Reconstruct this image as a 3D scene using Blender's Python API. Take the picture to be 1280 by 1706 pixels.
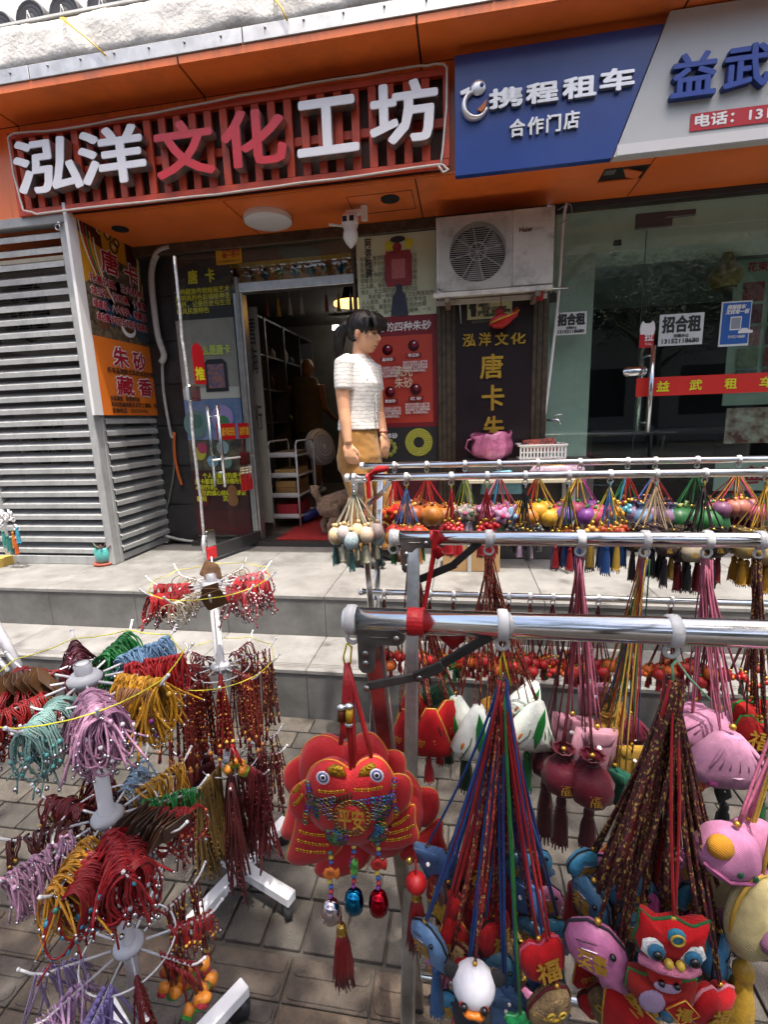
import bpy, bmesh, math, random
from mathutils import Vector, Matrix
random.seed(7)
R_ = math.radians
SC = bpy.context.scene
COL = SC.collection
for o in list(bpy.data.objects): bpy.data.objects.remove(o)
# ------------------------------------------------------------------ camera
YAW, PIT, ROL, FPX, CH = R_(-9.527), R_(10.924), R_(1.904), 796.1, 1.40
CP = Vector((0, 0, CH))
fwd = Vector((math.sin(YAW)*math.cos(PIT), math.cos(YAW)*math.cos(PIT), -math.sin(PIT)))
rgt0 = Vector((math.cos(YAW), -math.sin(YAW), 0)); dwn0 = fwd.cross(rgt0)
rgt = rgt0*math.cos(ROL)+dwn0*math.sin(ROL); dwn = -rgt0*math.sin(ROL)+dwn0*math.cos(ROL)
cam = bpy.data.cameras.new('camera'); camo = bpy.data.objects.new('camera', cam); COL.objects.link(camo)
camo.matrix_world = Matrix(((rgt.x, -dwn.x, -fwd.x, CP.x), (rgt.y, -dwn.y, -fwd.y, CP.y), (rgt.z, -dwn.z, -fwd.z, CP.z), (0, 0, 0, 1)))
cam.sensor_fit = 'VERTICAL'; cam.sensor_height = 24; cam.lens = 24*FPX/1706.0
cam.clip_start = .02; cam.clip_end = 400; SC.camera = camo
# ------------------------------------------------------------------ light
SUN = Vector((.13, -.22, 1)).normalized()
w = bpy.data.worlds.new('World'); SC.world = w; w.use_nodes = True
nt = w.node_tree; nt.nodes.clear()
sky = nt.nodes.new('ShaderNodeTexSky'); sky.sky_type = 'NISHITA'; sky.sun_disc = False
sky.sun_elevation = math.asin(SUN.z); sky.sun_rotation = math.atan2(SUN.x, SUN.y)
sky.dust_density = 6.0; sky.ozone_density = .3; sky.air_density = .8
bg = nt.nodes.new('ShaderNodeBackground'); bg.inputs[1].default_value = .15
wo = nt.nodes.new('ShaderNodeOutputWorld'); nt.links.new(sky.outputs[0], bg.inputs[0]); nt.links.new(bg.outputs[0], wo.inputs[0])
sl = bpy.data.lights.new('sun', 'SUN'); sl.energy = 2.05; sl.angle = R_(.6); sl.color = (1, .95, .87)
so = bpy.data.objects.new('sun', sl); COL.objects.link(so)
so.rotation_euler = SUN.to_track_quat('Z', 'Y').to_euler(); so.location = (3, -3, 12)
vs = SC.view_settings; vs.view_transform = 'Standard'; vs.look = 'None'; vs.exposure = 1.68; vs.gamma = 1
SC.cycles.max_bounces = 5; SC.cycles.transparent_max_bounces = 16; SC.cycles.caustics_reflective = False; SC.cycles.caustics_refractive = False
SC.cycles.sample_clamp_indirect = 6
# ------------------------------------------------------------------ helpers
def ray(x, y): return rgt*((x-640)/FPX)+dwn*((y-853)/FPX)+fwd
def PY(x, y, Y): d = ray(x, y); return CP+d*(Y/d.y)
def PZ(x, y, Z): d = ray(x, y); return CP+d*((Z-CH)/d.z)
def PX(x, y, X): d = ray(x, y); return CP+d*(X/d.x)
V = Vector
EX, EY, EZ = V((1, 0, 0)), V((0, 1, 0)), V((0, 0, 1))
MATS = {}
def S(h):
    h = h.lstrip('#'); c = [int(h[i:i+2], 16)/255 for i in (0, 2, 4)]
    return tuple((v/12.92 if v <= .04045 else ((v+.055)/1.055)**2.4) for v in c)
def mat(name, col, rough=.6, metal=0., var=.0, scale=8., bump=.0, bscale=60., spec=.5, emit=None, sheen=0., coat=0., col2=None, dirt=0., streak=0.):
    if name in MATS: return MATS[name]
    m = bpy.data.materials.new(name); m.use_nodes = True; t = m.node_tree; b = t.nodes['Principled BSDF']
    if isinstance(col, str): col = S(col)
    if isinstance(col2, str): col2 = S(col2)
    b.inputs['Base Color'].default_value = (*col, 1); b.inputs['Roughness'].default_value = rough; b.inputs['Metallic'].default_value = metal
    b.inputs['Specular IOR Level'].default_value = spec
    if sheen: b.inputs['Sheen Weight'].default_value = sheen
    if coat: b.inputs['Coat Weight'].default_value = coat; b.inputs['Coat Roughness'].default_value = .15
    if emit: b.inputs['Emission Color'].default_value = (*emit[0], 1); b.inputs['Emission Strength'].default_value = emit[1]
    L = t.links.new; N = t.nodes.new
    if var or bump or col2 or dirt:
        tc = N('ShaderNodeTexCoord')
    if var or col2:
        n = N('ShaderNodeTexNoise'); n.inputs['Scale'].default_value = scale; n.inputs['Detail'].default_value = 3; n.inputs['Roughness'].default_value = .65
        L(tc.outputs['Object'], n.inputs['Vector'])
        r = N('ShaderNodeValToRGB'); r.color_ramp.elements[0].position = .34; r.color_ramp.elements[1].position = .66
        c2 = col2 or tuple(min(1, c*(1+var)) for c in col); c1 = col if col2 else tuple(c*(1-var) for c in col)
        r.color_ramp.elements[0].color = (*c1, 1); r.color_ramp.elements[1].color = (*c2, 1)
        L(n.outputs['Fac'], r.inputs['Fac']); out = r.outputs['Color']
        if dirt:
            n3 = N('ShaderNodeTexNoise'); n3.inputs['Scale'].default_value = scale*.35; n3.inputs['Detail'].default_value = 5; n3.inputs['Roughness'].default_value = .75
            mp3 = N('ShaderNodeMapping'); mp3.inputs['Scale'].default_value = (1+streak*5, 1+streak*5, 1-.75*min(1, streak)); L(tc.outputs['Object'], mp3.inputs['Vector']); L(mp3.outputs['Vector'], n3.inputs['Vector'])
            r3 = N('ShaderNodeMapRange'); r3.inputs['From Min'].default_value = .5; r3.inputs['From Max'].default_value = .72; r3.inputs['To Max'].default_value = dirt
            L(n3.outputs['Fac'], r3.inputs['Value'])
            mx = N('ShaderNodeMix'); mx.data_type = 'RGBA'; L(r3.outputs['Result'], mx.inputs['Factor']); L(out, mx.inputs['A']); mx.inputs['B'].default_value = (.05, .045, .04, 1)
            out = mx.outputs['Result']
        L(out, b.inputs['Base Color'])
        if metal < .5:
            rr = N('ShaderNodeMapRange'); rr.inputs['To Min'].default_value = max(.02, rough-.1); rr.inputs['To Max'].default_value = min(1, rough+.12)
            L(n.outputs['Fac'], rr.inputs['Value']); L(rr.outputs['Result'], b.inputs['Roughness'])
    if bump:
        if bscale:
            n2 = N('ShaderNodeTexNoise'); n2.inputs['Scale'].default_value = bscale; n2.inputs['Detail'].default_value = 3
        else:      # embroidery: fine stitched rows
            n2 = N('ShaderNodeTexWave'); n2.bands_direction = 'DIAGONAL'; n2.inputs['Scale'].default_value = 210; n2.inputs['Distortion'].default_value = 2.5; n2.inputs['Detail'].default_value = 2; n2.inputs['Detail Scale'].default_value = .6
        L(tc.outputs['Object'], n2.inputs['Vector'])
        bp = N('ShaderNodeBump'); bp.inputs['Strength'].default_value = bump; bp.inputs['Distance'].default_value = .004 if bscale else .0007
        L(n2.outputs['Fac'], bp.inputs['Height']); L(bp.outputs['Normal'], b.inputs['Normal'])
    MATS[name] = m; return m
def glassmat(name, tint=(.82, .9, .87), ior=1.5, rough=.0, boost=1.0):
    m = bpy.data.materials.new(name); m.use_nodes = True; t = m.node_tree; t.nodes.clear(); N = t.nodes.new; L = t.links.new
    o = N('ShaderNodeOutputMaterial'); tr = N('ShaderNodeBsdfTransparent'); tr.inputs[0].default_value = (*tint, 1)
    g = N('ShaderNodeBsdfGlossy'); g.inputs['Roughness'].default_value = rough; fr = N('ShaderNodeFresnel'); ge = N('ShaderNodeNewGeometry'); im = N('ShaderNodeMix'); im.data_type = 'FLOAT'; im.inputs['A'].default_value = ior; im.inputs['B'].default_value = 1/ior; L(ge.outputs['Backfacing'], im.inputs['Factor']); L(im.outputs['Result'], fr.inputs[0])
    mu = N('ShaderNodeMath'); mu.operation = 'MULTIPLY'; mu.inputs[1].default_value = boost; mu.use_clamp = True
    mx = N('ShaderNodeMixShader'); L(fr.outputs[0], mu.inputs[0]); L(mu.outputs[0], mx.inputs[0]); L(tr.outputs[0], mx.inputs[1]); L(g.outputs[0], mx.inputs[2]); L(mx.outputs[0], o.inputs[0])
    MATS[name] = m; return m
def DK(h): c = S(h); return tuple(v*.68 for v in c)      # dyed fabric is darker than it looks in daylight
def cloth(h, var=.2): return mat('cloth_'+h, DK(h), .85, var=var, scale=45, bump=.5, bscale=0, sheen=.06, spec=.2)
def satin(h): return mat('satin_'+h, DK(h), .42, var=.18, scale=60, bump=.2, bscale=300, sheen=.05, spec=.4)
def gloss(h, r=.22): return mat('gloss_'+h, h, r, spec=.6)
def chrome(h, r=.12): return mat('chrome_'+h, h, r, metal=1.)
def braid(h1, h2, h3):
    nm = 'braid_'+h1+h2+h3
    if nm in MATS: return MATS[nm]
    m = bpy.data.materials.new(nm); m.use_nodes = True; t = m.node_tree; b = t.nodes['Principled BSDF']; N = t.nodes.new; L = t.links.new
    tc = N('ShaderNodeTexCoord'); v = N('ShaderNodeTexVoronoi'); v.inputs['Scale'].default_value = 640
    mp = N('ShaderNodeMapping'); mp.inputs['Scale'].default_value = (1, 1, .55); L(tc.outputs['Object'], mp.inputs['Vector']); L(mp.outputs['Vector'], v.inputs['Vector'])
    s = N('ShaderNodeSeparateColor'); L(v.outputs['Color'], s.inputs[0]); r = N('ShaderNodeValToRGB'); r.color_ramp.interpolation = 'CONSTANT'
    e = r.color_ramp.elements; e[0].color = (*DK(h1), 1); e[1].position = .5; e[1].color = (*DK(h2), 1); q = e.new(.85); q.color = (*DK(h3), 1)
    L(s.outputs[0], r.inputs[0]); L(r.outputs[0], b.inputs['Base Color']); b.inputs['Roughness'].default_value = .75
    bp = N('ShaderNodeBump'); bp.inputs['Strength'].default_value = .6; bp.inputs['Distance'].default_value = .001; L(v.outputs['Distance'], bp.inputs['Height']); L(bp.outputs[0], b.inputs['Normal'])
    MATS[nm] = m; return m

class MB:
    def __init__(s): s.v = []; s.f = []; s.m = []; s.k = 0
    def add(s, vs, fs):
        n = len(s.v); s.v += [tuple(p) for p in vs]
        for f in fs: s.f.append(tuple(i+n for i in f)); s.m.append(s.k)
        return s
    def box(s, c, d, M=None):
        hx, hy, hz = d[0]/2, d[1]/2, d[2]/2; vs = []
        for x, y, z in ((-1, -1, -1), (1, -1, -1), (1, 1, -1), (-1, 1, -1), (-1, -1, 1), (1, -1, 1), (1, 1, 1), (-1, 1, 1)):
            p = V((x*hx, y*hy, z*hz)); p = (M @ p) if M else p; vs.append(p+V(c))
        return s.add(vs, ((0, 3, 2, 1), (4, 5, 6, 7), (0, 1, 5, 4), (1, 2, 6, 5), (2, 3, 7, 6), (3, 0, 4, 7)))
    def b2(s, a, b):
        a, b = V(a), V(b); return s.box((a+b)/2, [abs(b[i]-a[i]) for i in range(3)])
    def bbox(s, c, d, bev=.004, M=None):   # box with bevelled long edges
        bm = bmesh.new(); bmesh.ops.create_cube(bm, size=1)
        for v in bm.verts: v.co = V((v.co.x*d[0], v.co.y*d[1], v.co.z*d[2]))
        bmesh.ops.bevel(bm, geom=bm.edges[:], offset=min(bev, min(d)*.45), segments=1, affect='EDGES', profile=.5)
        bm.verts.index_update(); vs = [((M @ v.co) if M else v.co)+V(c) for v in bm.verts]; fs = [[v.index for v in f.verts] for f in bm.faces]; bm.free()
        return s.add(vs, fs)
    def tube(s, pts, r, n=6, cap=True, closed=False, sq=1.):
        pts = [V(p) for p in pts]; k = len(pts)
        if k < 2: return s
        rs = r if isinstance(r, (list, tuple)) else [r]*k
        up = None; vs = []; fs = []
        for i, p in enumerate(pts):
            if closed: t = pts[(i+1) % k]-pts[i-1]
            else: t = pts[min(i+1, k-1)]-pts[max(i-1, 0)]
            t = t.normalized() if t.length > 1e-9 else EZ.copy()
            if up is None:
                up = t.cross(EZ) if abs(t.z) < .9 else t.cross(EX)
                up.normalize()
            up = up-t*up.dot(t)
            up = up.normalized() if up.length > 1e-6 else t.orthogonal().normalized()
            bi = t.cross(up)
            for j in range(n):
                a = 2*math.pi*j/n; vs.append(p+(up*math.cos(a)+bi*(math.sin(a)*sq))*rs[i])
        for i in range(k if closed else k-1):
            a, b = i*n, ((i+1) % k)*n
            for j in range(n): fs.append((a+j, a+(j+1) % n, b+(j+1) % n, b+j))
        if cap and not closed: fs.append(tuple(reversed(range(n)))); fs.append(tuple(range((k-1)*n, k*n)))
        return s.add(vs, fs)
    def cyl(s, a, b, r, n=12, r2=None): return s.tube([a, b], [r, r if r2 is None else r2], n)
    def ell(s, c, r, nu=10, nv=6, M=None):
        if not isinstance(r, (tuple, list)): r = (r, r, r)
        c = V(c); vs = []; fs = []
        def P(p): p = V(p); return ((M @ p) if M else p)+c
        vs.append(P((0, 0, r[2])))
        for i in range(1, nv):
            t = math.pi*i/nv
            for j in range(nu):
                a = 2*math.pi*j/nu; vs.append(P((r[0]*math.sin(t)*math.cos(a), r[1]*math.sin(t)*math.sin(a), r[2]*math.cos(t))))
        vs.append(P((0, 0, -r[2]))); L = len(vs)-1
        for j in range(nu):
            fs.append((0, 1+j, 1+(j+1) % nu)); b = 1+(nv-2)*nu; fs.append((L, b+(j+1) % nu, b+j))
        for i in range(nv-2):
            for j in range(nu): a = 1+i*nu; fs.append((a+j, a+nu+j, a+nu+(j+1) % nu, a+(j+1) % nu))
        return s.add(vs, fs)
    def lathe(s, c, prof, n=14, M=None, flute=0, fd=0.):
        c = V(c); vs = []; fs = []
        for r, z in prof:
            for j in range(n):
                a = 2*math.pi*j/n; q = r*(1+fd*math.cos(flute*a)) if flute else r
                p = V((q*math.cos(a), q*math.sin(a), z)); vs.append(((M @ p) if M else p)+c)
        for i in range(len(prof)-1):
            for j in range(n): a = i*n; fs.append((a+j, a+(j+1) % n, a+n+(j+1) % n, a+n+j))
        return s.add(vs, fs)
    def puff(s, out, d, O, U, W, N=None, rings=3, d2=None):     # stuffed cushion from a 2D outline
        U, W = V(U), V(W); N = V(N) if N else U.cross(W); O = V(O); n = len(out)
        cx = sum(p[0] for p in out)/n; cy = sum(p[1] for p in out)/n; vs = []; fs = []; d2 = d if d2 is None else d2
        def ringset(sg, dd):
            idx = []
            for k in range(0 if sg > 0 else 1, rings+1):
                t = k/(rings+.35)*math.pi/2; sc, hh = math.cos(t)**.8, math.sin(t)**.75*dd*sg
                idx.append(len(vs))
                for x, y in out: vs.append(O+U*(cx+(x-cx)*sc)+W*(cy+(y-cy)*sc)+N*hh)
            vs.append(O+U*cx+W*cy+N*(dd*sg)); return idx, len(vs)-1
        fi, fc = ringset(1, d); bi, bc = ringset(-1, d2); bi = [fi[0]]+bi
        for ids, c, fl in ((fi, fc, 0), (bi, bc, 1)):
            for k in range(len(ids)-1):
                for j in range(n):
                    q = (ids[k]+j, ids[k]+(j+1) % n, ids[k+1]+(j+1) % n, ids[k+1]+j); fs.append(q[::-1] if fl else q)
            for j in range(n):
                q = (ids[-1]+j, ids[-1]+(j+1) % n, c); fs.append(q[::-1] if fl else q)
        return s.add(vs, fs)
    def plate(s, out, t, O, U, W, N=None):
        U, W = V(U), V(W); N = V(N) if N else U.cross(W); O = V(O); n = len(out)
        vs = [O+U*x+W*y+N*t for x, y in out]+[O+U*x+W*y for x, y in out]
        fs = [tuple(range(n)), tuple(reversed(range(n, 2*n)))]+[((i+1) % n, i, i+n, (i+1) % n+n) for i in range(n)]
        return s.add(vs, fs)
    def torus(s, c, Rr, r, A=EX, B=EZ, n=16, m=6):
        return s.tube([V(c)+V(A)*(Rr*math.cos(2*math.pi*i/n))+V(B)*(Rr*math.sin(2*math.pi*i/n)) for i in range(n)], r, m, closed=True)
    def tassel(s, p, L, r, n=14, flare=1.0):
        p = V(p); s.ell(p-EZ*(r*.8), (r*.75, r*.75, r*1.0), 8, 5)
        pr = [(r*.55, -r*1.3), (r*.62, -r*1.7), (r*.9*flare, -L*.45), (r*1.05*flare, -L*.9)]
        a0 = random.random()*6
        s.lathe(p, pr, n, flute=n//2, fd=.12)
        for j in range(n):
            a = a0+2*math.pi*j/n; rr = r*1.0*flare; q = p+V((rr*math.cos(a), rr*math.sin(a), -L*.86))
            e = p+V((rr*1.12*math.cos(a), rr*1.12*math.sin(a), -L*random.uniform(.94, 1.04)))
            s.tube([q, e], [r*.2, r*.1], 3)
        return s
    def build(s, name, mats, parent=None, smooth=True, kind=None, label=None):
        me = bpy.data.meshes.new(name); me.from_pydata(s.v, [], s.f); me.validate()
        if not isinstance(mats, (list, tuple)): mats = [mats]
        for m in mats: me.materials.append(m)
        if len(mats) > 1 and len(me.polygons) == len(s.m): me.polygons.foreach_set('material_index', s.m)
        if smooth: me.polygons.foreach_set('use_smooth', [True]*len(me.polygons))
        return link(name, me, parent, kind, label)
def link(name, me, parent=None, kind=None, label=None):
    o = bpy.data.objects.new(name, me); COL.objects.link(o)
    if parent is not None:
        o.parent = parent; o.matrix_parent_inverse = WM(parent).inverted()
    if kind: o['kind'] = kind
    if label: o['label'] = label
    return o
WMC = {}
def WM(o): return WMC.get(o.name, Matrix.Identity(4))
def thing(name, label, cat, loc=(0, 0, 0), group=None, kind=None):
    o = bpy.data.objects.new(name, None); COL.objects.link(o); o.location = loc; o.empty_display_size = .05
    WMC[o.name] = Matrix.Translation(V(loc)); o['label'] = label
    if kind: o['kind'] = kind
    else: o['category'] = cat
    if group: o['group'] = group
    return o
def tag(o, label, cat, group=None):
    o['label'] = label; o['category'] = cat
    if group: o['group'] = group
    return o
def struct(name): o = bpy.data.objects.new(name, None); COL.objects.link(o); o['kind'] = 'structure'; return o
def bx(name, a, b, m, parent, smooth=False, bev=0):
    mb = MB()
    if bev:
        a, b = V(a), V(b); mb.bbox((a+b)/2, [abs(b[i]-a[i]) for i in range(3)], bev)
    else: mb.b2(a, b)
    return mb.build(name, m, parent, smooth)
# ---- lettering: font outlines turned into mesh
TXC = {}
def textmesh(body, ext=0., align='LEFT', lsp=1.):
    key = (body, ext, align, lsp)
    if key in TXC: return TXC[key]
    c = bpy.data.curves.new('txt', 'FONT'); c.body = body; c.size = 1; c.extrude = ext; c.resolution_u = 2; c.align_x = align; c.space_line = lsp
    o = bpy.data.objects.new('txt', c); COL.objects.link(o)
    me = bpy.data.meshes.new_from_object(o); vs = [v.co.copy() for v in me.vertices]; fs = [tuple(p.vertices) for p in me.polygons]
    bpy.data.objects.remove(o); bpy.data.curves.remove(c); bpy.data.meshes.remove(me)
    x0 = min(v.x for v in vs); x1 = max(v.x for v in vs); y0 = min(v.y for v in vs); y1 = max(v.y for v in vs)
    TXC[key] = (vs, fs, x0, x1, y0, y1); return TXC[key]
def letter(body, O, U, W, wd, ht, m, parent, name='lettering', depth=.0, bold=.0, off=.0006, align='LEFT', lsp=1., skew=0.):
    """fill the rectangle with corner O and sides U*wd, W*ht with the text"""
    U, W = V(U).normalized(), V(W).normalized(); N = U.cross(W); O = V(O)
    vs, fs, x0, x1, y0, y1 = textmesh(body, .5 if depth else 0., align, lsp); sx = wd/max(1e-6, x1-x0); sy = ht/max(1e-6, y1-y0)
    mb = MB(); offs = [(0, 0)]
    if bold:
        b = bold; offs += [(b, 0), (-b, 0), (0, b), (0, -b), (b*.7, b*.7), (-b*.7, b*.7)]
    for i, (a, c) in enumerate(offs):
        mb.add([O+U*((v.x-x0)*sx+a+skew*(v.y-y0)*sy)+W*((v.y-y0)*sy+c)+N*(off+i*.00025+((v.z+.5)*depth if depth else 0)) for v in vs], fs)
    return mb.build(name, m, parent, False)
TREES = ((.9, -1.25, 1.0, .3, 'leafy street tree nearest the stall behind the viewer'), (-2.2, -1.9, 1.0, 1.4, 'leafy street tree left behind the viewer'), (5.2, -2.6, 1.1, 2.2, 'leafy street tree right behind the viewer'), (-9, -3.2, 1.1, .9, 'leafy street tree far left behind the viewer'), (-6, -15.5, 1.3, 2.9, 'leafy tree across the street, left'), (1, -15, 1.35, 4.1, 'leafy tree across the street, middle'), (8, -15.5, 1.3, 5.2, 'leafy tree across the street, right'), (11, -3.4, 1.1, 3.6, 'leafy street tree far right behind the viewer'))
# ================================================================== materials of the place
ORANGE = mat('orange_panel', '#f27c36', .38, var=.06, scale=3, bump=.05, bscale=15, dirt=.5, streak=1, coat=.25)
SOFF = mat('orange_soffit', '#f07a38', .34, var=.07, scale=3, bump=.06, bscale=12, dirt=.35, coat=.3)
BLACK = mat('black_gap', (.008, .008, .008), .8)
DARK = mat('dark_interior', (.03, .03, .033), .8, var=.3)
ALU = mat('aluminium_strip', (.5, .5, .49), .5, metal=.75, var=.15, scale=12)
GREYP = mat('grey_painted_metal', (.34, .35, .345), .42, var=.12, scale=7, dirt=.35, streak=.4)
CONC = mat('rough_concrete', (.66, .64, .6), .95, var=.12, scale=9, bump=.9, bscale=60, dirt=.45)
PEB = mat('pebble_dash_wall', (.62, .62, .62), .95, var=.25, scale=120, bump=1, bscale=150)
def tilemat(name, c1, c2, sc):
    return mat(name, c1, .55, scale=sc, col2=c2, bump=.15, bscale=90, dirt=.55)
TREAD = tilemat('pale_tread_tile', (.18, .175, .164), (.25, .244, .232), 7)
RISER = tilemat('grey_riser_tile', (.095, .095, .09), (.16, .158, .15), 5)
BROWN = mat('bronze_frame', (.075, .055, .035), .45, metal=.4, var=.35, scale=20)
STEEL = chrome('c9ccce', .16)
WHITE = mat('white_plastic', (.72, .72, .7), .4)
GLASS = glassmat('clear_pane', (.86, .92, .9), 1.5, boost=1.25)
GLASSG = glassmat('green_pane', (.88, .95, .91), 1.5, boost=.9)
GLASSD = glassmat('door_pane', (.9, .94, .93), 1.5, boost=1.0)
WOODRED = mat('red_brown_slat', '#c4482c', .5, var=.18, scale=10, dirt=.2)
W = 3.42
# ================================================================== ground
g = bx('ground', (-90, -90, -.6), (90, 90, -.014), mat('paving_dirt', (.05, .043, .036), .95, var=.35, scale=6, bump=.6, bscale=80), None); g['kind'] = 'structure'
pv = struct('pavement')
SLAB = [mat('grey_paver_%d' % i, c, .8, var=.3, scale=16, bump=.8, bscale=220, dirt=.5) for i, c in enumerate(((.056, .048, .039), (.07, .06, .048), (.047, .042, .035)))]
BRK = [mat('brick_paver_%d' % i, c, .85, var=.35, scale=18, bump=.9, bscale=220, dirt=.5) for i, c in enumerate(((.08, .056, .038), (.062, .047, .035), (.055, .047, .04)))]
cache = {}
def slabmesh(wx, wy, mm, key):
    k = (round(wx, 3), round(wy, 3), key)
    if k not in cache:
        b = MB(); b.bbox((0, 0, -.02), (wx, wy, .04), .002); me = bpy.data.meshes.new('slab'); me.from_pydata(b.v, [], b.f); me.materials.append(mm); cache[k] = me
    return cache[k]
def put(name, me, loc, parent, rot=0):
    o = bpy.data.objects.new(name, me); COL.objects.link(o); o.parent = parent; o.location = loc; o.rotation_euler = (random.uniform(-.004, .004), random.uniform(-.004, .004), rot); return o
y = 1.985
row = 0
while y > 1.13:
    h = .107; x = -2.6+(.1 if row % 2 else 0)
    while x < 1.9:
        wx = random.choice((.2, .2, .15)); i = random.randrange(3)
        put('paving_slab', slabmesh(wx-.007, h-.007, SLAB[i], i), (x+wx/2, y-h/2, random.uniform(-.003, .001)), pv); x += wx
    y -= h; row += 1
x = -2.6
while x < 1.9:
    put('paving_slab', slabmesh(.105, y-.985-.008, SLAB[random.randrange(3)], 'b%d' % random.randrange(3)), (x+.057, (y+.985)/2, random.uniform(-.003, .001)), pv); x += .114
def brickmesh(i):
    k = ('br', i)
    if k in cache: return cache[k]
    b = MB(); b.bbox((0, 0, -.021), (.2215, .1025, .03), .002)
    for sy in (-.026, .026):
        out = []
        for cx, cy, a0 in ((.088, .004, 0), (-.088, .004, 90), (-.088, -.004, 180), (.088, -.004, 270)):
            for q in range(4): a = R_(a0+q*30); out.append((cx+.016*math.cos(a), cy+.016*math.sin(a)))
        top = [(p[0]*.985, p[1]*.94) for p in out]; n = len(out)
        b.add([(p[0], p[1]+sy, -.007) for p in out]+[(p[0], p[1]+sy, -.0025) for p in top], [tuple(range(n, 2*n))]+[(q, (q+1) % n, (q+1) % n+n, q+n) for q in range(n)])
    me = bpy.data.meshes.new('brick'); me.from_pydata(b.v, [], b.f); me.materials.append(BRK[i]); cache[k] = me; return me
for r in range(8):
    for c in range(-8, 9):
        put('paving_brick', brickmesh(random.choice((0, 0, 1, 2))), (-.5625+.2255*c+(.0 if r % 2 == 0 else .0), .977-.0535-.1055*r, random.uniform(-.002, .001)), pv)
# ================================================================== steps and porch
st = struct('porch_steps')
ZL, ZP, YL, YP = .245, .478, 1.996, 2.354
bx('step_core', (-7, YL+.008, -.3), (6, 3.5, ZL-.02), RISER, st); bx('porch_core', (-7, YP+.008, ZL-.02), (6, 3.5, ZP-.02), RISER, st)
for k in range(-9, 6):
    x0 = -.737+.571*k+.0015; x1 = x0+.568
    for (ya, yb, z, gr) in ((YL-.006, YP, ZL, 1), (YP-.006, 2.93, ZP, 0), (2.933, 3.36, ZP, 0)):
        b = MB(); b.bbox(((x0+x1)/2, (ya+yb)/2, z-.01), (x1-x0, yb-ya-.001, .02), .002)
        b.build('tread_tile', TREAD, st, False)
        if gr:
            for q in range(3): bx('anti_slip_groove', (x0+.002, ya+.03+q*.014, z+.0004), (x1-.002, ya+.033+q*.014, z+.0016), mat('groove_dark', (.16, .15, .14), .9), st)  # grooves drawn as thin strips darker than the tread
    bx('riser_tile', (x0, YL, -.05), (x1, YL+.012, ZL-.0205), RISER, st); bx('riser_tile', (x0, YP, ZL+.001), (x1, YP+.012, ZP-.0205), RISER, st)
# ================================================================== shop building
sb = thing('shop_building', 'single storey shop front with orange canopy panels and rough concrete parapet', 'building', (0, 3.4, .478))
YF, ZS, ZU, YLIP = 2.86, 2.67, 3.193, 2.61
seams = [-5.03, -3.825, -2.62, -1.415, -.2075, 1.0, 2.2, 3.4]
bx('canopy_core', (-5, YLIP+.012, ZU+.012), (3.4, 3.4, 3.28), DARK, sb); bx('canopy_core', (-5, YF+.012, ZS+.012), (3.4, 3.40, ZU+.012), DARK, sb)
for a, c in zip(seams, seams[1:]):
    bx('upper_soffit_panel', (a+.005, YLIP+.002, ZU), (c-.005, YF, ZU+.01), SOFF, sb, bev=.002)
    bx('canopy_lip_panel', (a+.004, YLIP-.008, ZU), (c-.004, YLIP+.002, ZU+.038), ORANGE, sb, bev=.002)
    bx('fascia_panel', (a+.004, YF, ZS), (c-.004, YF+.01, ZU-.001), ORANGE, sb, bev=.002)
s2 = [-5, -3.6, -2.49, -1.367, -.25, .98, 2.1, 3.4]
for i, (a, c) in enumerate(zip(s2, s2[1:])):
    if abs(a-.98) < .01 or abs(c-.98) < .01:
        hx0, hx1, hy0, hy1 = .75, .99, 3.0, 3.16     # the torn-open hatch
        if abs(c-.98) < .01:
            bx('soffit_panel', (a+.004, YF-.01, ZS), (hx0, 3.40, ZS+.008), SOFF, sb); bx('soffit_panel', (hx0, YF-.01, ZS), (c-.004, hy0, ZS+.008), SOFF, sb); bx('soffit_panel', (hx0, hy1, ZS), (c-.004, 3.40, ZS+.008), SOFF, sb)
        else: bx('soffit_panel', (a+.004, YF-.01, ZS), (c-.004, 3.40, ZS+.008), SOFF, sb)
    else: bx('soffit_panel', (a+.004, YF-.01, ZS), (c-.004, 3.40, ZS+.008), SOFF, sb)
b = MB(); b.box((.86, 3.10, ZS+.02), (.2, .1, .006), Matrix.Rotation(.28, 3, 'Y') @ Matrix.Rotation(.12, 3, 'X')); b.build('loose_hatch_flap', SOFF, sb, False)
bx('hatch_back', (.76, 3.0, ZS+.0115), (.98, 3.16, ZS+.0118), BLACK, sb)
for q in range(7): bx('grille_bar', (.7635+q*.008, 3.025, ZS), (.7665+q*.008, 3.075, ZS+.006), GREYP, sb)
# service hatch outline in the soffit near the lamp
h0, h1 = PZ(575, 322, ZS), PZ(690, 352, ZS)
for nm, a, c in (('front', (-.66, 2.99), (-.28, 2.994)), ('back', (-.66, 3.235), (-.28, 3.243)), ('l', (-.664, 2.99), (-.66, 3.24)), ('r', (-.284, 2.99), (-.28, 3.24))):
    bx('hatch_gap', (a[0], a[1], ZS-.0012), (c[0], c[1], ZS+.0012), BLACK, sb)
for (px, py, r) in ((200, 381, .05), (650, 331, .055)):
    p = PZ(px, py, ZS); b = MB(); b.lathe(p, [(r, .001), (r, -.006), (r*.9, -.008), (r*.86, -.002), (.001, -.002)], 28); b.build('downlight', BLACK, sb)
bx('head_frame', (-2.5, 3.385, 2.60), (.52, 3.46, ZS-.001), BROWN, sb, bev=.003); bx('head_frame', (.56, 3.385, 2.635), (3.4, 3.46, ZS-.001), DARK, sb, bev=.003)
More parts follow.
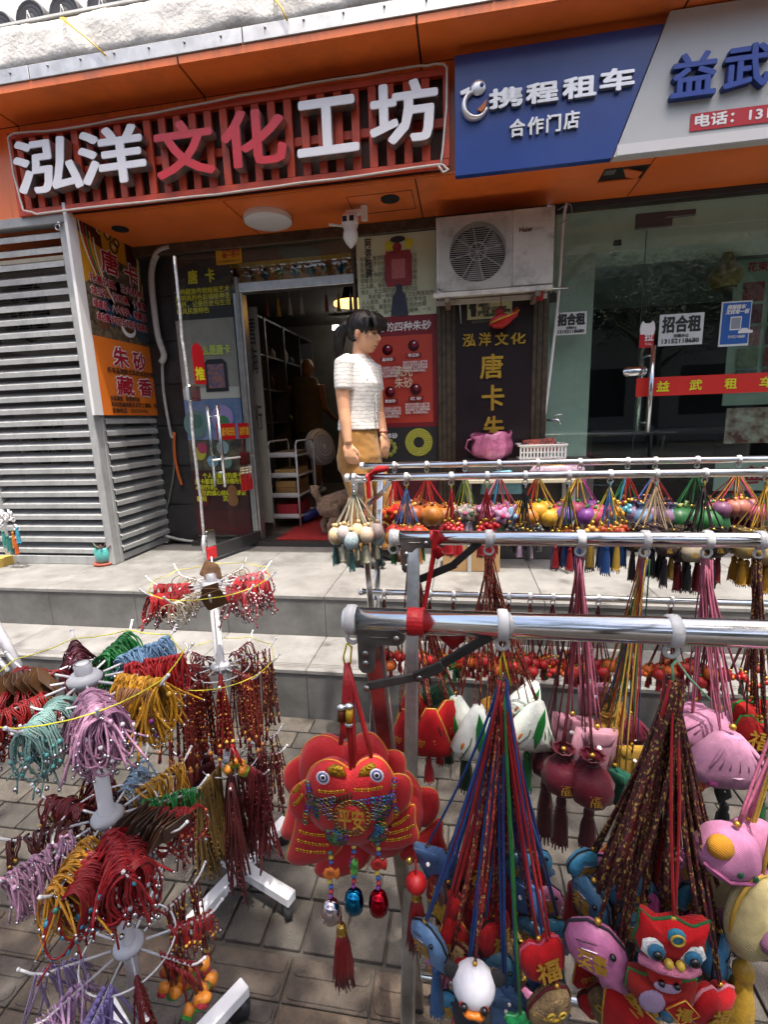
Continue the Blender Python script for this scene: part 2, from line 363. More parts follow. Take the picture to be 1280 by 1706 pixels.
# aluminium drip strip, screws
al = [-5.0, -3.47, -2.265, -1.06, .145, 1.35, 2.6]
for a, c in zip(al, al[1:]):
    o = bx('drip_strip', (a+.003, 2.594, ZU+.0385), (c-.003, 2.606, ZU+.105), ALU, sb, bev=.002)
    for q in range(6):
        b = MB(); b.ell((a+.12+q*.195, 2.592, ZU+.085+.004*math.sin(q)), (.006, .005, .006), 8, 5); b.build('screw', mat('dull_screw', (.2, .2, .2), .5, metal=.7), o)
# rough concrete parapet with a broken lower edge
def parapet():
    random.seed(3); b = MB(); nx, nz = 240, 8; x0, x1 = -5., 2.6; vs = []
    from mathutils import noise
    for j in range(nz+1):
        for i in range(nx+1):
            x = x0+(x1-x0)*i/nx; t = j/nz; low = ZU+.092+.026*noise.noise(V((x*3.1, 0, 0)))+.012*noise.noise(V((x*13, 1, 0))); top = 3.515+.004*noise.noise(V((x*6, 5, 0)))
            z = low+(top-low)*t; y = 2.628-.022*(1-abs(2*t-1)**6)*1-.012*noise.noise(V((x*7, z*7, 2)))-.008*noise.noise(V((x*23, z*23, 4)))+(.03 if j == 0 else 0)+(.012 if j == nz else 0)
            vs.append((x, y, z))
    fs = [(j*(nx+1)+i, j*(nx+1)+i+1, (j+1)*(nx+1)+i+1, (j+1)*(nx+1)+i) for j in range(nz) for i in range(nx)]
    n0 = len(vs); vs += [(x0+(x1-x0)*i/nx, 3.3, 3.53) for i in range(nx+1)]
    fs += [(nz*(nx+1)+i, nz*(nx+1)+i+1, n0+i+1, n0+i) for i in range(nx)]
    n1 = len(vs); vs += [(x0+(x1-x0)*i/nx, 2.7, ZU+.09) for i in range(nx+1)]
    fs += [(i+1, i, n1+i, n1+i+1) for i in range(nx)]
    b.add(vs, fs); return b
parapet().build('concrete_parapet', CONC, sb, True)
for px in ((100, 30, 175, 92), (455, -4, 478, 34)):
    b = MB(); a, c = PY(px[0], px[1], 2.585), PY(px[2], px[3], 2.583)
    b.tube([a+V((0, .05, .03)), a, a.lerp(c, .5)+V((.01, -.002, 0)), c], .0035, 5); b.tube([a+V((.012, .05, .03)), a+V((.013, 0, 0)), c+V((.004, 0, 0))], .003, 5)
    b.build('yellow_strap', mat('yellow_strap', '#d9b23a', .6), sb)
# upper wall and round eave tiles
bx('upper_wall', (-6, 3.6, 3.3), (3, 3.8, 6), PEB, sb)
bx('parapet_cap', (-5, 2.625, 3.514), (2.6, 2.95, 3.524), mat('cap_flashing', (.62, .62, .6), .7, var=.1), sb)
TILE = mat('black_eave_tile', (.025, .025, .028), .55, var=.4)
for i, px in enumerate(((0, 52), (52, 34), (108, 24), (172, 10), (228, 2), (290, -8))):
    p = PY(px[0], px[1], 2.88); b = MB(); r = .1
    b.lathe(p, [(r, .16), (r, -.004), (r*.9, -.012), (r*.82, -.002), (r*.72, -.01), (r*.62, -.002), (r*.5, -.01), (r*.38, -.003), (r*.25, -.012), (.001, -.012)], 22, Matrix.Rotation(R_(90), 3, 'X') @ Matrix.Scale(-1, 3, EZ))
    o = b.build('eave_tile', TILE, sb)
    b = MB(); b.tube([p+V((-.012, -.02, -.01)), p+V((.0, -.022, .03)), p+V((.012, -.02, -.01))], .004, 5); b.build('mortar_dab', mat('white_mortar', (.7, .7, .68), .9), o)
# left end: neighbouring blue shop sign edge
bx('side_wall', (-6, 3.57, ZP), (-2.47, 3.7, 3.3), mat('side_wall', (.3, .29, .27), .9, var=.15), sb)
# ---- tiled pier between cabinet and door
pier = bx('pier', (-2.46, 3.46, ZP), (-2.08, 3.9, 2.66), mat('dark_pier_tile', (.028, .028, .03), .35, var=.3, scale=6), sb)
for q in range(7): bx('pier_tile', (-2.452, 3.452, ZP+.006+.31*q), (-2.095, 3.459, ZP+.303+.31*q), mat('dark_pier_tile', (0, 0, 0)), pier, bev=.002)
# ---- thresholds, jambs, shop shells
bx('threshold', (-2.1, 3.345, ZP-.01), (.56, 3.62, .515), mat('dark_threshold', (.03, .028, .028), .4), sb)
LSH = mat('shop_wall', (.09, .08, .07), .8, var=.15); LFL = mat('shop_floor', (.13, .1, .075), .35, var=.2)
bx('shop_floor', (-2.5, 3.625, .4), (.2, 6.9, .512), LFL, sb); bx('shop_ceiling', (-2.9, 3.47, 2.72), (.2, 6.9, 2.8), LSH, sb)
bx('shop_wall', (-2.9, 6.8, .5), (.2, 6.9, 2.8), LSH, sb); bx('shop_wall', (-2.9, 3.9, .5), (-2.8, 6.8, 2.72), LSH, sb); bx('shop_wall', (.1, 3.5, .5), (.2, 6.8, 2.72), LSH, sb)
# transom, jambs
ALF = mat('brushed_aluminium', (.4, .41, .41), .35, metal=.85, var=.12, scale=25)
bx('door_header', (-1.56, 3.38, 2.31), (-.72, 3.46, 2.372), ALF, sb, bev=.003)
bx('door_jamb', (-1.60, 3.385, .516), (-1.535, 3.47, 2.309), ALF, sb, bev=.003); bx('door_jamb', (-.735, 3.395, .516), (-.715, 3.45, 2.6), BROWN, sb, bev=.002)
bx('transom_pane', (-1.56, 3.418, 2.374), (-.735, 3.424, 2.6), GLASS, sb)
bx('wall_frame', (-.165, 3.36, ZP), (-.045, 3.47, 2.6), BROWN, sb, bev=.004); bx('wall_frame', (.45, 3.36, ZP), (.548, 3.47, 2.6), BROWN, sb, bev=.004)
for xx in (-.14, -.11, -.075, .475, .51): bx('frame_groove', (xx, 3.3575, ZP+.02), (xx+.006, 3.3602, 2.58), BLACK, sb)
bx('left_side_pane', (-2.08, 3.418, .53), (-1.60, 3.424, 2.6), GLASS, sb); bx('right_side_pane', (-.714, 3.41, .53), (-.166, 3.416, 2.6), GLASS, sb)
bx('bottom_rail', (-.714, 3.395, .516), (-.166, 3.43, .56), BROWN, sb)
# decorated valance above the door (inside)
vl = thing('door_valance', 'orange fabric valance with diamond motifs hanging behind the glass over the doorway', 'valance', (-1.15, 3.6, 2.4))
bx('band', (-1.75, 3.6, 2.535), (-.72, 3.606, 2.57), mat('valance_band', '#e0b040', .7, var=.2, scale=30), vl)
bx('cloth', (-1.75, 3.602, 2.40), (-.72, 3.608, 2.534), mat('valance_cloth', '#d8843c', .8, scale=24, col2='#9a5a34'), vl)
for q in range(9):
    b = MB(); c = V((-1.66+q*.115, 3.598, 2.475)); b.plate([(0, -.045), (.04, 0), (0, .045), (-.04, 0)], .003, c, EX, EZ); b.build('diamond', cloth(random.choice(('#5b7f86', '#8d3a2a', '#34506b', '#b79a5a'))), vl)
# ---- right shop shell
bx('office_floor', (.56, 3.3601, .4), (4, 6.8, .48), mat('office_floor', (.1, .1, .1), .3), sb)
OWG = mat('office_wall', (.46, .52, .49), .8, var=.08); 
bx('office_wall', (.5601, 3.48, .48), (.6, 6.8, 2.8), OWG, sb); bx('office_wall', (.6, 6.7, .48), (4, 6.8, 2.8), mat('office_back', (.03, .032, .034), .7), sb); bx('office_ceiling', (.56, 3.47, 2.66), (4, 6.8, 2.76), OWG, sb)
bx('office_pier', (.6, 3.56, .48), (.86, 3.9, 2.42), OWG, sb); bx('office_beam', (.6, 3.56, 2.421), (4, 3.9, 2.659), mat('office_beam', (.62, .66, .63), .8, var=.06), sb)
bx('office_wall', (3.9, 3.48, .48), (4, 6.8, 2.66), OWG, sb)
# glass of the right shop
bx('office_pane', (.55, 3.40, .482), (1.108, 3.408, 2.635), GLASSG, sb); bx('office_transom_pane', (1.111, 3.40, 2.485), (3.4, 3.408, 2.635), GLASSG, sb)
for xx in (.86,): pass
gd = thing('glass_office_door', 'frameless glass door of the rental office with long steel pull handle', 'door', (1.12, 3.4, .48))
bx('pane', (1.112, 3.40, .49), (2.3, 3.408, 2.478), GLASSG, gd); bx('pane_edge', (1.1085, 3.3985, .49), (1.1115, 3.4095, 2.478), mat('glass_edge', (.03, .06, .05), .2), gd)
bx('second_pane', (2.305, 3.40, .49), (3.4, 3.408, 2.478), GLASSG, gd)
bx('top_patch_fitting', PY(1061, 356, 3.395), PY(1120, 372, 3.41)+V((0, 0, -.02)), mat('dark_fitting', (.05, .05, .055), .4), gd, bev=.003)
bx('closer_arm', PY(1110, 352, 3.39), PY(1158, 360, 3.41), mat('dark_fitting', (0, 0, 0)), gd, bev=.003)
a, c = PY(1090, 575, 3.36), PY(1079, 720, 3.36)
for dx, yy in ((0, 3.36), (-.035, 3.45)):
    b = MB(); b.cyl((a.x+dx, yy, a.z), (a.x+dx, yy, c.z), .014, 16); b.build('pull_handle', STEEL, gd)
for zz in (a.z-.06, c.z+.06):
    b = MB(); b.cyl((a.x, 3.36, zz), (a.x-.035, 3.45, zz), .007, 8); b.build('handle_stud', STEEL, gd)
b = MB(); p = PY(1058, 619, 3.395); out = [(-.05+.022*math.cos(t), .028*math.sin(t)) for t in [R_(90+20*i) for i in range(10)]]+[(.05+.022*math.cos(t), .028*math.sin(t)) for t in [R_(-90+20*i) for i in range(10)]]
b.plate(out, .012, p, EX, EZ); b.build('door_lock', STEEL, gd); b = MB(); b.cyl(p+V((.05, -.012, 0)), p+V((.05, -.02, 0)), .012, 14); b.build('lock_cylinder', ALF, gd)
# ================================================================== slatted workshop sign
YS = 2.80
sg = thing('workshop_sign', 'red slatted wooden sign board with large white and red raised characters', 'sign', (-1.35, 2.82, 2.68))
SX0, SX1, SZ0, SZ1 = -2.655, -.065, 2.682, 3.13
for z in (SZ0, SZ1-.035): bx('frame_rail', (SX0, YS, z), (SX1, YS+.03, z+.035), WOODRED, sg, bev=.002)
bx('frame_rail', (SX0, YS+.031, 2.88), (SX1, YS+.05, 2.92), WOODRED, sg)
bx('gap_shade_board', (SX0+.01, YS+.051, SZ0+.002), (SX1-.01, YS+.056, SZ1-.002), mat('slat_gap_shade', (.05, .018, .012), .7), sg)  # dark board added behind the slats to put deep shade in the gaps
for x in (SX0, SX1-.03): bx('frame_stile', (x, YS-.001, SZ0+.0355), (x+.03, YS+.028, SZ1-.0355), WOODRED, sg)
n = 27
for i in range(n):
    x = SX0+.05+i*(SX1-SX0-.1)/n
    bx('slat', (x, YS+.004, SZ0+.036), (x+.044, YS+.026, SZ1-.036), WOODRED, sg, bev=.002)
WCH = mat('white_sign_face', (.78, .78, .8), .3, spec=.5); RCH = mat('red_sign_face', '#c4262f', .3, var=.1, scale=8); RCH2 = mat('faded_red_film', '#c26a70', .45)
CHS = mat('brushed_letter_side', (.45, .44, .42), .3, metal=.8, var=.2, scale=20)
def bigchar(ch, q, face, parent, Y=YS-.0, dep=.05, bold=.011, film=None):
    """q: pixel box x0,y0,x1,y1 of the face in the photograph, on the plane of the sign front"""
    yf = Y-dep; a, c = PY(q[0], q[3], yf), PY(q[2], q[1], yf)
    O = V((a.x, Y, a.z)); wd, ht = c.x-a.x, c.z-a.z
    vs, fs, x0, x1, y0, y1 = textmesh(ch, .5)
    N = V((0, -1, 0)); mb = MB(); b = bold
    offs = [(0, 0), (b, 0), (-b, 0), (0, b*.8), (0, -b*.8), (b*.7, b*.6), (-b*.7, b*.6), (-b*.7, -b*.6), (b*.7, -b*.6)] if b else [(0, 0)]
    sx, sy = (wd-2*b)/(x1-x0), (ht-2*b)/(y1-y0)
    for i, (ox, oz) in enumerate(offs):
        vv = [O+V((b+(v.x-x0)*sx+ox, 0, b+(v.y-y0)*sy+oz))+N*((v.z+.5)*(dep+i*.0003)) for v in vs]
        for f in fs:
            nv = sum(1 for k in f if vs[k].z > .4); mb.k = 0 if nv == len(f) else 1
            base = len(mb.v); mb.v += [tuple(vv[k]) for k in f]; mb.f.append(tuple(range(base, base+len(f)))); mb.m.append(mb.k)
    return mb.build('character', [face, CHS], parent, False)
for ch, q, f in (('泓', (30, 220, 128, 328), WCH), ('洋', (137, 202, 236, 314), WCH), ('文', (262, 192, 352, 302), RCH), ('化', (372, 172, 474, 285), RCH), ('工', (496, 154, 596, 265), WCH), ('坊', (617, 124, 730, 247), WCH)):
    bigchar(ch, q, f, sg, Y=YS-.002, dep=.055)
# lamp cable looped round the sign
b = MB(); P = [PY(x, y, YS-.02) for x, y in ((735, 272), (738, 250), (744, 180), (745, 112), (738, 106), (700, 110), (560, 132), (400, 160), (250, 190), (100, 216), (22, 222), (13, 230), (22, 290), (38, 350), (60, 356), (150, 346), (283, 332), (400, 319), (560, 298), (690, 280), (735, 273), (748, 283), (738, 287), (731, 276))]
pp = []
for i in range(len(P)-1):
    for t in (0, .33, .66): pp.append(P[i].lerp(P[i+1], t)+V((0, 0, random.uniform(-.003, .003))))
b.tube(pp+[P[-1]], .006, 7); o = b.build('lamp_cable', mat('cream_cable', (.62, .56, .5), .5), None); tag(o, 'cream light cable clipped round the slatted workshop sign', 'cable')
# ================================================================== blue rental sign and grey office sign
def poly(px, Y): return [PY(x, y, Y) for x, y in px]
YB = 2.76
bs = thing('rental_sign', 'blue car rental sign panel with silver raised characters and bird logo', 'sign', (.4, YB, 2.62))
def panel(parent, name, pts, t, m):
    b = MB(); n = len(pts); b.add([p for p in pts]+[p+V((0, t, 0)) for p in pts], [tuple(range(n)), tuple(reversed(range(n, 2*n)))]+[((i+1) % n, i, i+n, (i+1) % n+n) for i in range(n)]); return b.build(name, m, parent, False)
BLUE = mat('blue_sign', '#0f3a86', .32, var=.08, scale=3, coat=.3); GSIGN = mat('pale_grey_sign', (.48, .5, .5), .4, var=.05, scale=3)
bl, br_, tr, tl = PY(760, 292, YB), PY(1020, 264, YB), PY(1108, 38, YB), PY(757, 94, YB)
zb = (bl.z+br_.z)/2; zt = (tr.z+tl.z)/2; x0 = (bl.x+tl.x)/2
panel(bs, 'blue_panel', [V((x0, YB, zb)), V((br_.x, YB, zb)), V((tr.x, YB, zt)), V((x0, YB, zt))], .04, BLUE)
SILV = mat('silver_character', (.72, .72, .72), .28, metal=.55)
def rowchars(txt, boxes, parent, Y, face, dep=.02, bold=.004):
    for ch, q in zip(txt, boxes): bigchar(ch, q, face, parent, Y, dep, bold)
rowchars('携程租车', [(815, 141, 872, 184), (876, 132, 932, 176), (937, 122, 996, 168), (999, 108, 1060, 156)], bs, YB-.001, SILV, .018, .0055)
rowchars('合作门店', [(849, 196, 876, 230), (879, 192, 907, 226), (910, 188, 936, 222), (939, 182, 967, 217)], bs, YB-.001, SILV, .012, .003)
# bird logo: a ring-like body with head and beak
def PYs(x, y): return PY(x, y, YB-.002)
lc = PYs(793, 170); sc = (PYs(820, 170)-lc).length/27
def spts(l): return [((x)*sc, (y)*sc) for x, y in l]
b = MB(); arc = [lc+V((sc*(20*math.cos(R_(a))), -.008, sc*(20*math.sin(R_(a))-6))) for a in range(100, 345, 15)]
b.tube(arc, [sc*(5+4.5*math.sin(math.pi*min(1, i/14))) for i in range(len(arc))], 8, sq=.5)
b.ell(lc+V((sc*4, -.008, sc*19)), (sc*13, .008, sc*12), 12, 7); b.build('logo_body', SILV, bs)
b = MB(); b.plate(spts([(-10, 22), (-26, 17), (-25, 12), (-10, 13)]), .01, lc, EX, EZ); b.build('logo_beak', SILV, bs, False)
b = MB(); b.ell(lc+V((sc*10, -.017, sc*21)), (sc*3.5, .004, sc*3.5), 10, 6); b.build('logo_eye', BLUE, bs)
b = MB(); b.plate(spts([(2, -14), (10, -18), (17, -10), (18, 0), (10, -8)]), .008, lc+V((0, -.006, 0)), EX, EZ); b.build('logo_wing', mat('logo_orange', '#b5662a', .4), bs, False)
gs = thing('office_sign', 'pale grey slanted office sign with blue raised characters and red telephone strip', 'sign', (1.4, YB, 2.62))
q1 = PY(1117, 20, YB); zt2 = q1.z
panel(gs, 'grey_panel', [V((br_.x+.006, YB-.006, zb)), V((3.2, YB-.006, zb)), V((3.2, YB-.006, zt2)), V((q1.x, YB-.006, zt2)), V((tr.x+.006, YB-.006, zt-.0))], .05, GSIGN)
bx('white_base_strip', (br_.x+.02, YB-.009, zb+.004), (3.2, YB-.0065, zb+.05), mat('white_strip', (.66, .66, .66), .4), gs)
DBL = mat('deep_blue_letter', '#1b3f93', .35)
CHS2 = CHS; CHS = mat('blue_letter_side', '#16306d', .4)
rowchars('益武', [(1117, 80, 1200, 166), (1204, 66, 1290, 152)], gs, YB-.007, DBL, .03, .006)
bigchar('租', (1294, 54, 1375, 142), DBL, gs, YB-.007, .03, .006)
CHS = CHS2
a, c = PY(1150, 219, YB-.01), PY(1290, 176, YB-.01)
bx('red_strip', (a.x, YB-.0105, a.z), (a.x+1.1, YB-.0085, PY(1152, 190, YB-.01).z), mat('red_strip', '#b01f2c', .4), gs)
letter('电话：13152118680', (a.x+.02, YB-.0106, a.z+.014), EX, EZ, .62, .05, mat('print_white', (.8, .8, .8), .5), gs, bold=.002)
# ================================================================== lamp, camera
p = PZ(446, 360, ZS); b = MB(); b.lathe(p, [(.145, 0), (.15, -.018), (.148, -.034)], 36); o = b.build('ceiling_lamp', WHITE, None); tag(o, 'round white ceiling lamp on the orange soffit', 'lamp')
b = MB(); b.lathe(p, [(.147, -.0345), (.13, -.042), (.08, -.048), (.001, -.05)], 36); b.build('diffuser', mat('lamp_diffuser', (.78, .78, .8), .35), o)
cm = thing('security_camera', 'white outdoor security camera with stub antenna under the soffit', 'camera', PZ(600, 350, ZS))
q = PZ(607, 342, ZS)
bx('bracket_plate', q+V((-.02, -.02, -.09)), q+V((.02, .0, -.001)), WHITE, cm, bev=.004); bx('bracket_arm', q+V((-.11, -.03, -.06)), q+V((-.015, -.005, -.025)), WHITE, cm, bev=.006)
hc = q+V((-.085, -.03, -.10)); b = MB(); b.lathe(hc, [(.001, .045), (.04, .043), (.05, .03), (.05, -.012), (.046, -.02)], 24); b.build('upper_housing', WHITE, cm)
b = MB(); b.lathe(hc, [(.045, -.021), (.038, -.04), (.044, -.055), (.046, -.085), (.03, -.115), (.006, -.14), (.001, -.142)], 24); b.build('lower_dome', WHITE, cm)
for dx in (-.022, .02): bx('lens_window', hc+V((dx-.013, -.052, -.006)), hc+V((dx+.013, -.046, .022)), BLACK, cm)
b = MB(); b.tube([hc+V((-.04, 0, -.015)), hc+V((-.13, -.01, .0))], [.006, .008], 8); b.build('antenna', WHITE, cm)
# ================================================================== louvred cabinet
YC, XC = 2.85, -2.36
lv = thing('louvre_cabinet', 'tall grey louvred metal cabinet enclosing air conditioners', 'cabinet', (-2.8, 3.0, ZP))
ZT = 2.685
for xx in (-2.415, -3.235, -4.2): bx('post', (xx, YC-.03, ZP+.001), (xx+.052, YC+.03, ZT-.055), GREYP, lv, bev=.004)
bx('top_rail', (-4.2, YC-.034, ZT-.054), (-2.362, YC+.03, ZT), GREYP, lv, bev=.004); bx('bottom_rail', (-4.2, YC-.028, ZP+.001), (-2.416, YC+.03, ZP+.06), GREYP, lv, bev=.003)
def slatmesh(L, key):
    b = MB(); d, hh = .056, .03
    sec = [(0, 0), (-d, -hh), (-d, -hh-.03), (-d+.003, -hh-.03), (-d+.003, -hh-.002), (0, -.004)]
    b.add([(0, y_, z_) for y_, z_ in sec]+[(L, y_, z_) for y_, z_ in sec], [(0, 1, 7, 6), (1, 2, 8, 7), (2, 3, 9, 8), (3, 4, 10, 9), (4, 5, 11, 10), (5, 0, 6, 11), (5, 4, 3, 2, 1, 0), (6, 7, 8, 9, 10, 11)])
    me = bpy.data.meshes.new('slat'); me.from_pydata(b.v, [], b.f); me.materials.append(GREYP); return me
def inst(name, me, loc, parent, rot=(0, 0, 0)):
    o = bpy.data.objects.new(name, me); COL.objects.link(o); o.parent = parent; o.matrix_parent_inverse = WM(parent).inverted(); o.location = loc; o.rotation_euler = rot; return o
s1, s2_, s3 = slatmesh(.765, 'a'), slatmesh(.915, 'b'), slatmesh(.545, 'c')
for i in range(26):
    z = ZT-.075-.0797*i
    inst('louvre_slat', s1, (-3.182, YC+.03, z), lv, (random.uniform(-.02, .02), 0, random.uniform(-.002, .002))); inst('louvre_slat', s2_, (-4.15, YC+.03, z), lv)
    inst('louvre_slat', s3, (XC-.04, 2.90, z), lv, (random.uniform(-.02, .02), 0, R_(90)))
for yy in (2.881, 3.452): bx('post', (XC-.05, yy, ZP+.001), (XC+.0, yy+.03, ZT-.001), GREYP, lv, bev=.003)
for zz in (ZP+.01, ZT-.05): bx('side_rail', (XC-.045, 2.912, zz), (XC-.005, 3.451, zz+.045), GREYP, lv, bev=.003)
bx('cabinet_back_panel', (-4.2, 3.5, ZP+.01), (-2.47, 3.56, 2.66), mat('cabinet_back', (.05, .04, .035), .8, var=.4, scale=3), lv)  # dark brown back panel of the cabinet, behind the units
b = MB(); p = PY(98, 372, 2.81); b.ell(p, (.012, .012, .012), 10, 6); b.torus(p+V((-.012, -.002, -.02)), .016, .003, EX, EZ); b.build('padlock_eye', STEEL, lv)
# ---- air conditioner outdoor units
def ac_unit(name, label, x0, x1, z0, z1, yf, yb, m, logo):
    t = thing(name, label, 'air conditioner', ((x0+x1)/2, (yf+yb)/2, z0)); wx = x1-x0; hz = z1-z0
    GR = mat('ac_grille_'+name+str(logo), (.5, .49, .46), .5, dirt=.3, var=.08)
    fx = x0+wx*.36; fz = z0+hz*.5; fr = hz*.40; xm = x0+wx*.66
    # front frame pieces round the fan well
    for nm, a, c in (('casing', (x0, yf+.012, z0), (x1, yb, z0+.012)), ('casing', (x0, yf+.012, z1-.012), (x1, yb, z1)), ('casing', (x0, yf+.012, z0+.0125), (x0+.012, yb, z1-.0125)), ('casing', (x1-.012, yf+.012, z0+.0125), (x1, yb, z1-.0125)), ('casing', (x0+.0125, yb-.01, z0+.0125), (x1-.0125, yb-.001, z1-.0125))):
        bx(nm, a, c, m, t)
    bx('service_panel', (xm, yf, z0+.002), (x1-.001, yf+.0118, z1-.002), m, t, bev=.002)
    b = MB(); n = 40   # front plate with round opening
    ang = [2*math.pi*i/n for i in range(n)]; vs = []
    xa, xb, za, zb2 = x0+.001, xm-.001, z0+.002, z1-.002
    for an in ang: vs.append((fx+fr*math.cos(an), yf+.006, fz+fr*math.sin(an)))
    for an in ang:
        dx, dz = math.cos(an), math.sin(an); k = min(((xb-fx)/dx if dx > 1e-6 else (xa-fx)/dx if dx < -1e-6 else 9), ((zb2-fz)/dz if dz > 1e-6 else (za-fz)/dz if dz < -1e-6 else 9))
        vs.append((fx+dx*k, yf+.006, fz+dz*k))
    for an in ang: vs.append((fx+fr*math.cos(an), yf+.09, fz+fr*math.sin(an)))
    b.add(vs, [(i, n+i, n+(i+1) % n, (i+1) % n) for i in range(n)]+[(i, (i+1) % n, 2*n+(i+1) % n, 2*n+i) for i in range(n)])
    for dx, dz in ((xa, za), (xb, za), (xb, zb2), (xa, zb2)): pass
    b.build('fan_shroud', m, t, False)
    bx('fan_well_back', (x0+.013, yf+.1, z0+.014), (xm, yf+.104, z1-.014), mat('fan_well', (.015, .015, .016), .8), t)
    for k in range(3):
        b = MB(); a0 = R_(20+120*k); L = []
        for j in range(7):
            s_ = j/6; r0 = fr*(.2+.74*s_); w_ = .42+.12*s_
            L.append((r0, a0+w_, yf+.055)); L.append((r0, a0-w_*.6, yf+.085))
        vs = [(fx+r*math.cos(a), yy, fz+r*math.sin(a)) for r, a, yy in L]; b.add(vs, [(2*j, 2*j+1, 2*j+3, 2*j+2) for j in range(6)]); b.build('fan_blade', mat('fan_blade', (.12, .11, .1), .5, var=.2), t)
    b = MB(); b.lathe((fx, yf+.06, fz), [(fr*.2, -.03), (fr*.2, .012), (.001, .014)], 18, Matrix.Rotation(R_(90), 3, 'X')); b.build('fan_hub', mat('fan_hub', (.05, .05, .05), .6), t)
    b = MB(); nb = 34
    for i in range(nb): zz = z0+.02+(hz-.04)*i/(nb-1); b.box(((x0+xm)/2+.0, yf-.004, zz), (xm-x0-.03, .003, .0017))
    b.build('wire_guard', GR, t, False, kind='stuff')
    b = MB()
    for i in range(8): an = 2*math.pi*i/8+.2; b.tube([(fx, yf-.001, fz), (fx+fr*1.05*math.cos(an), yf-.001, fz+fr*1.05*math.sin(an))], .0018, 4)
    for rr in (.3,): b.torus((fx, yf-.002, fz), fr*rr, .0022, EX, EZ, 24)
    b.build('guard_spoke', GR, t, kind='stuff')
    for i in range(15):
        xx = xm+.02+i*(x1-xm-.04)/14
        bx('panel_rib', (xx-.003, yf-.003, z0+hz*.80), (xx+.003, yf-.0002, z1-.03), m, t); bx('panel_rib', (xx-.003, yf-.003, z0+.05), (xx+.003, yf-.0002, z0+hz*.3), m, t)
    return t, xm
ACM = mat('aged_white_metal', (.56, .53, .47), .5, var=.07, scale=14, dirt=.6, bump=.1)
A0, A1 = -.155, .527
ac, xm = ac_unit('air_conditioner', 'dirty white outdoor air conditioner unit over the gold lettered board', A0, A1, 2.155, 2.572, 3.14, 3.36, ACM, 1)
a = PY(885, 385, 3.14); letter('Haier', (xm+.035, 3.1385, a.z-.002), EX, EZ, .075, .026, mat('print_dark_red', '#5d2a24', .5), ac, bold=.0008); letter('海尔', (xm+.125, 3.1385, a.z), EX, EZ, .05, .02, mat('print_pale', '#a89b8c', .5), ac)
bx('base_rail', (A0-.02, 3.13, 2.12), (A1, 3.16, 2.148), ACM, ac, bev=.002); bx('base_rail', (A0-.02, 3.33, 2.12), (A1, 3.36, 2.148), ACM, ac)
bx('bracket', (A0+.05, 3.12, 2.09), (A0+.08, 3.36, 2.119), mat('rusty_bracket', (.16, .12, .09), .8, var=.4), ac); bx('bracket', (A1-.1, 3.12, 2.09), (A1-.07, 3.36, 2.119), mat('rusty_bracket', (0, 0, 0)), ac)
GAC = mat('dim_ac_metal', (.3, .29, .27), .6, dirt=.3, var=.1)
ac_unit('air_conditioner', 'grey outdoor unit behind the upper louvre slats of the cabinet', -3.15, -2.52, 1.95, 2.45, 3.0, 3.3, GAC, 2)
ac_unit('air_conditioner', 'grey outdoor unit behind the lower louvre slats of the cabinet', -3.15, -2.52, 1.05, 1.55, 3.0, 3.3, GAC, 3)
# ================================================================== printed banner on the cabinet side
bn = thing('thangka_banner', 'tall printed banner with red characters over orange lower half on the cabinet side', 'banner', (-2.33, 3.2, 1.49))
XB = -2.335
BY0, BY1, BZ0, BZ1 = 2.876, 3.50, 1.49, 2.73
zm = PX(232, 575, XB).z
bx('white_edge_board', (XB-.02, 2.80, BZ0), (XB, BY0, BZ1), mat('white_board', (.7, .7, .7), .45), bn)
bx('orange_sheet', (XB-.004, BY0, BZ0), (XB, BY1, zm), mat('orange_print', '#d9711f', .5, var=.04), bn)
bx('patterned_sheet', (XB-.004, BY0, zm), (XB, BY1, BZ1), mat('ornate_print', '#241715', .5, scale=26, col2='#7a6a52'), bn)
OCH = mat('ochre_print', '#c28a1e', .5); MAR = mat('maroon_print', '#3d0d14', .5)
def onb(u, v): return V((XB, BY0+u*(BY1-BY0), BZ0+v*(BZ1-BZ0)))
def bpatch(name, pts, m, k=1):
    b = MB(); b.plate([(u*(BY1-BY0), v*(BZ1-BZ0)) for u, v in pts], .0004+.0003*k, (XB, BY0, BZ0), EY, EZ); return b.build(name, m, bn, False)
bpatch('ochre_corner', [(0, .66), (.28, .74), (.3, .9), (0, .98)], OCH); bpatch('ochre_corner', [(1, .6), (.86, .72), (.84, .86), (1, .92)], OCH)
bpatch('maroon_corner', [(0, .9), (.32, .86), (.3, 1), (0, 1)], MAR, 2); bpatch('maroon_corner', [(.7, .86), (1, .84), (1, 1), (.7, 1)], MAR, 2)
bpatch('yellow_centre', [(.32, .84), (.68, .83), (.68, 1), (.32, 1)], OCH, 2)
for k_, h in enumerate(('#e6ddc4', '#b6202c', '#2b7a52', '#d99a2a', '#e8e2d2')):
    for sgn in (0, 1):
        b = MB(); pts = [onb((.02+.045*k_+.2*t*t) if not sgn else 1-(.02+.025*k_+.1*t*t), .98-.02*k_-.3*t) for t in [i/8 for i in range(9)]]
        b.tube([p_+V((.0016, 0, 0)) for p_ in pts], .007, 4, sq=.2); b.build('ribbon_stripe', mat('print_'+h, h, .5), bn)
b = MB(); c = onb(.3, .955)
b.plate([(.03*math.cos(R_(a)), .03*math.sin(R_(a))) for a in range(60, 301, 20)]+[(.012+.022*math.cos(R_(a)), .022*math.sin(R_(a))) for a in range(290, 69, -20)], .0016, c, EY, EZ); b.build('moon', mat('print_gold', '#d6b25a', .5), bn, False)
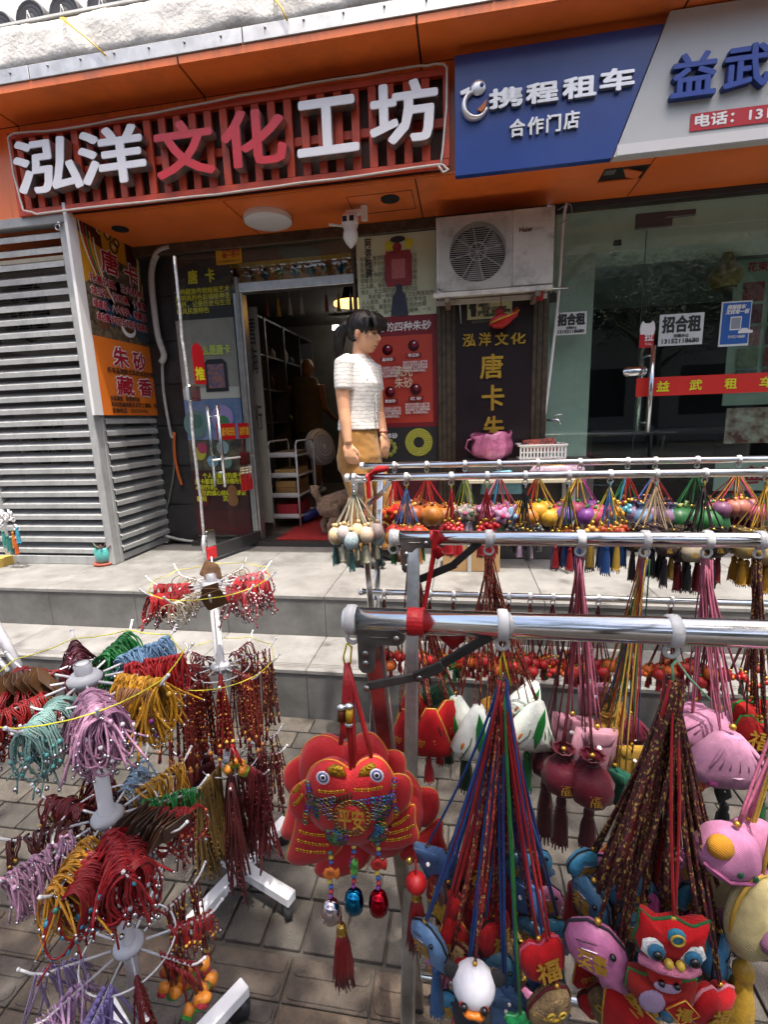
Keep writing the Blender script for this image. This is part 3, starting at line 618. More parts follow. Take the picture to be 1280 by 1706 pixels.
for (u, v, r) in ((.5, .90, .035), (.42, .95, .03), (.55, .93, .025)):
    b = MB(); c = onb(u, v); b.torus(c+V((.0015, 0, 0)), r, .006, EY, EZ, 18, 4); b.build('eye_motif', mat('print_brown', '#4c2a14', .5), bn); b = MB(); b.ell(c+V((.002, 0, 0)), (.001, r*.45, r*.35), 10, 6); b.build('eye_motif', mat('print_cream', '#d8cdb4', .5), bn)
for (u, v, r, h) in ((.3, .55, .09, '#2c3d57'), (.68, .56, .1, '#31486a'), (.5, .62, .12, '#4a1f1c'), (.2, .5, .06, '#6b3b24'), (.8, .48, .07, '#39424d'), (.5, .68, .05, '#7d5a2a')):
    b = MB(); c = onb(u, v); b.plate([(r*math.cos(2*math.pi*i/20)*(1+.12*math.cos(5*i)), r*math.sin(2*math.pi*i/20)*(1+.12*math.sin(4*i))) for i in range(20)], .0012, c, EY, EZ); b.build('print_motif', mat('print_'+h, h, .5), bn, False)
b = MB(); c = onb(.58, .485); b.plate([(.075*math.cos(2*math.pi*i/24), .06*math.sin(2*math.pi*i/24)) for i in range(24)], .0017, c, EY, EZ); b.build('bowl_print', mat('print_white', (0, 0, 0)), bn, False)
b = MB(); b.plate([(.055*math.cos(2*math.pi*i/24), .042*math.sin(2*math.pi*i/24)) for i in range(24)], .0021, c+V((0, .005, .01)), EY, EZ); b.build('bowl_print', mat('print_tea', '#4a2a12', .4), bn, False)
PW = mat('print_white', (0, 0, 0)); PR = mat('print_red', '#a8142a', .5); PKK = mat('print_black', (.02, .02, .02), .5); PYL = mat('print_yellow', '#d8d426', .5)
def outl(body, u, v, du, dv, bold=.006, m=PR, ol=PW, par=None, k=.0024):
    O = onb(u, v)
    if ol: letter(body, O, EY, EZ, du*(BY1-BY0), dv*(BZ1-BZ0), ol, bn, bold=bold*1.9, off=k)
    letter(body, O, EY, EZ, du*(BY1-BY0), dv*(BZ1-BZ0), m, bn, bold=bold*.7, off=k+.0025)
outl('唐', .27, .75, .25, .115); outl('卡', .62, .735, .22, .11)
for i, (s_, u, du) in enumerate((('扎基拉姆、五大财神、', .07, .84), ('龙五爷、药师佛、十善度、', .06, .9), ('绿度母、八大守护、地藏王等', .07, .9), ('本店唐卡均已去大昭寺 加持开光', .1, .88))):
    outl(s_, u, .675-i*.062, du, .042, .0026)
outl('朱', .26, .262, .24, .105); outl('砂', .58, .26, .22, .1); outl('藏', .26, .112, .27, .1); outl('香', .62, .115, .24, .095)
outl('所有品类款式朱砂本店均有', .14, .225, .78, .03, .0012, PKK, None); outl('多款藏香、财香等均有', .13, .078, .48, .026, .001, PKK, None); outl('均可现编现配各式手工编绳、项链', .13, .045, .83, .026, .001, PKK, None); outl('咨询电话：15332331961', .13, .012, .6, .026, .001, PKK, None)
# pipes and hoses by the pier
def hose(name, label, pxs, Y, r, m, cat='pipe'):
    P = [PY(x, y, Y) for x, y in pxs]; pp = []
    for i in range(len(P)-1):
        p0, p1, p2, p3 = P[max(i-1, 0)], P[i], P[i+1], P[min(i+2, len(P)-1)]
        for t in (0, .25, .5, .75): pp.append(.5*((2*p1)+(-p0+p2)*t+(2*p0-5*p1+4*p2-p3)*t*t+(-p0+3*p1-3*p2+p3)*t**3))
    b = MB(); b.tube(pp+[P[-1]], r, 10); o = b.build(name, m, None); return tag(o, label, cat)
hose('insulated_pipe', 'white wrapped pipe curving down beside the banner', ((283, 412), (262, 422), (252, 455), (256, 510), (263, 560), (273, 592), (268, 604)), 3.40, .022, mat('pipe_wrap', (.45, .44, .42), .8, var=.15, scale=30, bump=.6, bscale=40))
hose('grey_conduit', 'thin grey conduit running down the dark tiled pier', ((270, 590), (272, 650), (283, 716), (287, 730)), 3.42, .011, GREYP)
hose('orange_hose', 'orange hose looping down the dark tiled pier', ((290, 720), (291, 760), (297, 790), (303, 808)), 3.43, .011, mat('orange_hose', '#b4561f', .5), 'hose')
hose('green_hose', 'dark green hose looping behind the louvre side', ((287, 728), (290, 780), (282, 830), (276, 850)), 3.44, .008, mat('green_hose', (.1, .12, .1), .5), 'hose')
hose('floor_tube', 'short grey tube lying on the porch beside the cabinet', ((276, 893), (300, 899), (322, 902)), 3.36, .011, GREYP)
# ================================================================== open glass door
dr = thing('glass_door', 'open frameless glass door with worn silver edge strip and red tape at its foot', 'door', (-1.72, 2.88, .5))
DA, DB = V((-1.72, 2.885, 0)), V((-1.555, 3.40, 0)); DU = (DB-DA).normalized(); DL = (DB-DA).length; DN = DU.cross(EZ)
DZ0, DZ1 = .505, 2.41
def dpt(u, z, n=0.): return DA+DU*u+EZ*z+DN*n
def dbox(name, u0, u1, z0, z1, n0, n1, m, bev=0, par=None):
    b = MB(); M = Matrix((DU, DN, EZ)).transposed(); c = dpt((u0+u1)/2, (z0+z1)/2, (n0+n1)/2); d = (abs(u1-u0), abs(n1-n0), abs(z1-z0))
    if bev: b.bbox(c, d, bev, M)
    else: b.box(c, d, M)
    return b.build(name, m, par or dr, False)
dbox('pane', .012, DL-.01, DZ0+.09, DZ1, -.005, .005, GLASSD)
dbox('bottom_rail', .05, DL, DZ0, DZ0+.088, -.022, .022, mat('black_rail', (.03, .03, .032), .25), .004)
dbox('hinge_stile', DL-.03, DL-.004, DZ0+.09, DZ1-.0, -.012, .012, ALF, .002)
b = MB(); pts = [dpt(.004+.006*math.sin(z*9)*random.random(), z, random.uniform(-.003, .003)) for z in [DZ0+.16+(DZ1-DZ0-.16)*i/30 for i in range(31)]]
b.tube(pts, .011, 6, sq=.8); b.build('edge_strip', mat('worn_silver_strip', (.55, .55, .55), .4, metal=.5, var=.35, scale=40, bump=.6, bscale=60), dr)
b = MB(); b.tube([dpt(.0, DZ0+.0), dpt(-.004, DZ0+.06), dpt(-.012, DZ0+.11), dpt(.003, DZ0+.17)], .012, 6); b.build('torn_edge_strip', mat('worn_silver_strip', (0, 0, 0)), dr)
dbox('patch_fitting', .01, .085, DZ0+.085, DZ0+.20, -.02, .02, STEEL, .004); dbox('red_tape', .0, .08, DZ0+.001, DZ0+.084, -.0235, .0235, mat('red_tape', '#c3202a', .4, var=.15, scale=30), .003)
zl = PY(322, 655, 2.9).z
dbox('door_lock', -.006, .085, zl-.05, zl+.05, -.02, .02, STEEL, .006)
for du, dz in ((.02, .03), (.02, -.03), (.06, .03), (.06, -.03)):
    b = MB(); b.cyl(dpt(du, zl+dz, .019), dpt(du, zl+dz, .023), .005, 8); b.build('bolt', BLACK, dr)
for nn in (-.045, .045):
    b = MB(); b.cyl(dpt(.19, 1.05+.48, nn), dpt(.19, .98, nn), .012, 14); b.build('pull_handle', STEEL, dr)
for zz in (1.46, 1.08):
    b = MB(); b.cyl(dpt(.19, zz, -.045), dpt(.19, zz, .045), .007, 8); b.build('handle_stud', STEEL, dr)
b = MB(); b.cyl(dpt(.12, 1.17, .03), dpt(DL-.03, 1.17, .03), .007, 8); b.build('cross_bar', WHITE, dr)
REDP = mat('red_poster', '#b5151f', .45)
o = dbox('push_sign', .055, .15, zl+.06, zl+.26, .006, .009, REDP); letter('推', dpt(.065, zl+.085, .009), DU, EZ, .075, .08, PYL, dr, bold=.003)
b = MB(); b.plate([(0, 0), (.095, 0), (.085, .035), (.0475, .06), (.01, .035)], .003, dpt(.055, zl+.26, .006), DU, EZ); b.build('push_sign_top', REDP, dr, False)
for u0, u1, t in ((.20, .375, '所有唐卡均已开光'), (.405, .565, '店内学习禁止拍照')):
    dbox('red_notice', u0, u1, 1.30, 1.41, .006, .008, REDP); letter(t, dpt(u0+.01, 1.325, .008), DU, EZ, u1-u0-.02, .06, mat('print_gold2', '#e0b53a', .5), dr, bold=.001)
# beaded red pouch hanging on the door
hp = thing('tassel_hanging', 'dark red pouch with beaded red tassels hanging inside the glass door', 'hanging', dpt(.42, 1.0, .03))
b = MB(); b.puff([(-.05, -.05), (.05, -.05), (.052, .045), (-.052, .045)], .014, dpt(.42, 1.16, .03), DU, EZ); b.build('pouch', cloth('#5a1016'), hp)
b = MB(); b.tube([dpt(.40, 1.2, .03), dpt(.42, 1.29, .02), dpt(.44, 1.2, .03)], .003, 5); b.build('cord', satin('#a3181f'), hp)
for i in range(6):
    u = .37+i*.02; b = MB()
    for k in range(3): b.ell(dpt(u, 1.09-k*.018, .03), .008, 8, 5)
    b.build('bead', mat('bead_mix_%d' % (i % 2), ('#c9b07a', '#d9d4cc')[i % 2], .3), hp)
    b = MB(); b.tassel(dpt(u, 1.045, .03), .13, .009, 8); b.build('tassel', satin('#c01c22'), hp)
# yellow notice on the transom
yn = thing('yellow_notice', 'small yellow surveillance notice on the transom glass left of the doorway', 'notice', PY(380, 440, 3.41))
a, c = PY(361, 442, 3.412), PY(401, 406, 3.412); bx('sheet', (a.x, 3.410, a.z), (c.x, 3.414, c.z), mat('yellow_sheet', '#c79a1c', .5), yn)
letter('内有监控\n偷一罚十', (a.x+.05, 3.4098, a.z+.04), EX, EZ, c.x-a.x-.06, c.z-a.z-.055, PR, yn, bold=.001); letter('请勿做愚蠢行为', (a.x+.012, 3.4098, a.z+.01), EX, EZ, c.x-a.x-.024, .018, PKK, yn)
# ================================================================== posters
def px_rect(q, Y): a, c = PY(q[0], q[3], Y), PY(q[2], q[1], Y); return a.x, a.z, c.x, c.z
class Poster:
    def __init__(s, name, label, x0, z0, x1, z1, Y, base, cat='poster'):
        s.t = thing(name, label, cat, ((x0+x1)/2, Y, z0)); s.x0, s.z0, s.x1, s.z1, s.Y = x0, z0, x1, z1, Y; s.k = 0
        bx('sheet', (x0, Y, z0), (x1, Y+.003, z1), base, s.t)
    def rect(s, name, u0, v0, u1, v1, m):
        s.k += 1; W_, H_ = s.x1-s.x0, s.z1-s.z0; y = s.Y-.0006*s.k
        return bx(name, (s.x0+u0*W_, y-.0005, s.z0+v0*H_), (s.x0+u1*W_, y, s.z0+v1*H_), m, s.t)
    def shape(s, name, u, v, pts, m, sc=1.):
        s.k += 1; b = MB(); b.plate([(x*sc, z*sc) for x, z in pts], .0005, (s.x0+u*(s.x1-s.x0), s.Y-.0006*s.k, s.z0+v*(s.z1-s.z0)), EX, EZ); return b.build(name, m, s.t, False)
    def disc(s, name, u, v, rx, rz, m): return s.shape(name, u, v, [(rx*math.cos(2*math.pi*i/22), rz*math.sin(2*math.pi*i/22)) for i in range(22)], m)
    def text(s, t, u0, v0, u1, v1, m, bold=0., lsp=1., skew=0.):
        s.k += 1; W_, H_ = s.x1-s.x0, s.z1-s.z0
        return letter(t, (s.x0+u0*W_, s.Y-.0006*s.k, s.z0+v0*H_), EX, EZ, (u1-u0)*W_, (v1-v0)*H_, m, s.t, bold=bold, lsp=lsp, skew=skew)
# left of the door, behind the pane
LP = Poster('thangka_poster', 'tall collage poster about painted scrolls on the pane left of the door', -2.075, .55, -1.62, 2.56, 3.413, mat('poster_black', (.02, .02, .022), .5))
LP.rect('picture_photo', 0, .56, 1, .80, mat('photo_grey', '#8d8a84', .5, var=.15, scale=5)); LP.rect('picture_base', 0, .52, 1, .56, mat('photo_pale', '#b9b6b0', .5))
LP.rect('picture_scene', 0, .37, 1, .519, mat('photo_blue', '#4a6c9c', .5, scale=9, col2='#7d86a8')); LP.rect('picture_table', 0, .255, 1, .369, mat('photo_dark', '#2a2a2c', .5, scale=14, col2='#6f6450')); LP.rect('caption_panel', 0, .1, 1, .254, mat('photo_maroon', '#3a1216', .5)); LP.rect('picture_floor', 0, 0, 1, .099, mat('photo_maroon2', '#4a1014', .5))
LP.text('唐', .3, .92, .46, .965, PYL, .003); LP.text('卡', .6, .92, .75, .965, PYL, .003); LP.text('一种藏族传统绘画艺术\n用明亮的色彩描绘神圣\n世界，记录历史与生活\n极具民族特色', .05, .80+.02, .98, .905, PYL, .0008)
LP.text('什么是唐卡', .3, .675, .9, .71, mat('print_lime', '#c9d86a', .5), .002); LP.shape('pendant_print', .62, .60, [(-.09, -.11), (.09, -.11), (.09, .09), (.06, .12), (-.06, .12), (-.09, .09)], mat('print_navy', '#151a26', .5)); LP.shape('pendant_print', .62, .60, [(-.065, -.085), (.065, -.085), (.065, .085), (-.065, .085)], mat('print_navyblue', '#2a4a86', .5, scale=40, col2='#a36a4a'))
for (u, v, r, h) in ((.66, .45, .09, '#9a86c0'), (.66, .43, .055, '#3d7a58'), (.18, .43, .1, '#5f7d80'), (.2, .44, .05, '#3f6a62'), (.2, .32, .05, '#b0a840'), (.25, .34, .04, '#a33d5c'), (.62, .34, .05, '#8aa0a8'), (.42, .29, .045, '#6b9ac2'), (.66, .285, .045, '#6d8a86')): LP.disc('picture_print', u, v, r, r*1.05, mat('print_'+h, h, .4))
LP.text('      个人挂需请的唐卡\n唐卡都是经过师傅所精\n心制作的。\n    您的诚心结缘请详谈\n雕刻            沉香', .06, .135, .96, .245, PYL, .0012)
for (u, h) in ((.18, '#5a1418'), (.72, '#8a5a36')):
    LP.disc('figurine_print', u, .14, .045, .05, mat('print_'+h, h, .35)); LP.disc('figurine_print', u, .175, .04, .045, mat('print_'+h, h, .35))
# scroll beside the door
Poster('door_scroll', 'narrow grey calligraphy scroll on the wall inside the doorway', -1.60, .62, -1.50, 2.25, 3.56, mat('scroll_grey', '#77736a', .7, var=.1)).text('雪\n海\n·\n行', .25, .45, .75, .95, PKK, .001)
# right of the door
GP = Poster('green_poster', 'pale green poster with cinnabar pendant picture and calligraphy', -.70, 2.086, -.17, 2.597, 3.405, mat('pale_green_sheet', '#c2ccae', .55, var=.06, scale=5))
GP.text('阿\n弥\n陀\n佛', .11, .5, .19, .97, PKK, .001); GP.text('朱', .37, .80, .47, .92, PYL, .004); GP.text('砂', .62, .81, .72, .93, PYL, .004)
GP.text('朱砂，肤质细腻，性质，临沂\n自化解不好的女生，女性的成\n有增福，小孩子最宜在感冒后\n镇静安神辟邪驱凶纳福吉大神\n安眠灵小儿夜啼镇惊安神小瓶\n之人群，朱砂上品也是天地之\n当士，女士部的情缘大德四运\n      朱砂是一种具有医学文化两面和作\n人人佩饰，朱砂天然传统化亨中宝\n安吉福，最医的汇聚和红艳的珍明\n人人佩戴，油户四把上的精神，一大', .04, .03, .97, .76, mat('print_grey', '#3c4438', .5), 0)
DC = mat('print_carmine', '#8a2c33', .4, var=.2, scale=30); GP.disc('bead_print', .52, .84, .03, .03, DC); GP.shape('pendant_print', .53, .58, [(-.08, -.11), (.08, -.11), (.092, -.07), (.092, .07), (.08, .11), (-.08, .11), (-.092, .07), (-.092, -.07)], DC); GP.shape('pendant_print', .53, .58, [(-.045, -.06), (.045, -.06), (.045, .06), (-.045, .06)], mat('print_rose', '#b3686a', .4, var=.2, scale=50))
GP.shape('tassel_print', .53, .0, [(-.06, 0), (.06, 0), (.045, .12), (.02, .16), (.02, .2), (-.02, .2), (-.02, .16), (-.045, .12)], mat('print_slate', '#2c3244', .5)); GP.disc('knot_print', .53, .93, .05, .02, PKK)
RP = Poster('red_poster', 'dark red poster about four kinds of cinnabar with round stone pictures', -.70, 1.345, -.17, 2.085, 3.405, mat('wine_sheet', '#74121f', .5))
RP.rect('inner_panel', .08, .04, .94, .83, mat('brick_red_sheet', '#a83223', .5, scale=2, col2='#b8402c')); RP.text('常见的四种朱砂', .1, .87, .92, .95, PW, .0012, skew=.12)
for u, v, n_ in ((.36, .71, '晶体砂'), (.70, .735, '帝王砂'), (.38, .33, '紫金砂'), (.72, .345, '红 砂')):
    RP.disc('stone_print', u, v, .037, .037, mat('stone_dark', '#3c0a14', .2)); RP.disc('stone_print', u+.015, v+.015, .022, .022, mat('stone_light', '#7c2034', .2)); RP.disc('stone_glint', u+.01, v+.025, .007, .006, PW); RP.rect('caption_panel', u-.1, v-.105, u+.1, v-.065, mat('wine2', '#7a1420', .5)); RP.text(n_, u-.07, v-.1, u+.07, v-.07, PW, .0006)
for u, v in ((.2, .46), (.56, .5), (.2, .09), (.58, .12)): RP.text('朱砂又名辰砂上成下条\n砂又又名丹砂含硫化汞\n是天然矿石之精华带来\n吉祥，色泽鲜红纯正。', u, v, u+.32, v+.1, PW, .0003)
RP.text('流光\n朱砂', .45, .36, .68, .56, mat('print_cream', '#d8cdb4', .5), .0005)
BP = Poster('black_poster', 'black poster with green bead necklace pictures below the red poster', -.70, .57, -.17, 1.344, 3.405, mat('poster_black', (0, 0, 0)))
BP.text('晶体砂', .25, .90, .46, .95, PW, .0006); BP.rect('lower_panel', 0, .0, 1, .58, mat('wine3', '#4c0f1c', .5))
for r in (.045, .06, .075, .09):
    for i in range(int(r*420)):
        a_ = 2*math.pi*i/int(r*420); b = MB(); b.ell((-.305+r*math.cos(a_), 3.4005, 1.235+r*math.sin(a_)), (.0095, .003, .0095), 7, 4); b.build('bead_print', mat('bead_olive', '#a8a83c', .3), BP.t)
for i in range(14):
    a_ = 2*math.pi*i/14; b = MB(); b.ell((-.56+.085*math.cos(a_), 3.4005, 1.2+.06*math.sin(a_)), (.017, .004, .017), 8, 5); b.build('bead_print', mat('bead_olive2', '#8e9440', .3), BP.t)
# ================================================================== gold lettered board
bd = thing('gold_lettered_board', 'dark wood shop board with raised gold characters below the air conditioner', 'sign', (.2, 3.38, .5))
bx('board', (-.044, 3.372, .5), (.449, 3.40, 2.6), mat('dark_aubergine_board', '#1c0d14', .3, var=.15, scale=4, coat=.3), bd)
GOLD = mat('gold_character', '#c9a23f', .38, metal=.6, var=.15, scale=30)
CHS = GOLD
for ch, q in zip('泓洋文化', ((771, 555, 793, 578), (798, 553, 819, 577), (825, 553, 848, 576), (851, 553, 877, 574))): bigchar(ch, q, GOLD, bd, 3.372, .012, .002)
for ch, q in zip('唐卡朱砂', ((800, 588, 839, 632), (803, 640, 841, 685), (805, 692, 842, 735), (805, 745, 843, 790))): bigchar(ch, q, GOLD, bd, 3.372, .014, .004)
CHS = CHS2
x0, z0, x1, z1 = px_rect((779, 498, 854, 533), 3.365); NP = Poster('surveillance_notice', 'small black and white surveillance notice above the gold characters', x0, z0, x1, z1, 3.365, mat('notice_sheet', '#b9b88f', .5), 'notice')
NP.text('温馨提示：\n     您已进入24小时监控\n监控区域，请保管好您的财\n产，如需协助请报', .24, .1, .97, .85, PKK, .0005); NP.shape('camera_print', .12, .6, [(-.025, 0), (.02, .0), (.025, .03), (-.02, .03)], PKK); NP.shape('figure_print', .14, .15, [(-.015, 0), (.015, 0), (.02, .05), (-.02, .05)], PKK); NP.text('监控区域24小时录像', .1, -.22, .7, -.06, mat('print_grey2', '#77775f', .5))
# red fish ornament hanging below the air conditioner
def fish_outline(s=1.):
    return [(x*s, y*s) for x, y in ((-.10, 0), (-.07, .035), (-.02, .05), (.03, .035), (.06, .01), (.09, .03), (.12, .05), (.115, .015), (.10, -.01), (.07, -.02), (.04, -.04), (-.02, -.055), (-.07, -.035))]
fo = thing('fish_ornament', 'red cloth fish charm with gold trim hanging under the air conditioner', 'ornament', PY(840, 535, 3.25))
p = PY(838, 533, 3.25); b = MB(); b.puff(fish_outline(.9), .03, p, V((.96, 0, .28)), V((-.28, 0, .96))); b.build('body', satin('#c31a1c'), fo)
b = MB(); b.tube([p+V((-.08, -.025, -.02)), p+V((-.02, -.036, .0)), p+V((.04, -.03, .02)), p+V((.1, -.012, .05))], .006, 5); b.build('trim', mat('gold_trim', '#b8862c', .4, metal=.5), fo)
b = MB(); b.tube([p+V((-.01, 0, .03)), p+V((-.012, 0, .19))], .003, 5); b.build('cord', satin('#a3181f'), fo)
b = MB(); b.ell(p+V((-.02, -.01, .045)), (.03, .02, .028), 12, 7); b.build('bead', satin('#a3181f'), fo)
# bits hanging from the bracket rail
for (px, py, h, nm, lb) in ((763, 487, '#c9c9c4', 'round_charm', 'pale round charm hanging at the left of the bracket rail'), (900, 492, '#b03a3a', 'red_tag', 'small red patterned tag hanging at the right of the bracket rail'), (922, 495, '#2b2b2b', 'dark_tag', 'small dark tag hanging beyond the red tag')):
    p = PY(px, py, 3.16); b = MB()
    if nm == 'round_charm': b.puff([(.034*math.cos(2*math.pi*i/12), .034*math.sin(2*math.pi*i/12)) for i in range(12)], .012, p, EX, EZ); b.tube([p+V((.01, 0, -.03)), p+V((.02, .01, -.18))], .002, 4)
    else: b.puff([(-.022, -.03), (.022, -.03), (.022, .02), (0, .03), (-.022, .02)], .006, p, EX, EZ)
    o = b.build(nm, cloth(h), None); tag(o, lb, 'charm')
b = MB(); b.cyl(PY(735, 488, 3.155), PY(947, 480, 3.155), .006, 8); o = b.build('hanging_rod', STEEL, None); tag(o, 'thin metal rod fixed under the air conditioner', 'rod')
hose('white_conduit', 'white plastic conduit running down beside the bronze frame', ((944, 338), (938, 380), (932, 480), (922, 580), (910, 680), (907, 692)), 3.37, .009, WHITE)
hose('thin_wire', 'thin black wire loop beside the air conditioner', ((930, 350), (950, 340), (952, 360), (935, 372)), 3.36, .003, mat('grey_wire', (.3, .3, .3), .5), 'wire')
tp = thing('water_tap', 'chrome water tap on the bronze frame beside the board', 'tap', PY(915, 700, 3.34))
p = PY(912, 700, 3.36); b = MB(); b.tube([p, p+V((.03, -.03, 0)), p+V((.06, -.05, .0)), p+V((.075, -.055, -.03))], [.008, .009, .009, .007], 8); b.build('spout', STEEL, tp); b = MB(); b.tube([p+V((.04, -.04, .012)), p+V((.045, -.042, .03)), p+V((.085, -.05, .036))], .006, 6); b.build('lever', STEEL, tp)
# ================================================================== right hand office stickers
def sign_paper(name, label, q, Y, lines):
    x0, z0, x1, z1 = px_rect(q, Y); P_ = Poster(name, label, x0, z0, x1, z1, Y, mat('paper_white', (.62, .67, .68), .6), 'notice')
    for t, u0, v0, u1, v1, bo in lines: P_.text(t, u0, v0, u1, v1, PKK, bo)
    return P_
LN = [('招合租', .07, .42, .93, .92, .004), ('仅限办公', .34, .25, .68, .36, .0008), ('13152118680', .08, .07, .92, .21, .0012)]
sign_paper('letting_notice', 'white letting notice with black characters on the glass office door', (1097, 520, 1175, 577), 3.394, LN)
sign_paper('letting_notice', 'white letting notice on the fixed pane beside the conduit', (926, 518, 979, 559), 3.396, LN)
x0, z0, x1, z1 = px_rect((1197, 500, 1255, 578), 3.394); BQ = Poster('blue_rental_poster', 'blue car rental poster stuck on the glass office door', x0, z0, x1, z1, 3.394, mat('paper_white', (0, 0, 0)), 'poster'); BQ.rect('blue_field', .05, .05, .97, .97, mat('poster_blue', '#1f5ba8', .45)); BQ.text('携程租车\n无忧每一程', .15, .72, .9, .92, PW, .0015, skew=.2); BQ.rect('white_square', .33, .36, .7, .66, PW); BQ.rect('grey_square', .36, .385, .67, .635, mat('poster_grey', '#8a949e', .5)); BQ.text('13152118680', .3, .18, .85, .24, PW, .0005); BQ.shape('car_print', .62, .28, [(0, 0), (.08, 0), (.08, .015), (.06, .018), (.045, .03), (.02, .03), (.01, .018), (0, .015)], PW)
x0, z0, x1, z1 = px_rect((1061, 627, 1300, 658), 3.396)
za, zb_ = PY(1061, 661, 3.396).z, PY(1061, 630, 3.396).z
RB = Poster('red_door_strip', 'long red strip with yellow characters across the glass office door', PY(1061, 640, 3.396).x, za, 2.28, zb_, 3.3965, mat('strip_red', '#c8281e', .45), 'sticker')
for ch, (a_, c_) in zip('益武租车', ((1095, 1116), (1150, 1170), (1208, 1228), (1266, 1290))):
    xa, xb = PY(a_, 643, 3.394).x, PY(c_, 643, 3.394).x; letter(ch, (xa, 3.3945, za+.028), EX, EZ, xb-xa, zb_-za-.055, PYL, RB.t, bold=.002)
ps = thing('pull_sticker', 'red pull sticker topped by a white cat on the glass office door', 'sticker', PY(1078, 570, 3.395))
x0, z0, x1, z1 = px_rect((1065, 555, 1091, 580), 3.396); bx('red_square', (x0, 3.393, z0), (x1, 3.396, z1), REDP, ps); letter('拉', (x0+.03, 3.3925, z0+.04), EX, EZ, .05, .05, PW, ps, bold=.002); letter('PULL', (x0+.035, 3.3925, z0+.015), EX, EZ, .04, .014, PW, ps)
b = MB(); p = V(((x0+x1)/2, 3.393, z1+.025)); b.plate([(-.04, -.03), (.04, -.03), (.045, .0), (.04, .03), (.03, .05), (.015, .035), (-.015, .035), (-.03, .05), (-.04, .03), (-.045, 0)], .003, p, EX, EZ); b.build('cat_print', PW, ps, False)
# ---- office interior: flower posters, lamps
FP = Poster('flower_price_poster', 'large florist poster with rows of bouquet pictures inside the office', *[v for v in (PY(1215, 560, 4.0).x, 1.42, 3.2, 2.42)], 4.0, mat('florist_sheet', '#8fa095', .6))
FP.text('花束', .06, .92, .16, .98, PR, .002)
for r_ in range(5):
    for c_ in range(7):
        h = random.choice(('#7a2a2e', '#5a6a4a', '#8a5a5a', '#3e4a44', '#9a8a7a', '#6a3a4a')); FP.rect('bouquet_picture', .05+c_*.135, .72-r_*.15, .155+c_*.135, .85-r_*.15, mat('print_'+h, h, .5, var=.5, scale=40))
for r_, h in enumerate(('#6a2a2a', '#4a5a48')):
    FP.rect('bouquet_picture', .02+.4*r_, -.28, .38+.4*r_, -.02, mat('print2_'+h, h, .5, scale=14, col2='#b9b0a4'))
FS = Poster('flower_shop_sign', 'white fresh flowers sign with red characters low inside the office', PY(1198, 720, 4.0).x, .78, 3.2, 1.0, 4.0, mat('florist_white', '#a9b3ad', .6)); FS.text('鲜花', .16, .2, .5, .85, PR, .003); FS.rect('car_picture', .02, -.9, .3, -.1, mat('print_teal', '#35505a', .5, var=.4, scale=10)); FS.rect('leaf_picture', .32, -.9, .9, -.1, mat('print_leaf', '#2c4230', .5, var=.6, scale=18))
rl = thing('basket_lamp', 'woven bamboo pendant lamp hanging inside the office', 'lamp', PY(1212, 440, 3.8))
p = PY(1212, 440, 3.8); b = MB(); b.lathe(p, [(.012, .10), (.03, .06), (.05, 0), (.09, -.05), (.1, -.09), (.07, -.15)], 18, flute=9, fd=.05); b.build('shade', mat('bamboo', '#7d6a38', .7, var=.3, scale=40), rl); b = MB(); b.cyl(p+V((0, 0, .1)), p+V((0, 0, .42)), .003, 5); b.build('cord', BLACK, rl)
sp_ = thing('spot_lamp', 'small glass spotlight hanging behind the office pane', 'lamp', PY(1027, 412, 3.6)); p = PY(1027, 412, 3.6)
b = MB(); b.lathe(p, [(.012, .06), (.035, .04), (.045, 0), (.042, -.03), (.02, -.045), (.001, -.046)], 18); b.build('bulb', mat('clear_bulb', (.45, .47, .45), .1, spec=.8), sp_); b = MB(); b.lathe(p, [(.046, .03), (.05, .0), (.047, -.004)], 18, flute=9, fd=.08); b.build('crown', BLACK, sp_)
# desk silhouettes
dk = thing('office_desk', 'dark office desk standing deep inside the rental office', 'desk', (1.9, 5.2, .48)); bx('top', (1.2, 5, 1.17), (2.7, 5.6, 1.21), mat('desk_dark', (.08, .07, .06), .5), dk); bx('side_panel', (1.22, 5.02, .481), (1.26, 5.58, 1.169), mat('desk_dark', (0, 0, 0)), dk); bx('side_panel', (2.64, 5.02, .481), (2.68, 5.58, 1.169), mat('desk_dark', (0, 0, 0)), dk)
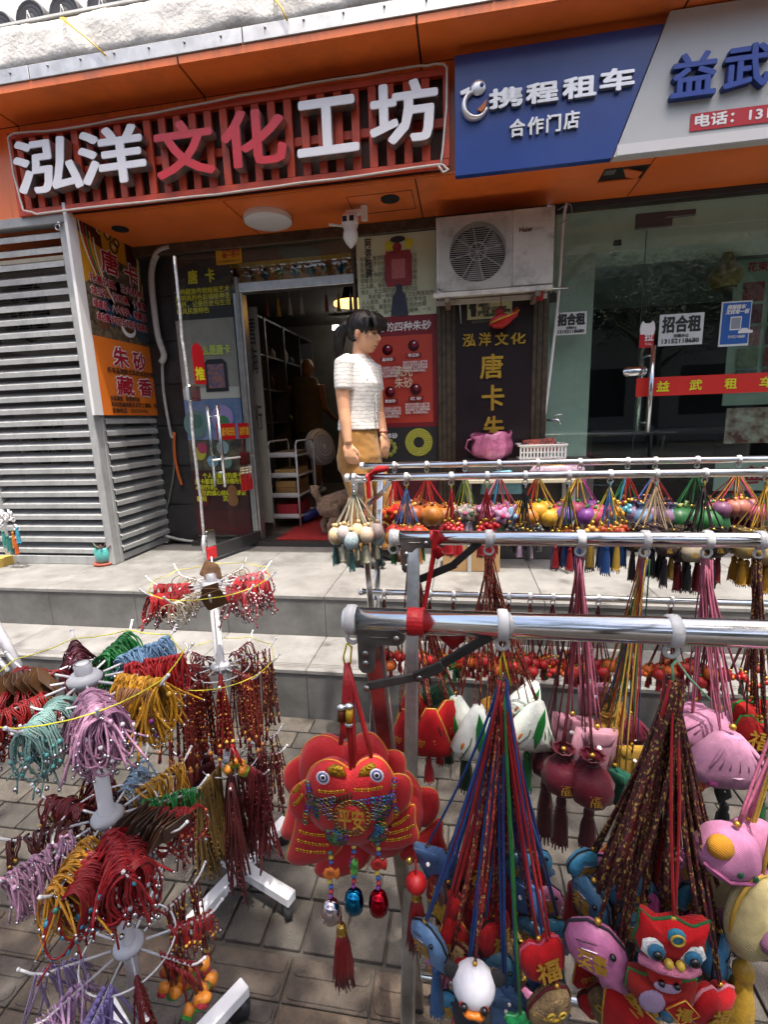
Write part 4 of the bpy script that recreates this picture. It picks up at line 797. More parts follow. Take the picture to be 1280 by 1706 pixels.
# ================================================================== people and dog
def rings(mb, secs, F=EX, Sd=EY, n=18, up=EZ):
    """closed loft of ellipses; secs: (centre, half depth along F, half width along Sd[, extra tilt])"""
    vs = []; fs = []; k = len(secs); F, Sd = V(F), V(Sd)
    for c, a, b_ in secs:
        c = V(c)
        for j in range(n): t = 2*math.pi*j/n; vs.append(c+F*(a*math.cos(t))+Sd*(b_*math.sin(t)))
    for i in range(k-1):
        for j in range(n): fs.append((i*n+j, i*n+(j+1) % n, (i+1)*n+(j+1) % n, (i+1)*n+j))
    fs.append(tuple(reversed(range(n)))); fs.append(tuple(range((k-1)*n, k*n))); mb.add(vs, fs); return mb
def remesh(mb, name, m, parent=None, vox=.007, sm=6, disp=None):
    me = bpy.data.meshes.new(name); me.from_pydata(mb.v, [], mb.f); bm = bmesh.new(); bm.from_mesh(me); bmesh.ops.recalc_face_normals(bm, faces=bm.faces[:]); bm.to_mesh(me); bm.free()
    o = bpy.data.objects.new(name, me); COL.objects.link(o)
    r = o.modifiers.new('r', 'REMESH'); r.mode = 'VOXEL'; r.voxel_size = vox
    s = o.modifiers.new('s', 'SMOOTH'); s.factor = .5; s.iterations = sm
    dg = bpy.context.evaluated_depsgraph_get(); m2 = bpy.data.meshes.new_from_object(o.evaluated_get(dg)); bpy.data.objects.remove(o)
    m2.materials.clear(); m2.materials.append(m); m2.polygons.foreach_set('use_smooth', [True]*len(m2.polygons))
    if disp:
        cs = [(v.co.copy(), v.normal.copy()) for v in m2.vertices]; m2.vertices.foreach_set('co', [q for c_, n_ in cs for q in (c_+disp(c_, n_))])
    return link(name, m2, parent)
from mathutils import noise as NZ
SKIN = mat('skin_tone', '#d6a27e', .55, var=.07, scale=14, spec=.35); SKIN.node_tree.nodes['Principled BSDF'].inputs['Subsurface Weight'].default_value = .08; SKIN.node_tree.nodes['Principled BSDF'].inputs['Subsurface Radius'].default_value = (.02, .008, .004)
HAIR = mat('black_hair', '#17110f', .42, var=.5, scale=60, bump=.6, bscale=250, spec=.5)
def hand(mb, w_, d, s_, th, L=.165, curl=.5):
    """w_ wrist, d direction to finger tips, s_ side axis (towards the little finger), th palm normal (side the fingers curl to)"""
    w_, d, s_, th = V(w_), V(d).normalized(), V(s_).normalized(), V(th).normalized()
    c = w_+d*.045; M = Matrix((s_, th, d)).transposed(); mb.ell(c, (.038, .016, .055), 12, 8, M)
    for i, (o_, ln) in enumerate(((-.028, .072), (-.009, .082), (.010, .076), (.028, .058))):
        p = w_+d*.082+s_*o_; q = p+d*(ln*.42)+th*(.004+curl*.012)+s_*(o_*.12); r = q+d*(ln*.3)+th*(curl*.028); e = r+d*(ln*.2)+th*(curl*.03)
        mb.tube([p-d*.02, p, q, r, e], [.0085, .0085, .008, .0072, .0055], 8)
    p = w_+d*.03-s_*.026; mb.tube([p, p+d*.026-s_*.018+th*.006, p+d*.052-s_*.02+th*.014, p+d*.07-s_*.013+th*.02], [.012, .0105, .0095, .007], 8)
def woman():
    t = thing('person', 'person in white striped short sleeved top and mustard trousers standing before the doorway looking down', 'person', (-.66, 3.0, ZP))
    Y0 = 3.0
    def P(x, y, dy=0.): return PY(x, y, Y0+dy)
    F = V((.93, -.36, 0)).normalized(); Sd = V((.36, .93, 0)).normalized()      # facing, her left (far side)
    # --- landmarks on the mid plane
    hip, waist, chest, shl, neck = P(600, 760), P(598, 712), P(602, 640), P(598, 600), P(601, 588)
    hc = P(609, 556, -.02)                                            # head centre
    body = MB(); hd = V((.95, -.3, -.28)).normalized(); hs = Sd; hu = hd.cross(hs)*-1
    hu = hs.cross(hd)
    if hu.z < 0: hu = -hu
    M = Matrix((hd, hs, hu)).transposed()
    body.ell(hc+hu*.035-hd*.018, (.092, .074, .088), 18, 12, M); body.ell(hc-hu*.03+hd*.022, (.068, .06, .075), 16, 10, M); body.ell(hc-hu*.078+hd*.048, (.03, .034, .024), 12, 8, M)   # skull, face, chin
    body.ell(hc-hu*.03+hd*.06, (.03, .05, .05), 12, 8, M)
    body.tube([hc+hu*.012+hd*.086, hc-hu*.012+hd*.1, hc-hu*.024+hd*.094], [.008, .0125, .011], 8)      # nose
    body.ell(hc-hu*.05+hd*.083, (.012, .02, .007), 10, 6, M); body.ell(hc-hu*.06+hd*.08, (.011, .018, .007), 10, 6, M)       # lips
    for sg in (-1, 1): body.ell(hc-hu*.008+hd*.055+hs*sg*.04, (.025, .02, .02), 10, 6, M); body.ell(hc+hs*sg*.073-hd*.012-hu*.01, (.016, .007, .028), 10, 7, M)   # cheeks, ears
    body.tube([hc-hu*.05-hd*.02, neck+V((0, 0, .02)), neck-V((0, 0, .04))], [.046, .048, .055], 14)
    rings(body, [(hip, .1, .14), (waist, .095, .13), (chest, .1, .14), (shl-V((0, 0, .02)), .08, .15), (shl+V((0, 0, .012)), .055, .09)], F, Sd)
    shN = shl-Sd*.165+V((0, 0, -.035)); shF = shl+Sd*.165+V((0, 0, -.035))
    elN = P(573, 682, -.17); wrN = P(580, 738, -.19); elF = P(631, 690, .13); wrF = P(639, 722, .02)
    body.tube([shN, shN.lerp(elN, .5)+V((-.01, 0, 0)), elN, elN.lerp(wrN, .35), wrN], [.052, .045, .037, .036, .026], 12)
    body.tube([shF, shF.lerp(elF, .5), elF, elF.lerp(wrF, .4), wrF], [.05, .044, .037, .035, .026], 12)
    hand(body, wrN, V((.12, 0, -1)), V((-.8, -.3, 0)), V((.35, .85, -.05)), curl=1.1); hand(body, wrF, V((.1, -.1, -1)), V((-.6, -.8, 0)), V((-.3, .5, -.1)), curl=.5)
    ftN, ftF = V((hip.x+.0, Y0-.1, ZP)), V((hip.x+.16, Y0+.06, ZP))
    for ft in (ftN, ftF):
        body.tube([ft+V((-.02, 0, .45)), ft+V((-.03, 0, .25)), ft+V((-.02, 0, .07))], [.05, .048, .034], 10)
    body_o = remesh(body, 'body', SKIN, t, .0055, 4)
    for ft in (ftN, ftF):
        b = MB(); b.ell(ft+F*.06+V((0, 0, .035)), (.125, .046, .036), 12, 8, Matrix((F, Sd, EZ)).transposed()); b.ell(ft-F*.02+V((0, 0, .05)), (.05, .042, .045), 12, 8); b.build('shoe', mat('dark_shoe', (.03, .028, .028), .5), t)
    # --- face details
    for sg in (-1, 1):
        e = hc+hu*.012+hd*.079+hs*sg*.03
        b = MB(); b.ell(e, (.006, .015, .0045), 10, 6, M); b.build('eye', mat('eye_dark', (.02, .015, .012), .3), body_o)
        b = MB(); b.tube([e+hu*.018-hs*.016, e+hu*.022+hd*.002, e+hu*.017+hs*.016], .003, 5); b.build('eyebrow', HAIR, body_o)
    b = MB(); b.tube([hc-hu*.055+hd*.09-hs*.018, hc-hu*.056+hd*.095, hc-hu*.055+hd*.09+hs*.018], .0032, 5); b.build('mouth', mat('lip', '#8a4a42', .5), body_o)
    b = MB(); b.ell(hc-hs*.079-hd*.014-hu*.038, .0035, 6, 4); b.build('earring', STEEL, body_o)
    # --- hair
    h = MB(); h.ell(hc+hu*.046-hd*.026, (.101, .083, .088), 18, 12, M); h.ell(hc+hu*.01-hd*.066, (.06, .072, .072), 14, 9, M)
    for i in range(9):        # fringe
        s_ = -.062+i*.0155; tp = hc+hu*.115+hd*.035+hs*s_*.6
        h.tube([tp, hc+hu*.092+hd*.078+hs*s_*.95, hc+hu*.058+hd*.096+hs*s_, hc+hu*(.03+.006*(i % 2))+hd*.094+hs*s_], [.02, .018, .013, .006], 7)
    for sg in (-1, 1): h.tube([hc+hu*.09+hd*.03+hs*sg*.066, hc+hu*.04+hd*.05+hs*sg*.074, hc-hu*.01+hd*.045+hs*sg*.072], [.02, .014, .005], 7)
    pt = hc+hu*.02-hd*.118
    h.tube([pt+hd*.04, pt-hd*.03+hu*.005, pt-hd*.07-EZ*.04, pt-hd*.095-EZ*.13, pt-hd*.115-EZ*.22], [.028, .034, .038, .03, .004], 10)
    h.tube([pt, pt-hd*.06-EZ*.06, pt-hd*.07-EZ*.19], [.02, .028, .004], 8)
    ho = remesh(h, 'hair', HAIR, t, .006, 3, lambda c, n: n*(.0035*NZ.noise(V((c.x*60, c.y*60, c.z*22)))))
    for i in range(14):
        s_ = random.uniform(-.05, .05); b = MB(); q0 = pt-hd*random.uniform(.05, .09)+hs*s_*.5-EZ*random.uniform(.02, .08); b.tube([q0, q0-hd*.02-EZ*.06+hs*s_*.3, q0-hd*random.uniform(.0, .04)-EZ*random.uniform(.11, .17)+hs*s_*.6], [.0016, .0014, .0006], 4); b.build('loose_strand', HAIR, ho)
    b = MB(); b.torus(pt+hd*.012, .03, .006, hs, hu, 14, 6); b.build('hair_tie', BLACK, ho)
    # --- top
    s = MB(); hem = P(597, 716); hemz = hem.z
    rings(s, [(V((waist.x, waist.y, hemz)), .122, .155), (V((waist.x, waist.y, hemz+.05)), .118, .152), (waist.lerp(chest, .4), .112, .148), (chest, .124, .158), (chest.lerp(shl, .6), .105, .165), (shl-V((0, 0, .015)), .085, .155), (shl+V((.0, 0, .018)), .062, .1), (neck-V((.0, 0, .008)), .05, .064)], F, Sd, 22)
    cN = shN.lerp(elN, .56); cF = shF.lerp(elF, .5)
    s.tube([shN+Sd*.05+V((0, 0, .01)), shN, shN.lerp(cN, .6), cN], [.056, .06, .058, .056], 14); s.tube([shF-Sd*.05, shF, cF], [.052, .057, .053], 14)
    def wr(c, n): return n*(.0035*NZ.noise(V((c.x*9+c.z*6, c.y*9, c.z*9)))+.0009*NZ.noise(c*40))
    top = remesh(s, 'top', KNIT(), t, .007, 5, wr)
    # v neck: skin patch, placket, buttons, pocket flap
    fr = lambda z, out, side=0.: None
    def surf(zf, side, out=.006):
        z = shl.z+.02-zf; k = (z-hemz)/(shl.z-hemz); a = .122 if k < .7 else .118-.05*(k-.7)/.3
        c = waist.lerp(shl, k); return V((c.x, c.y, z))+F*(a*math.sqrt(max(0, 1-(side/.16)**2))+out)+Sd*side
    b = MB(); b.add([surf(-.005, -.05, -.02), surf(-.005, .05, -.02), surf(.10, .0, .004)], [(0, 1, 2)]); b.build('neckline', SKIN, t)
    for sg in (-1, 1):
        b = MB(); b.tube([surf(-.005, sg*.052, -.018), surf(.05, sg*.027, -.002), surf(.105, .0, .005)], .006, 6); b.build('neck_trim', mat('white_trim', (.72, .71, .68), .8), top)
    b = MB(); b.tube([surf(.10+.03*i, .0, .004) for i in range(11)], .008, 6, sq=.35); b.build('placket', mat('white_trim', (0, 0, 0)), top)
    for i in range(6): b = MB(); b.ell(surf(.13+.052*i, 0, .01), (.006, .006, .006), 8, 5); b.build('button', mat('grey_button', (.25, .25, .25), .4), top)
    b = MB(); q = [surf(.13, -.115, .004), surf(.125, -.05, .006), surf(.15, -.05, .008), surf(.158, -.083, .009), surf(.155, -.115, .006)]; b.add(q, [(0, 1, 2, 3, 4)]); b.build('pocket_flap', mat('white_trim', (0, 0, 0)), top, False); b = MB(); b.ell(surf(.147, -.083, .011), .004, 8, 5); b.build('button', mat('grey_button', (0, 0, 0)), top)
    b = MB(); b.tube([wrF+V((-.03*math.cos(a_), .03*math.sin(a_), .01)) for a_ in [i*.7 for i in range(10)]], .005, 6); b.build('bracelet', mat('red_bracelet', '#6a1a1a', .5), t)
    # --- trousers
    p = MB(); rings(p, [(V((waist.x, waist.y, hemz+.03)), .105, .14), (waist.lerp(hip, .5), .12, .155), (hip-V((0, 0, .0)), .135, .17), (hip-V((0, 0, .08)), .13, .165), (hip-V((0, 0, .13)), .09, .12)], F, Sd, 20)
    for ft, sg in ((ftN, -1), (ftF, 1)):
        hp_ = hip+Sd*sg*.075-V((0, 0, .04)); kn = V((hp_.x*.5+ft.x*.5+.03, hp_.y*.5+ft.y*.5-.01, ZP+.46)); bt = ft+V((-.01, 0, .09))
        p.tube([hp_, hp_.lerp(kn, .5), kn, kn.lerp(bt, .5), bt], [.098, .09, .078, .076, .074], 16)
    remesh(p, 'trousers', mat('mustard_trousers', '#94682c', .8, var=.1, scale=9, bump=.3, bscale=300, sheen=.2), t, .008, 5, lambda c, n: n*(.006*NZ.noise(V((c.x*16, c.y*16, c.z*7)))+.003*NZ.noise(c*30)))
def KNIT():
    m = bpy.data.materials.new('white_wavy_knit'); m.use_nodes = True; T = m.node_tree; N = T.nodes.new; L = T.links.new; bs_ = T.nodes['Principled BSDF']
    tc = N('ShaderNodeTexCoord'); wv = N('ShaderNodeTexWave'); wv.wave_type = 'BANDS'; wv.bands_direction = 'Z'; wv.inputs['Scale'].default_value = 14; wv.inputs['Distortion'].default_value = 4; wv.inputs['Detail'].default_value = 2; wv.inputs['Detail Scale'].default_value = 2.2
    L(tc.outputs['Object'], wv.inputs['Vector']); r = N('ShaderNodeValToRGB'); e = r.color_ramp.elements; e[0].position = .0; e[0].color = (.42, .41, .39, 1); e[1].position = .2; e[1].color = (.72, .7, .66, 1)
    L(wv.outputs['Fac'], r.inputs[0]); L(r.outputs[0], bs_.inputs['Base Color']); bs_.inputs['Roughness'].default_value = .9
    bp = N('ShaderNodeBump'); bp.inputs['Strength'].default_value = .1; bp.inputs['Distance'].default_value = .0003; L(wv.outputs['Fac'], bp.inputs['Height']); L(bp.outputs[0], bs_.inputs['Normal']); return m
woman()
def man():
    X, Y = -1.86, 5.7; z0 = .512
    t = thing('person', 'person with shaved head in olive sleeveless shirt and shorts seen from behind in the shop', 'person', (X, Y, z0)); F = V((.25, .97, 0)).normalized(); Sd = V((-.97, .25, 0)).normalized()
    S_ = 1.0; b = MB(); hc = V((X+.04, Y, z0+1.53)); b.ell(hc, (.075, .085, .1), 14, 10); b.ell(hc+V((0, -.02, -.03)), (.065, .075, .08), 12, 8)
    for sg in (-1, 1): b.ell(hc+Sd*sg*.075-V((0, 0, .01)), (.014, .016, .03), 8, 6)
    b.tube([hc-V((0, 0, .06)), hc-V((.01, 0, .17))], [.055, .062], 12)
    rings(b, [(V((X, Y, z0+.8)), .1, .15), (V((X, Y, z0+1.1)), .11, .17), (V((X, Y, z0+1.33)), .1, .19), (V((X, Y, z0+1.4)), .07, .12)], F, Sd)
    for sg in (-1, 1):
        s_ = V((X, Y, z0+1.32))+Sd*sg*.2; e = s_+V((0, 0, -.27))+Sd*sg*.03+F*.03; w_ = e+V((0, 0, -.12))+F*.2
        b.tube([s_, s_.lerp(e, .5), e, w_], [.055, .048, .04, .03], 10); hand(b, w_, F*.9+V((0, 0, -.2)), -Sd*sg, V((0, 0, -1)))
        l = V((X, Y, z0))+Sd*sg*.1; b.tube([l+V((0, 0, .6)), l+V((0, 0, .42)), l+V((0, -.02, .28)), l+V((0, 0, .06))], [.07, .055, .058, .036], 10); b.ell(l+F*.06+V((0, 0, .04)), (.04, .1, .04), 10, 6)
    remesh(b, 'body', mat('skin_tan', '#a07252', .6), t, .011, 4)
    s = MB(); rings(s, [(V((X, Y, z0+.76)), .14, .2), (V((X, Y, z0+1.0)), .13, .195), (V((X, Y, z0+1.28)), .12, .205), (V((X, Y, z0+1.40)), .09, .16), (V((X, Y, z0+1.43)), .065, .09)], F, Sd); remesh(s, 'vest', mat('olive_vest', '#6a5f45', .85, var=.1), t, .012, 4, lambda c, n: n*(.006*NZ.noise(c*12)))
    p = MB(); rings(p, [(V((X, Y, z0+.85)), .125, .175), (V((X, Y, z0+.68)), .13, .185)], F, Sd)
    for sg in (-1, 1): l = V((X, Y, z0))+Sd*sg*.095; p.tube([l+V((0, 0, .76)), l+V((0, 0, .42))], [.1, .1], 12)
    remesh(p, 'shorts', mat('olive_shorts', '#5b523d', .85, var=.1), t, .012, 4)
    for sg in (-1, 1):
        l = V((X, Y, z0))+Sd*sg*.1; b = MB(); b.tube([l+V((0, 0, .2)), l+V((0, 0, .05))], [.045, .045], 10); b.ell(l+F*.07+V((0, 0, .045)), (.05, .125, .045), 12, 8); b.build('shoe', mat('white_shoe', (.6, .6, .58), .6), t)
man()
def dog():
    c = PZ(550, 893, .515); X, Y, z0 = c.x+.02, c.y, .515
    t = thing('dog', 'small curly brown dog standing on the red mat seen from behind', 'dog', (X, Y, z0)); b = MB(); F = V((.75, .66, 0)).normalized(); Sd = V((-.66, .75, 0))
    def q(f, s_, z): return V((X, Y, z0+z))+F*f+Sd*s_
    b.tube([q(-.02, 0, .26), q(.1, 0, .27), q(.24, 0, .27), q(.32, 0, .3)], [.07, .082, .088, .07], 14); b.ell(q(-.03, 0, .24), (.085, .085, .085), 12, 8)
    b.tube([q(.3, 0, .32), q(.38, 0, .4)], [.055, .05], 10); b.ell(q(.42, 0, .43), (.07, .07, .065), 12, 8); b.tube([q(.45, 0, .42), q(.53, 0, .4)], [.035, .026], 10)
    for sg in (-1, 1):
        b.ell(q(.4, sg*.065, .41), (.028, .028, .05), 10, 7)
        b.tube([q(-.02, sg*.05, .24), q(.01, sg*.055, .16), q(-.045, sg*.055, .09), q(-.03, sg*.055, .02)], [.055, .042, .028, .028], 10); b.ell(q(-.01, sg*.055, .018), (.032, .032, .02), 10, 6)
        b.tube([q(.27, sg*.05, .24), q(.26, sg*.05, .12), q(.27, sg*.05, .02)], [.045, .032, .028], 10); b.ell(q(.285, sg*.05, .018), (.032, .032, .02), 10, 6)
    b.tube([q(-.09, 0, .3), q(-.13, 0, .36), q(-.12, 0, .41)], [.024, .03, .034], 10)
    remesh(b, 'coat', mat('curly_brown_fur', '#7d6350', .95, var=.25, scale=45, bump=1, bscale=160, sheen=.4), t, .008, 2, lambda c_, n: n*(.009*NZ.noise(c_*55)+.004*NZ.noise(c_*120)))
    b = MB(); b.ell(q(.555, 0, .405), .012, 8, 5); b.build('nose', BLACK, t)
    for sg in (-1, 1): b = MB(); b.ell(q(.475, sg*.03, .45), .008, 8, 5); b.build('eye', BLACK, t)
dog()
# ================================================================== shop interior
bx('red_mat', (-1.42, 3.40, .5155), (-.62, 4.4, .523), mat('red_mat', '#8e1a1c', .9, var=.12, scale=40, bump=.6, bscale=200), None); tag(bpy.data.objects['red_mat'], 'red doormat lying in the doorway', 'mat')
sh = thing('display_shelf', 'tall dark display shelf full of small goods along the left shop wall', 'shelf', (-2.2, 5.3, .512)); SHM = mat('shelf_dark', (.1, .1, .105), .5)
for yy in (3.95, 4.5, 5.05, 5.6, 6.15, 6.7): bx('upright', (-2.42, yy, .513), (-2.06, yy+.03, 2.5), SHM, sh)
for zz in (.7, 1.05, 1.4, 1.75, 2.1, 2.48):
    for yy in (3.95, 4.5, 5.05, 5.6, 6.15): bx('shelf_board', (-2.42, yy+.031, zz), (-2.07, yy+.549, zz+.02), SHM, sh)
for i in range(60):
    yy = 4.1+2.5*((i*7) % 60)/60; zz = (.72, 1.07, 1.42, 1.77, 2.12)[i % 5]; hh = random.uniform(.08, .2); m_ = cloth(random.choice(('#b8b0a4', '#6a6a76', '#a03a30', '#9a8a4a', '#b9b4a8', '#4a5a6a', '#6a4a3a')))
    b = MB(); b.lathe((-2.17, yy, zz), [(.03, .001), (.045, hh*.4), (.04, hh*.7), (.018, hh*.85), (.022, hh)], 10); o = b.build('ornament', m_, None); tag(o, 'small ornament standing on the dark display shelf in the shop', 'ornament', 'ornaments on the display shelf')
ct = thing('trolley', 'white wire trolley with trays and wooden boxes just inside the doorway', 'trolley', (-1.6, 4.0, .512)); WW = mat('white_wire', (.62, .62, .62), .4)
cx0, cx1, cy0, cy1 = -1.60, -1.36, 3.80, 4.28
for x in (cx0, cx1):
    for yy in (cy0, cy1): b = MB(); b.cyl((x, yy, .513), (x, yy, 1.22), .008, 8); b.build('leg', WW, ct)
    b = MB(); b.tube([(x, cy0, 1.22), (x, cy0+.03, 1.25), (x, cy1-.03, 1.25), (x, cy1, 1.22)], .008, 8); b.build('handle', WW, ct)
for zz in (.60, .78, .95, 1.12):
    bx('tray', (cx0+.009, cy0+.009, zz), (cx1-.009, cy1-.009, zz+.012), WW, ct); bx('tray_lip', (cx0+.009, cy0+.001, zz+.0125), (cx1-.009, cy0+.008, zz+.04), WW, ct)
for zz, h, m_ in ((.793, .07, '#8a6a3c'), (.793+.072, .05, '#9a7a48'), (.963, .05, '#a8894f'), (1.133, .03, '#7a6a52'), (.614, .1, '#a02a34')):
    bx('box', (cx0+.03, cy0+.03, zz), (cx1-.03, cy1-.1, zz+h), mat('box_'+m_, m_, .6, var=.15, scale=12), None, bev=.003); o = bpy.data.objects[-1] if False else None
for o in list(bpy.data.objects):
    if o.name.split('.')[0] == 'box' and o.parent is None: tag(o, 'flat box lying on a tray of the white trolley', 'box', 'boxes on the white trolley')
fn = thing('fan', 'white standing fan turned sideways behind the trolley', 'fan', (-1.35, 4.6, .512)); fc = V((-1.36, 4.5, 1.16)); Mf = Matrix.Rotation(R_(75), 3, 'Y') @ Matrix.Rotation(R_(25), 3, 'X')
b = MB(); b.lathe(fc, [(.001, .05), (.1, .05), (.175, .03), (.18, 0), (.175, -.03), (.12, -.06), (.001, -.07)], 26, Mf); b.build('fan_cage', WHITE, fn); [MB().torus(fc+Mf @ V((0, 0, .052-.02*(k_ > 3)+.004*(k_ < 3))), .04+.034*k_, .0035, Mf @ EX, Mf @ EY, 30, 5).build('cage_ring', mat('cage_grey', (.4, .4, .4), .5), fn) for k_ in range(5)]; b = MB(); b.lathe(fc, [(.08, -.07), (.06, -.16), (.001, -.17)], 16, Mf); b.build('motor', WHITE, fn); b = MB(); b.cyl(fc+V((-.1, 0, -.05)), V((-1.42, 4.5, .54)), .012, 10); b.build('pole', WHITE, fn); b = MB(); b.lathe((-1.40, 4.5, .513), [(.15, 0), (.14, .02), (.03, .03), (.001, .03)], 24); b.build('base', WHITE, fn)
b = MB(); b.cyl((-1.40, 3.95, .57), (-1.28, 4.25, .60), .045, 14); o = b.build('blue_roll', mat('blue_roll', '#1a2a6e', .5), None); tag(o, 'blue rolled bag lying beside the trolley', 'roll')
gl = thing('ceiling_light', 'glowing yellow round ceiling light deep inside the shop', 'lamp', (-.85, 4.6, 2.4)); b = MB(); b.lathe((-.98, 4.5, 2.43), [(.17, .02), (.17, 0), (.001, -.012)], 30); b.build('diffuser', mat('amber_glow', '#d89a3a', .5, emit=((1., .5, .12), 1.6)), gl); b = MB(); b.lathe((-.98, 4.5, 2.44), [(.172, .0121), (.1, .05), (.02, .3), (.001, .3)], 30); b.build('housing', BLACK, gl)
tb = thing('tube_light', 'short white tube light glowing at the back of the shop', 'lamp', (-1.2, 6.2, 2.2)); b = MB(); b.cyl((-1.62, 6.2, 2.56), (-.9, 6.2, 2.56), .025, 10); b.build('tube', mat('tube_glow', (.9, .9, .9), .5, emit=((1., .93, .82), 6)), tb); bx('batten', (-1.62, 6.17, 2.586), (-.9, 6.23, 2.61), WHITE, tb)
for i, h in enumerate(('#7a1c24', '#c28a1e', '#b0a8a0', '#b9b4ac', '#8a2a34', '#c28a1e', '#9a92a0')):
    b = MB(); x = -1.5+i*.095+(.1 if i > 3 else 0); b.tassel((x, 3.75, 2.34), .13, .013, 8); b.tube([(x, 3.75, 2.34), (x, 3.75, 2.42)], .002, 4); o = b.build('hanging_tassel', satin(h), None); tag(o, 'thin tassel hanging from the door lintel inside the shop', 'tassel', 'tassels along the door lintel')
# ================================================================== table, bag, basket, box on the porch
tbm = mat('cream_table', '#b7ae94', .5, var=.06)
tt = thing('folding_table', 'cream folding table behind the far clothes rack', 'table', (.25, 2.95, ZP))
bx('top', (.0, 2.78, 1.02), (.66, 3.12, 1.045), tbm, tt, bev=.004)
for x in (.03, .61):
    for yy in (2.81, 3.07): bx('leg', (x, yy, ZP+.001), (x+.022, yy+.022, 1.019), mat('table_leg', (.5, .5, .48), .4, metal=.5), tt)
bg_ = thing('plastic_bag', 'crumpled pink plastic bag of red strings on the dark bench', 'bag', (.185, 3.21, 1.121)); bc = V((.185, 3.21, 1.121))
b = MB(); b.lathe(bc, [(.001, .001), (.09, .002), (.125, .04), (.13, .09), (.115, .13), (.125, .165), (.11, .17)], 26, flute=7, fd=.09); b.v = [tuple(V(p_)+V((.022*NZ.noise(V(p_)*22), .02*NZ.noise(V(p_)*22+V((5, 0, 0))), .03*NZ.noise(V(p_)*18+V((0, 7, 0)))*(p_[2]-1.121)/.17)) ) for p_ in b.v]; o = b.build('sack', mat('pink_film', '#b5678c', .3, var=.25, scale=30, bump=.8, bscale=40), bg_)
b = MB(); b.tube([bc+V((-.1, 0, .14)), bc+V((-.15, 0, .13)), bc+V((-.165, 0, .08)), bc+V((-.12, 0, .04))], .016, 7, sq=.4); b.build('handle', MATS['pink_film'], bg_)
rs_ = MB()
for i in range(60): a_ = random.random()*6.28; r = random.uniform(.02, .1); rs_.tube([bc+V((r*math.cos(a_), r*math.sin(a_), random.uniform(.1, .13))), bc+V((r*math.cos(a_+1), r*math.sin(a_+1), random.uniform(.11, .145))), bc+V((r*math.cos(a_+2), r*math.sin(a_+2), random.uniform(.1, .13)))], .004, 4)
o = rs_.build('red_string', satin('#8a1a1e'), None); o['kind'] = 'stuff'; o['label'] = 'tangle of red strings inside the pink bag'
bk = thing('white_basket', 'white slotted plastic basket of patterned fabric on the dark bench', 'basket', (.5, 3.2, 1.121)); kx0, kx1, ky0, ky1, kz = .355, .635, 3.11, 3.33, 1.121
bx('base', (kx0, ky0, kz), (kx1, ky1, kz+.006), WHITE, bk); bx('rim', (kx0-.008, ky0-.008, kz+.085), (kx1+.008, ky0, kz+.097), WHITE, bk, bev=.003); bx('rim', (kx0-.008, ky1, kz+.085), (kx1+.008, ky1+.008, kz+.097), WHITE, bk, bev=.003); bx('rim', (kx0-.008, ky0, kz+.085), (kx0, ky1, kz+.097), WHITE, bk); bx('rim', (kx1, ky0, kz+.085), (kx1+.008, ky1, kz+.097), WHITE, bk)
for i in range(14): x = kx0+.001+i*(kx1-kx0-.012)/13; bx('slat', (x, ky0, kz+.0065), (x+.011, ky0+.004, kz+.0845), WHITE, bk)
for i in range(3): bx('band', (kx0, ky0-.0012, kz+.01+.034*i), (kx1, ky0-.0002, kz+.018+.034*i), WHITE, bk)
PF = mat('floral_fabric', '#1c2238', .7, scale=22, col2='#c05a3a')
for i in range(3):
    b = MB(); b.puff([(-.11, 0), (.11, 0), (.105, .05), (-.1, .055)], .03, (kx0+.135, ky0+.05+.07*i, kz+.05+.01*i), V((1, 0, .08*(i-1))), EZ); o = b.build('folded_fabric', PF, None); tag(o, 'folded dark floral fabric piece lying in the white basket', 'fabric', 'fabric pieces in the white basket')
bx('cardboard_box', (-.12, 2.82, ZP+.001), (.22, 3.0, .66), mat('cardboard', '#9a7a52', .8, var=.1, scale=6), None, bev=.003); tag(bpy.data.objects['cardboard_box'], 'brown cardboard box standing under the folding table', 'box')
b = MB(); b.puff([(-.13, 0), (.13, 0), (.12, .1), (.05, .15), (-.06, .14), (-.12, .09)], .07, (.24, 3.03, .92), EX, EZ); b.v = [(x, y, z) for x, y, z in b.v]; o = b.build('blue_bag', mat('pale_blue_film', '#6fa8b8', .4, var=.15, scale=12), None); tag(o, 'pale blue plastic bag slumped on the folding table', 'bag')
b = MB(); b.puff([(-.2, -.06), (.2, -.06), (.18, .03), (.05, .06), (-.12, .04)], .06, (.55, 3.05, 1.05), EX, EZ); o = b.build('clear_bag', mat('mauve_film', '#8f7a8a', .35, var=.3, scale=25), None); tag(o, 'crumpled mauve plastic bag behind the white basket', 'bag')
bx('bench', (.0, 3.10, ZP+.001), (.8, 3.35, 1.12), mat('bench_dark', (.05, .045, .045), .6), None, bev=.004); tag(bpy.data.objects['bench'], 'dark low bench against the gold lettered board', 'bench')
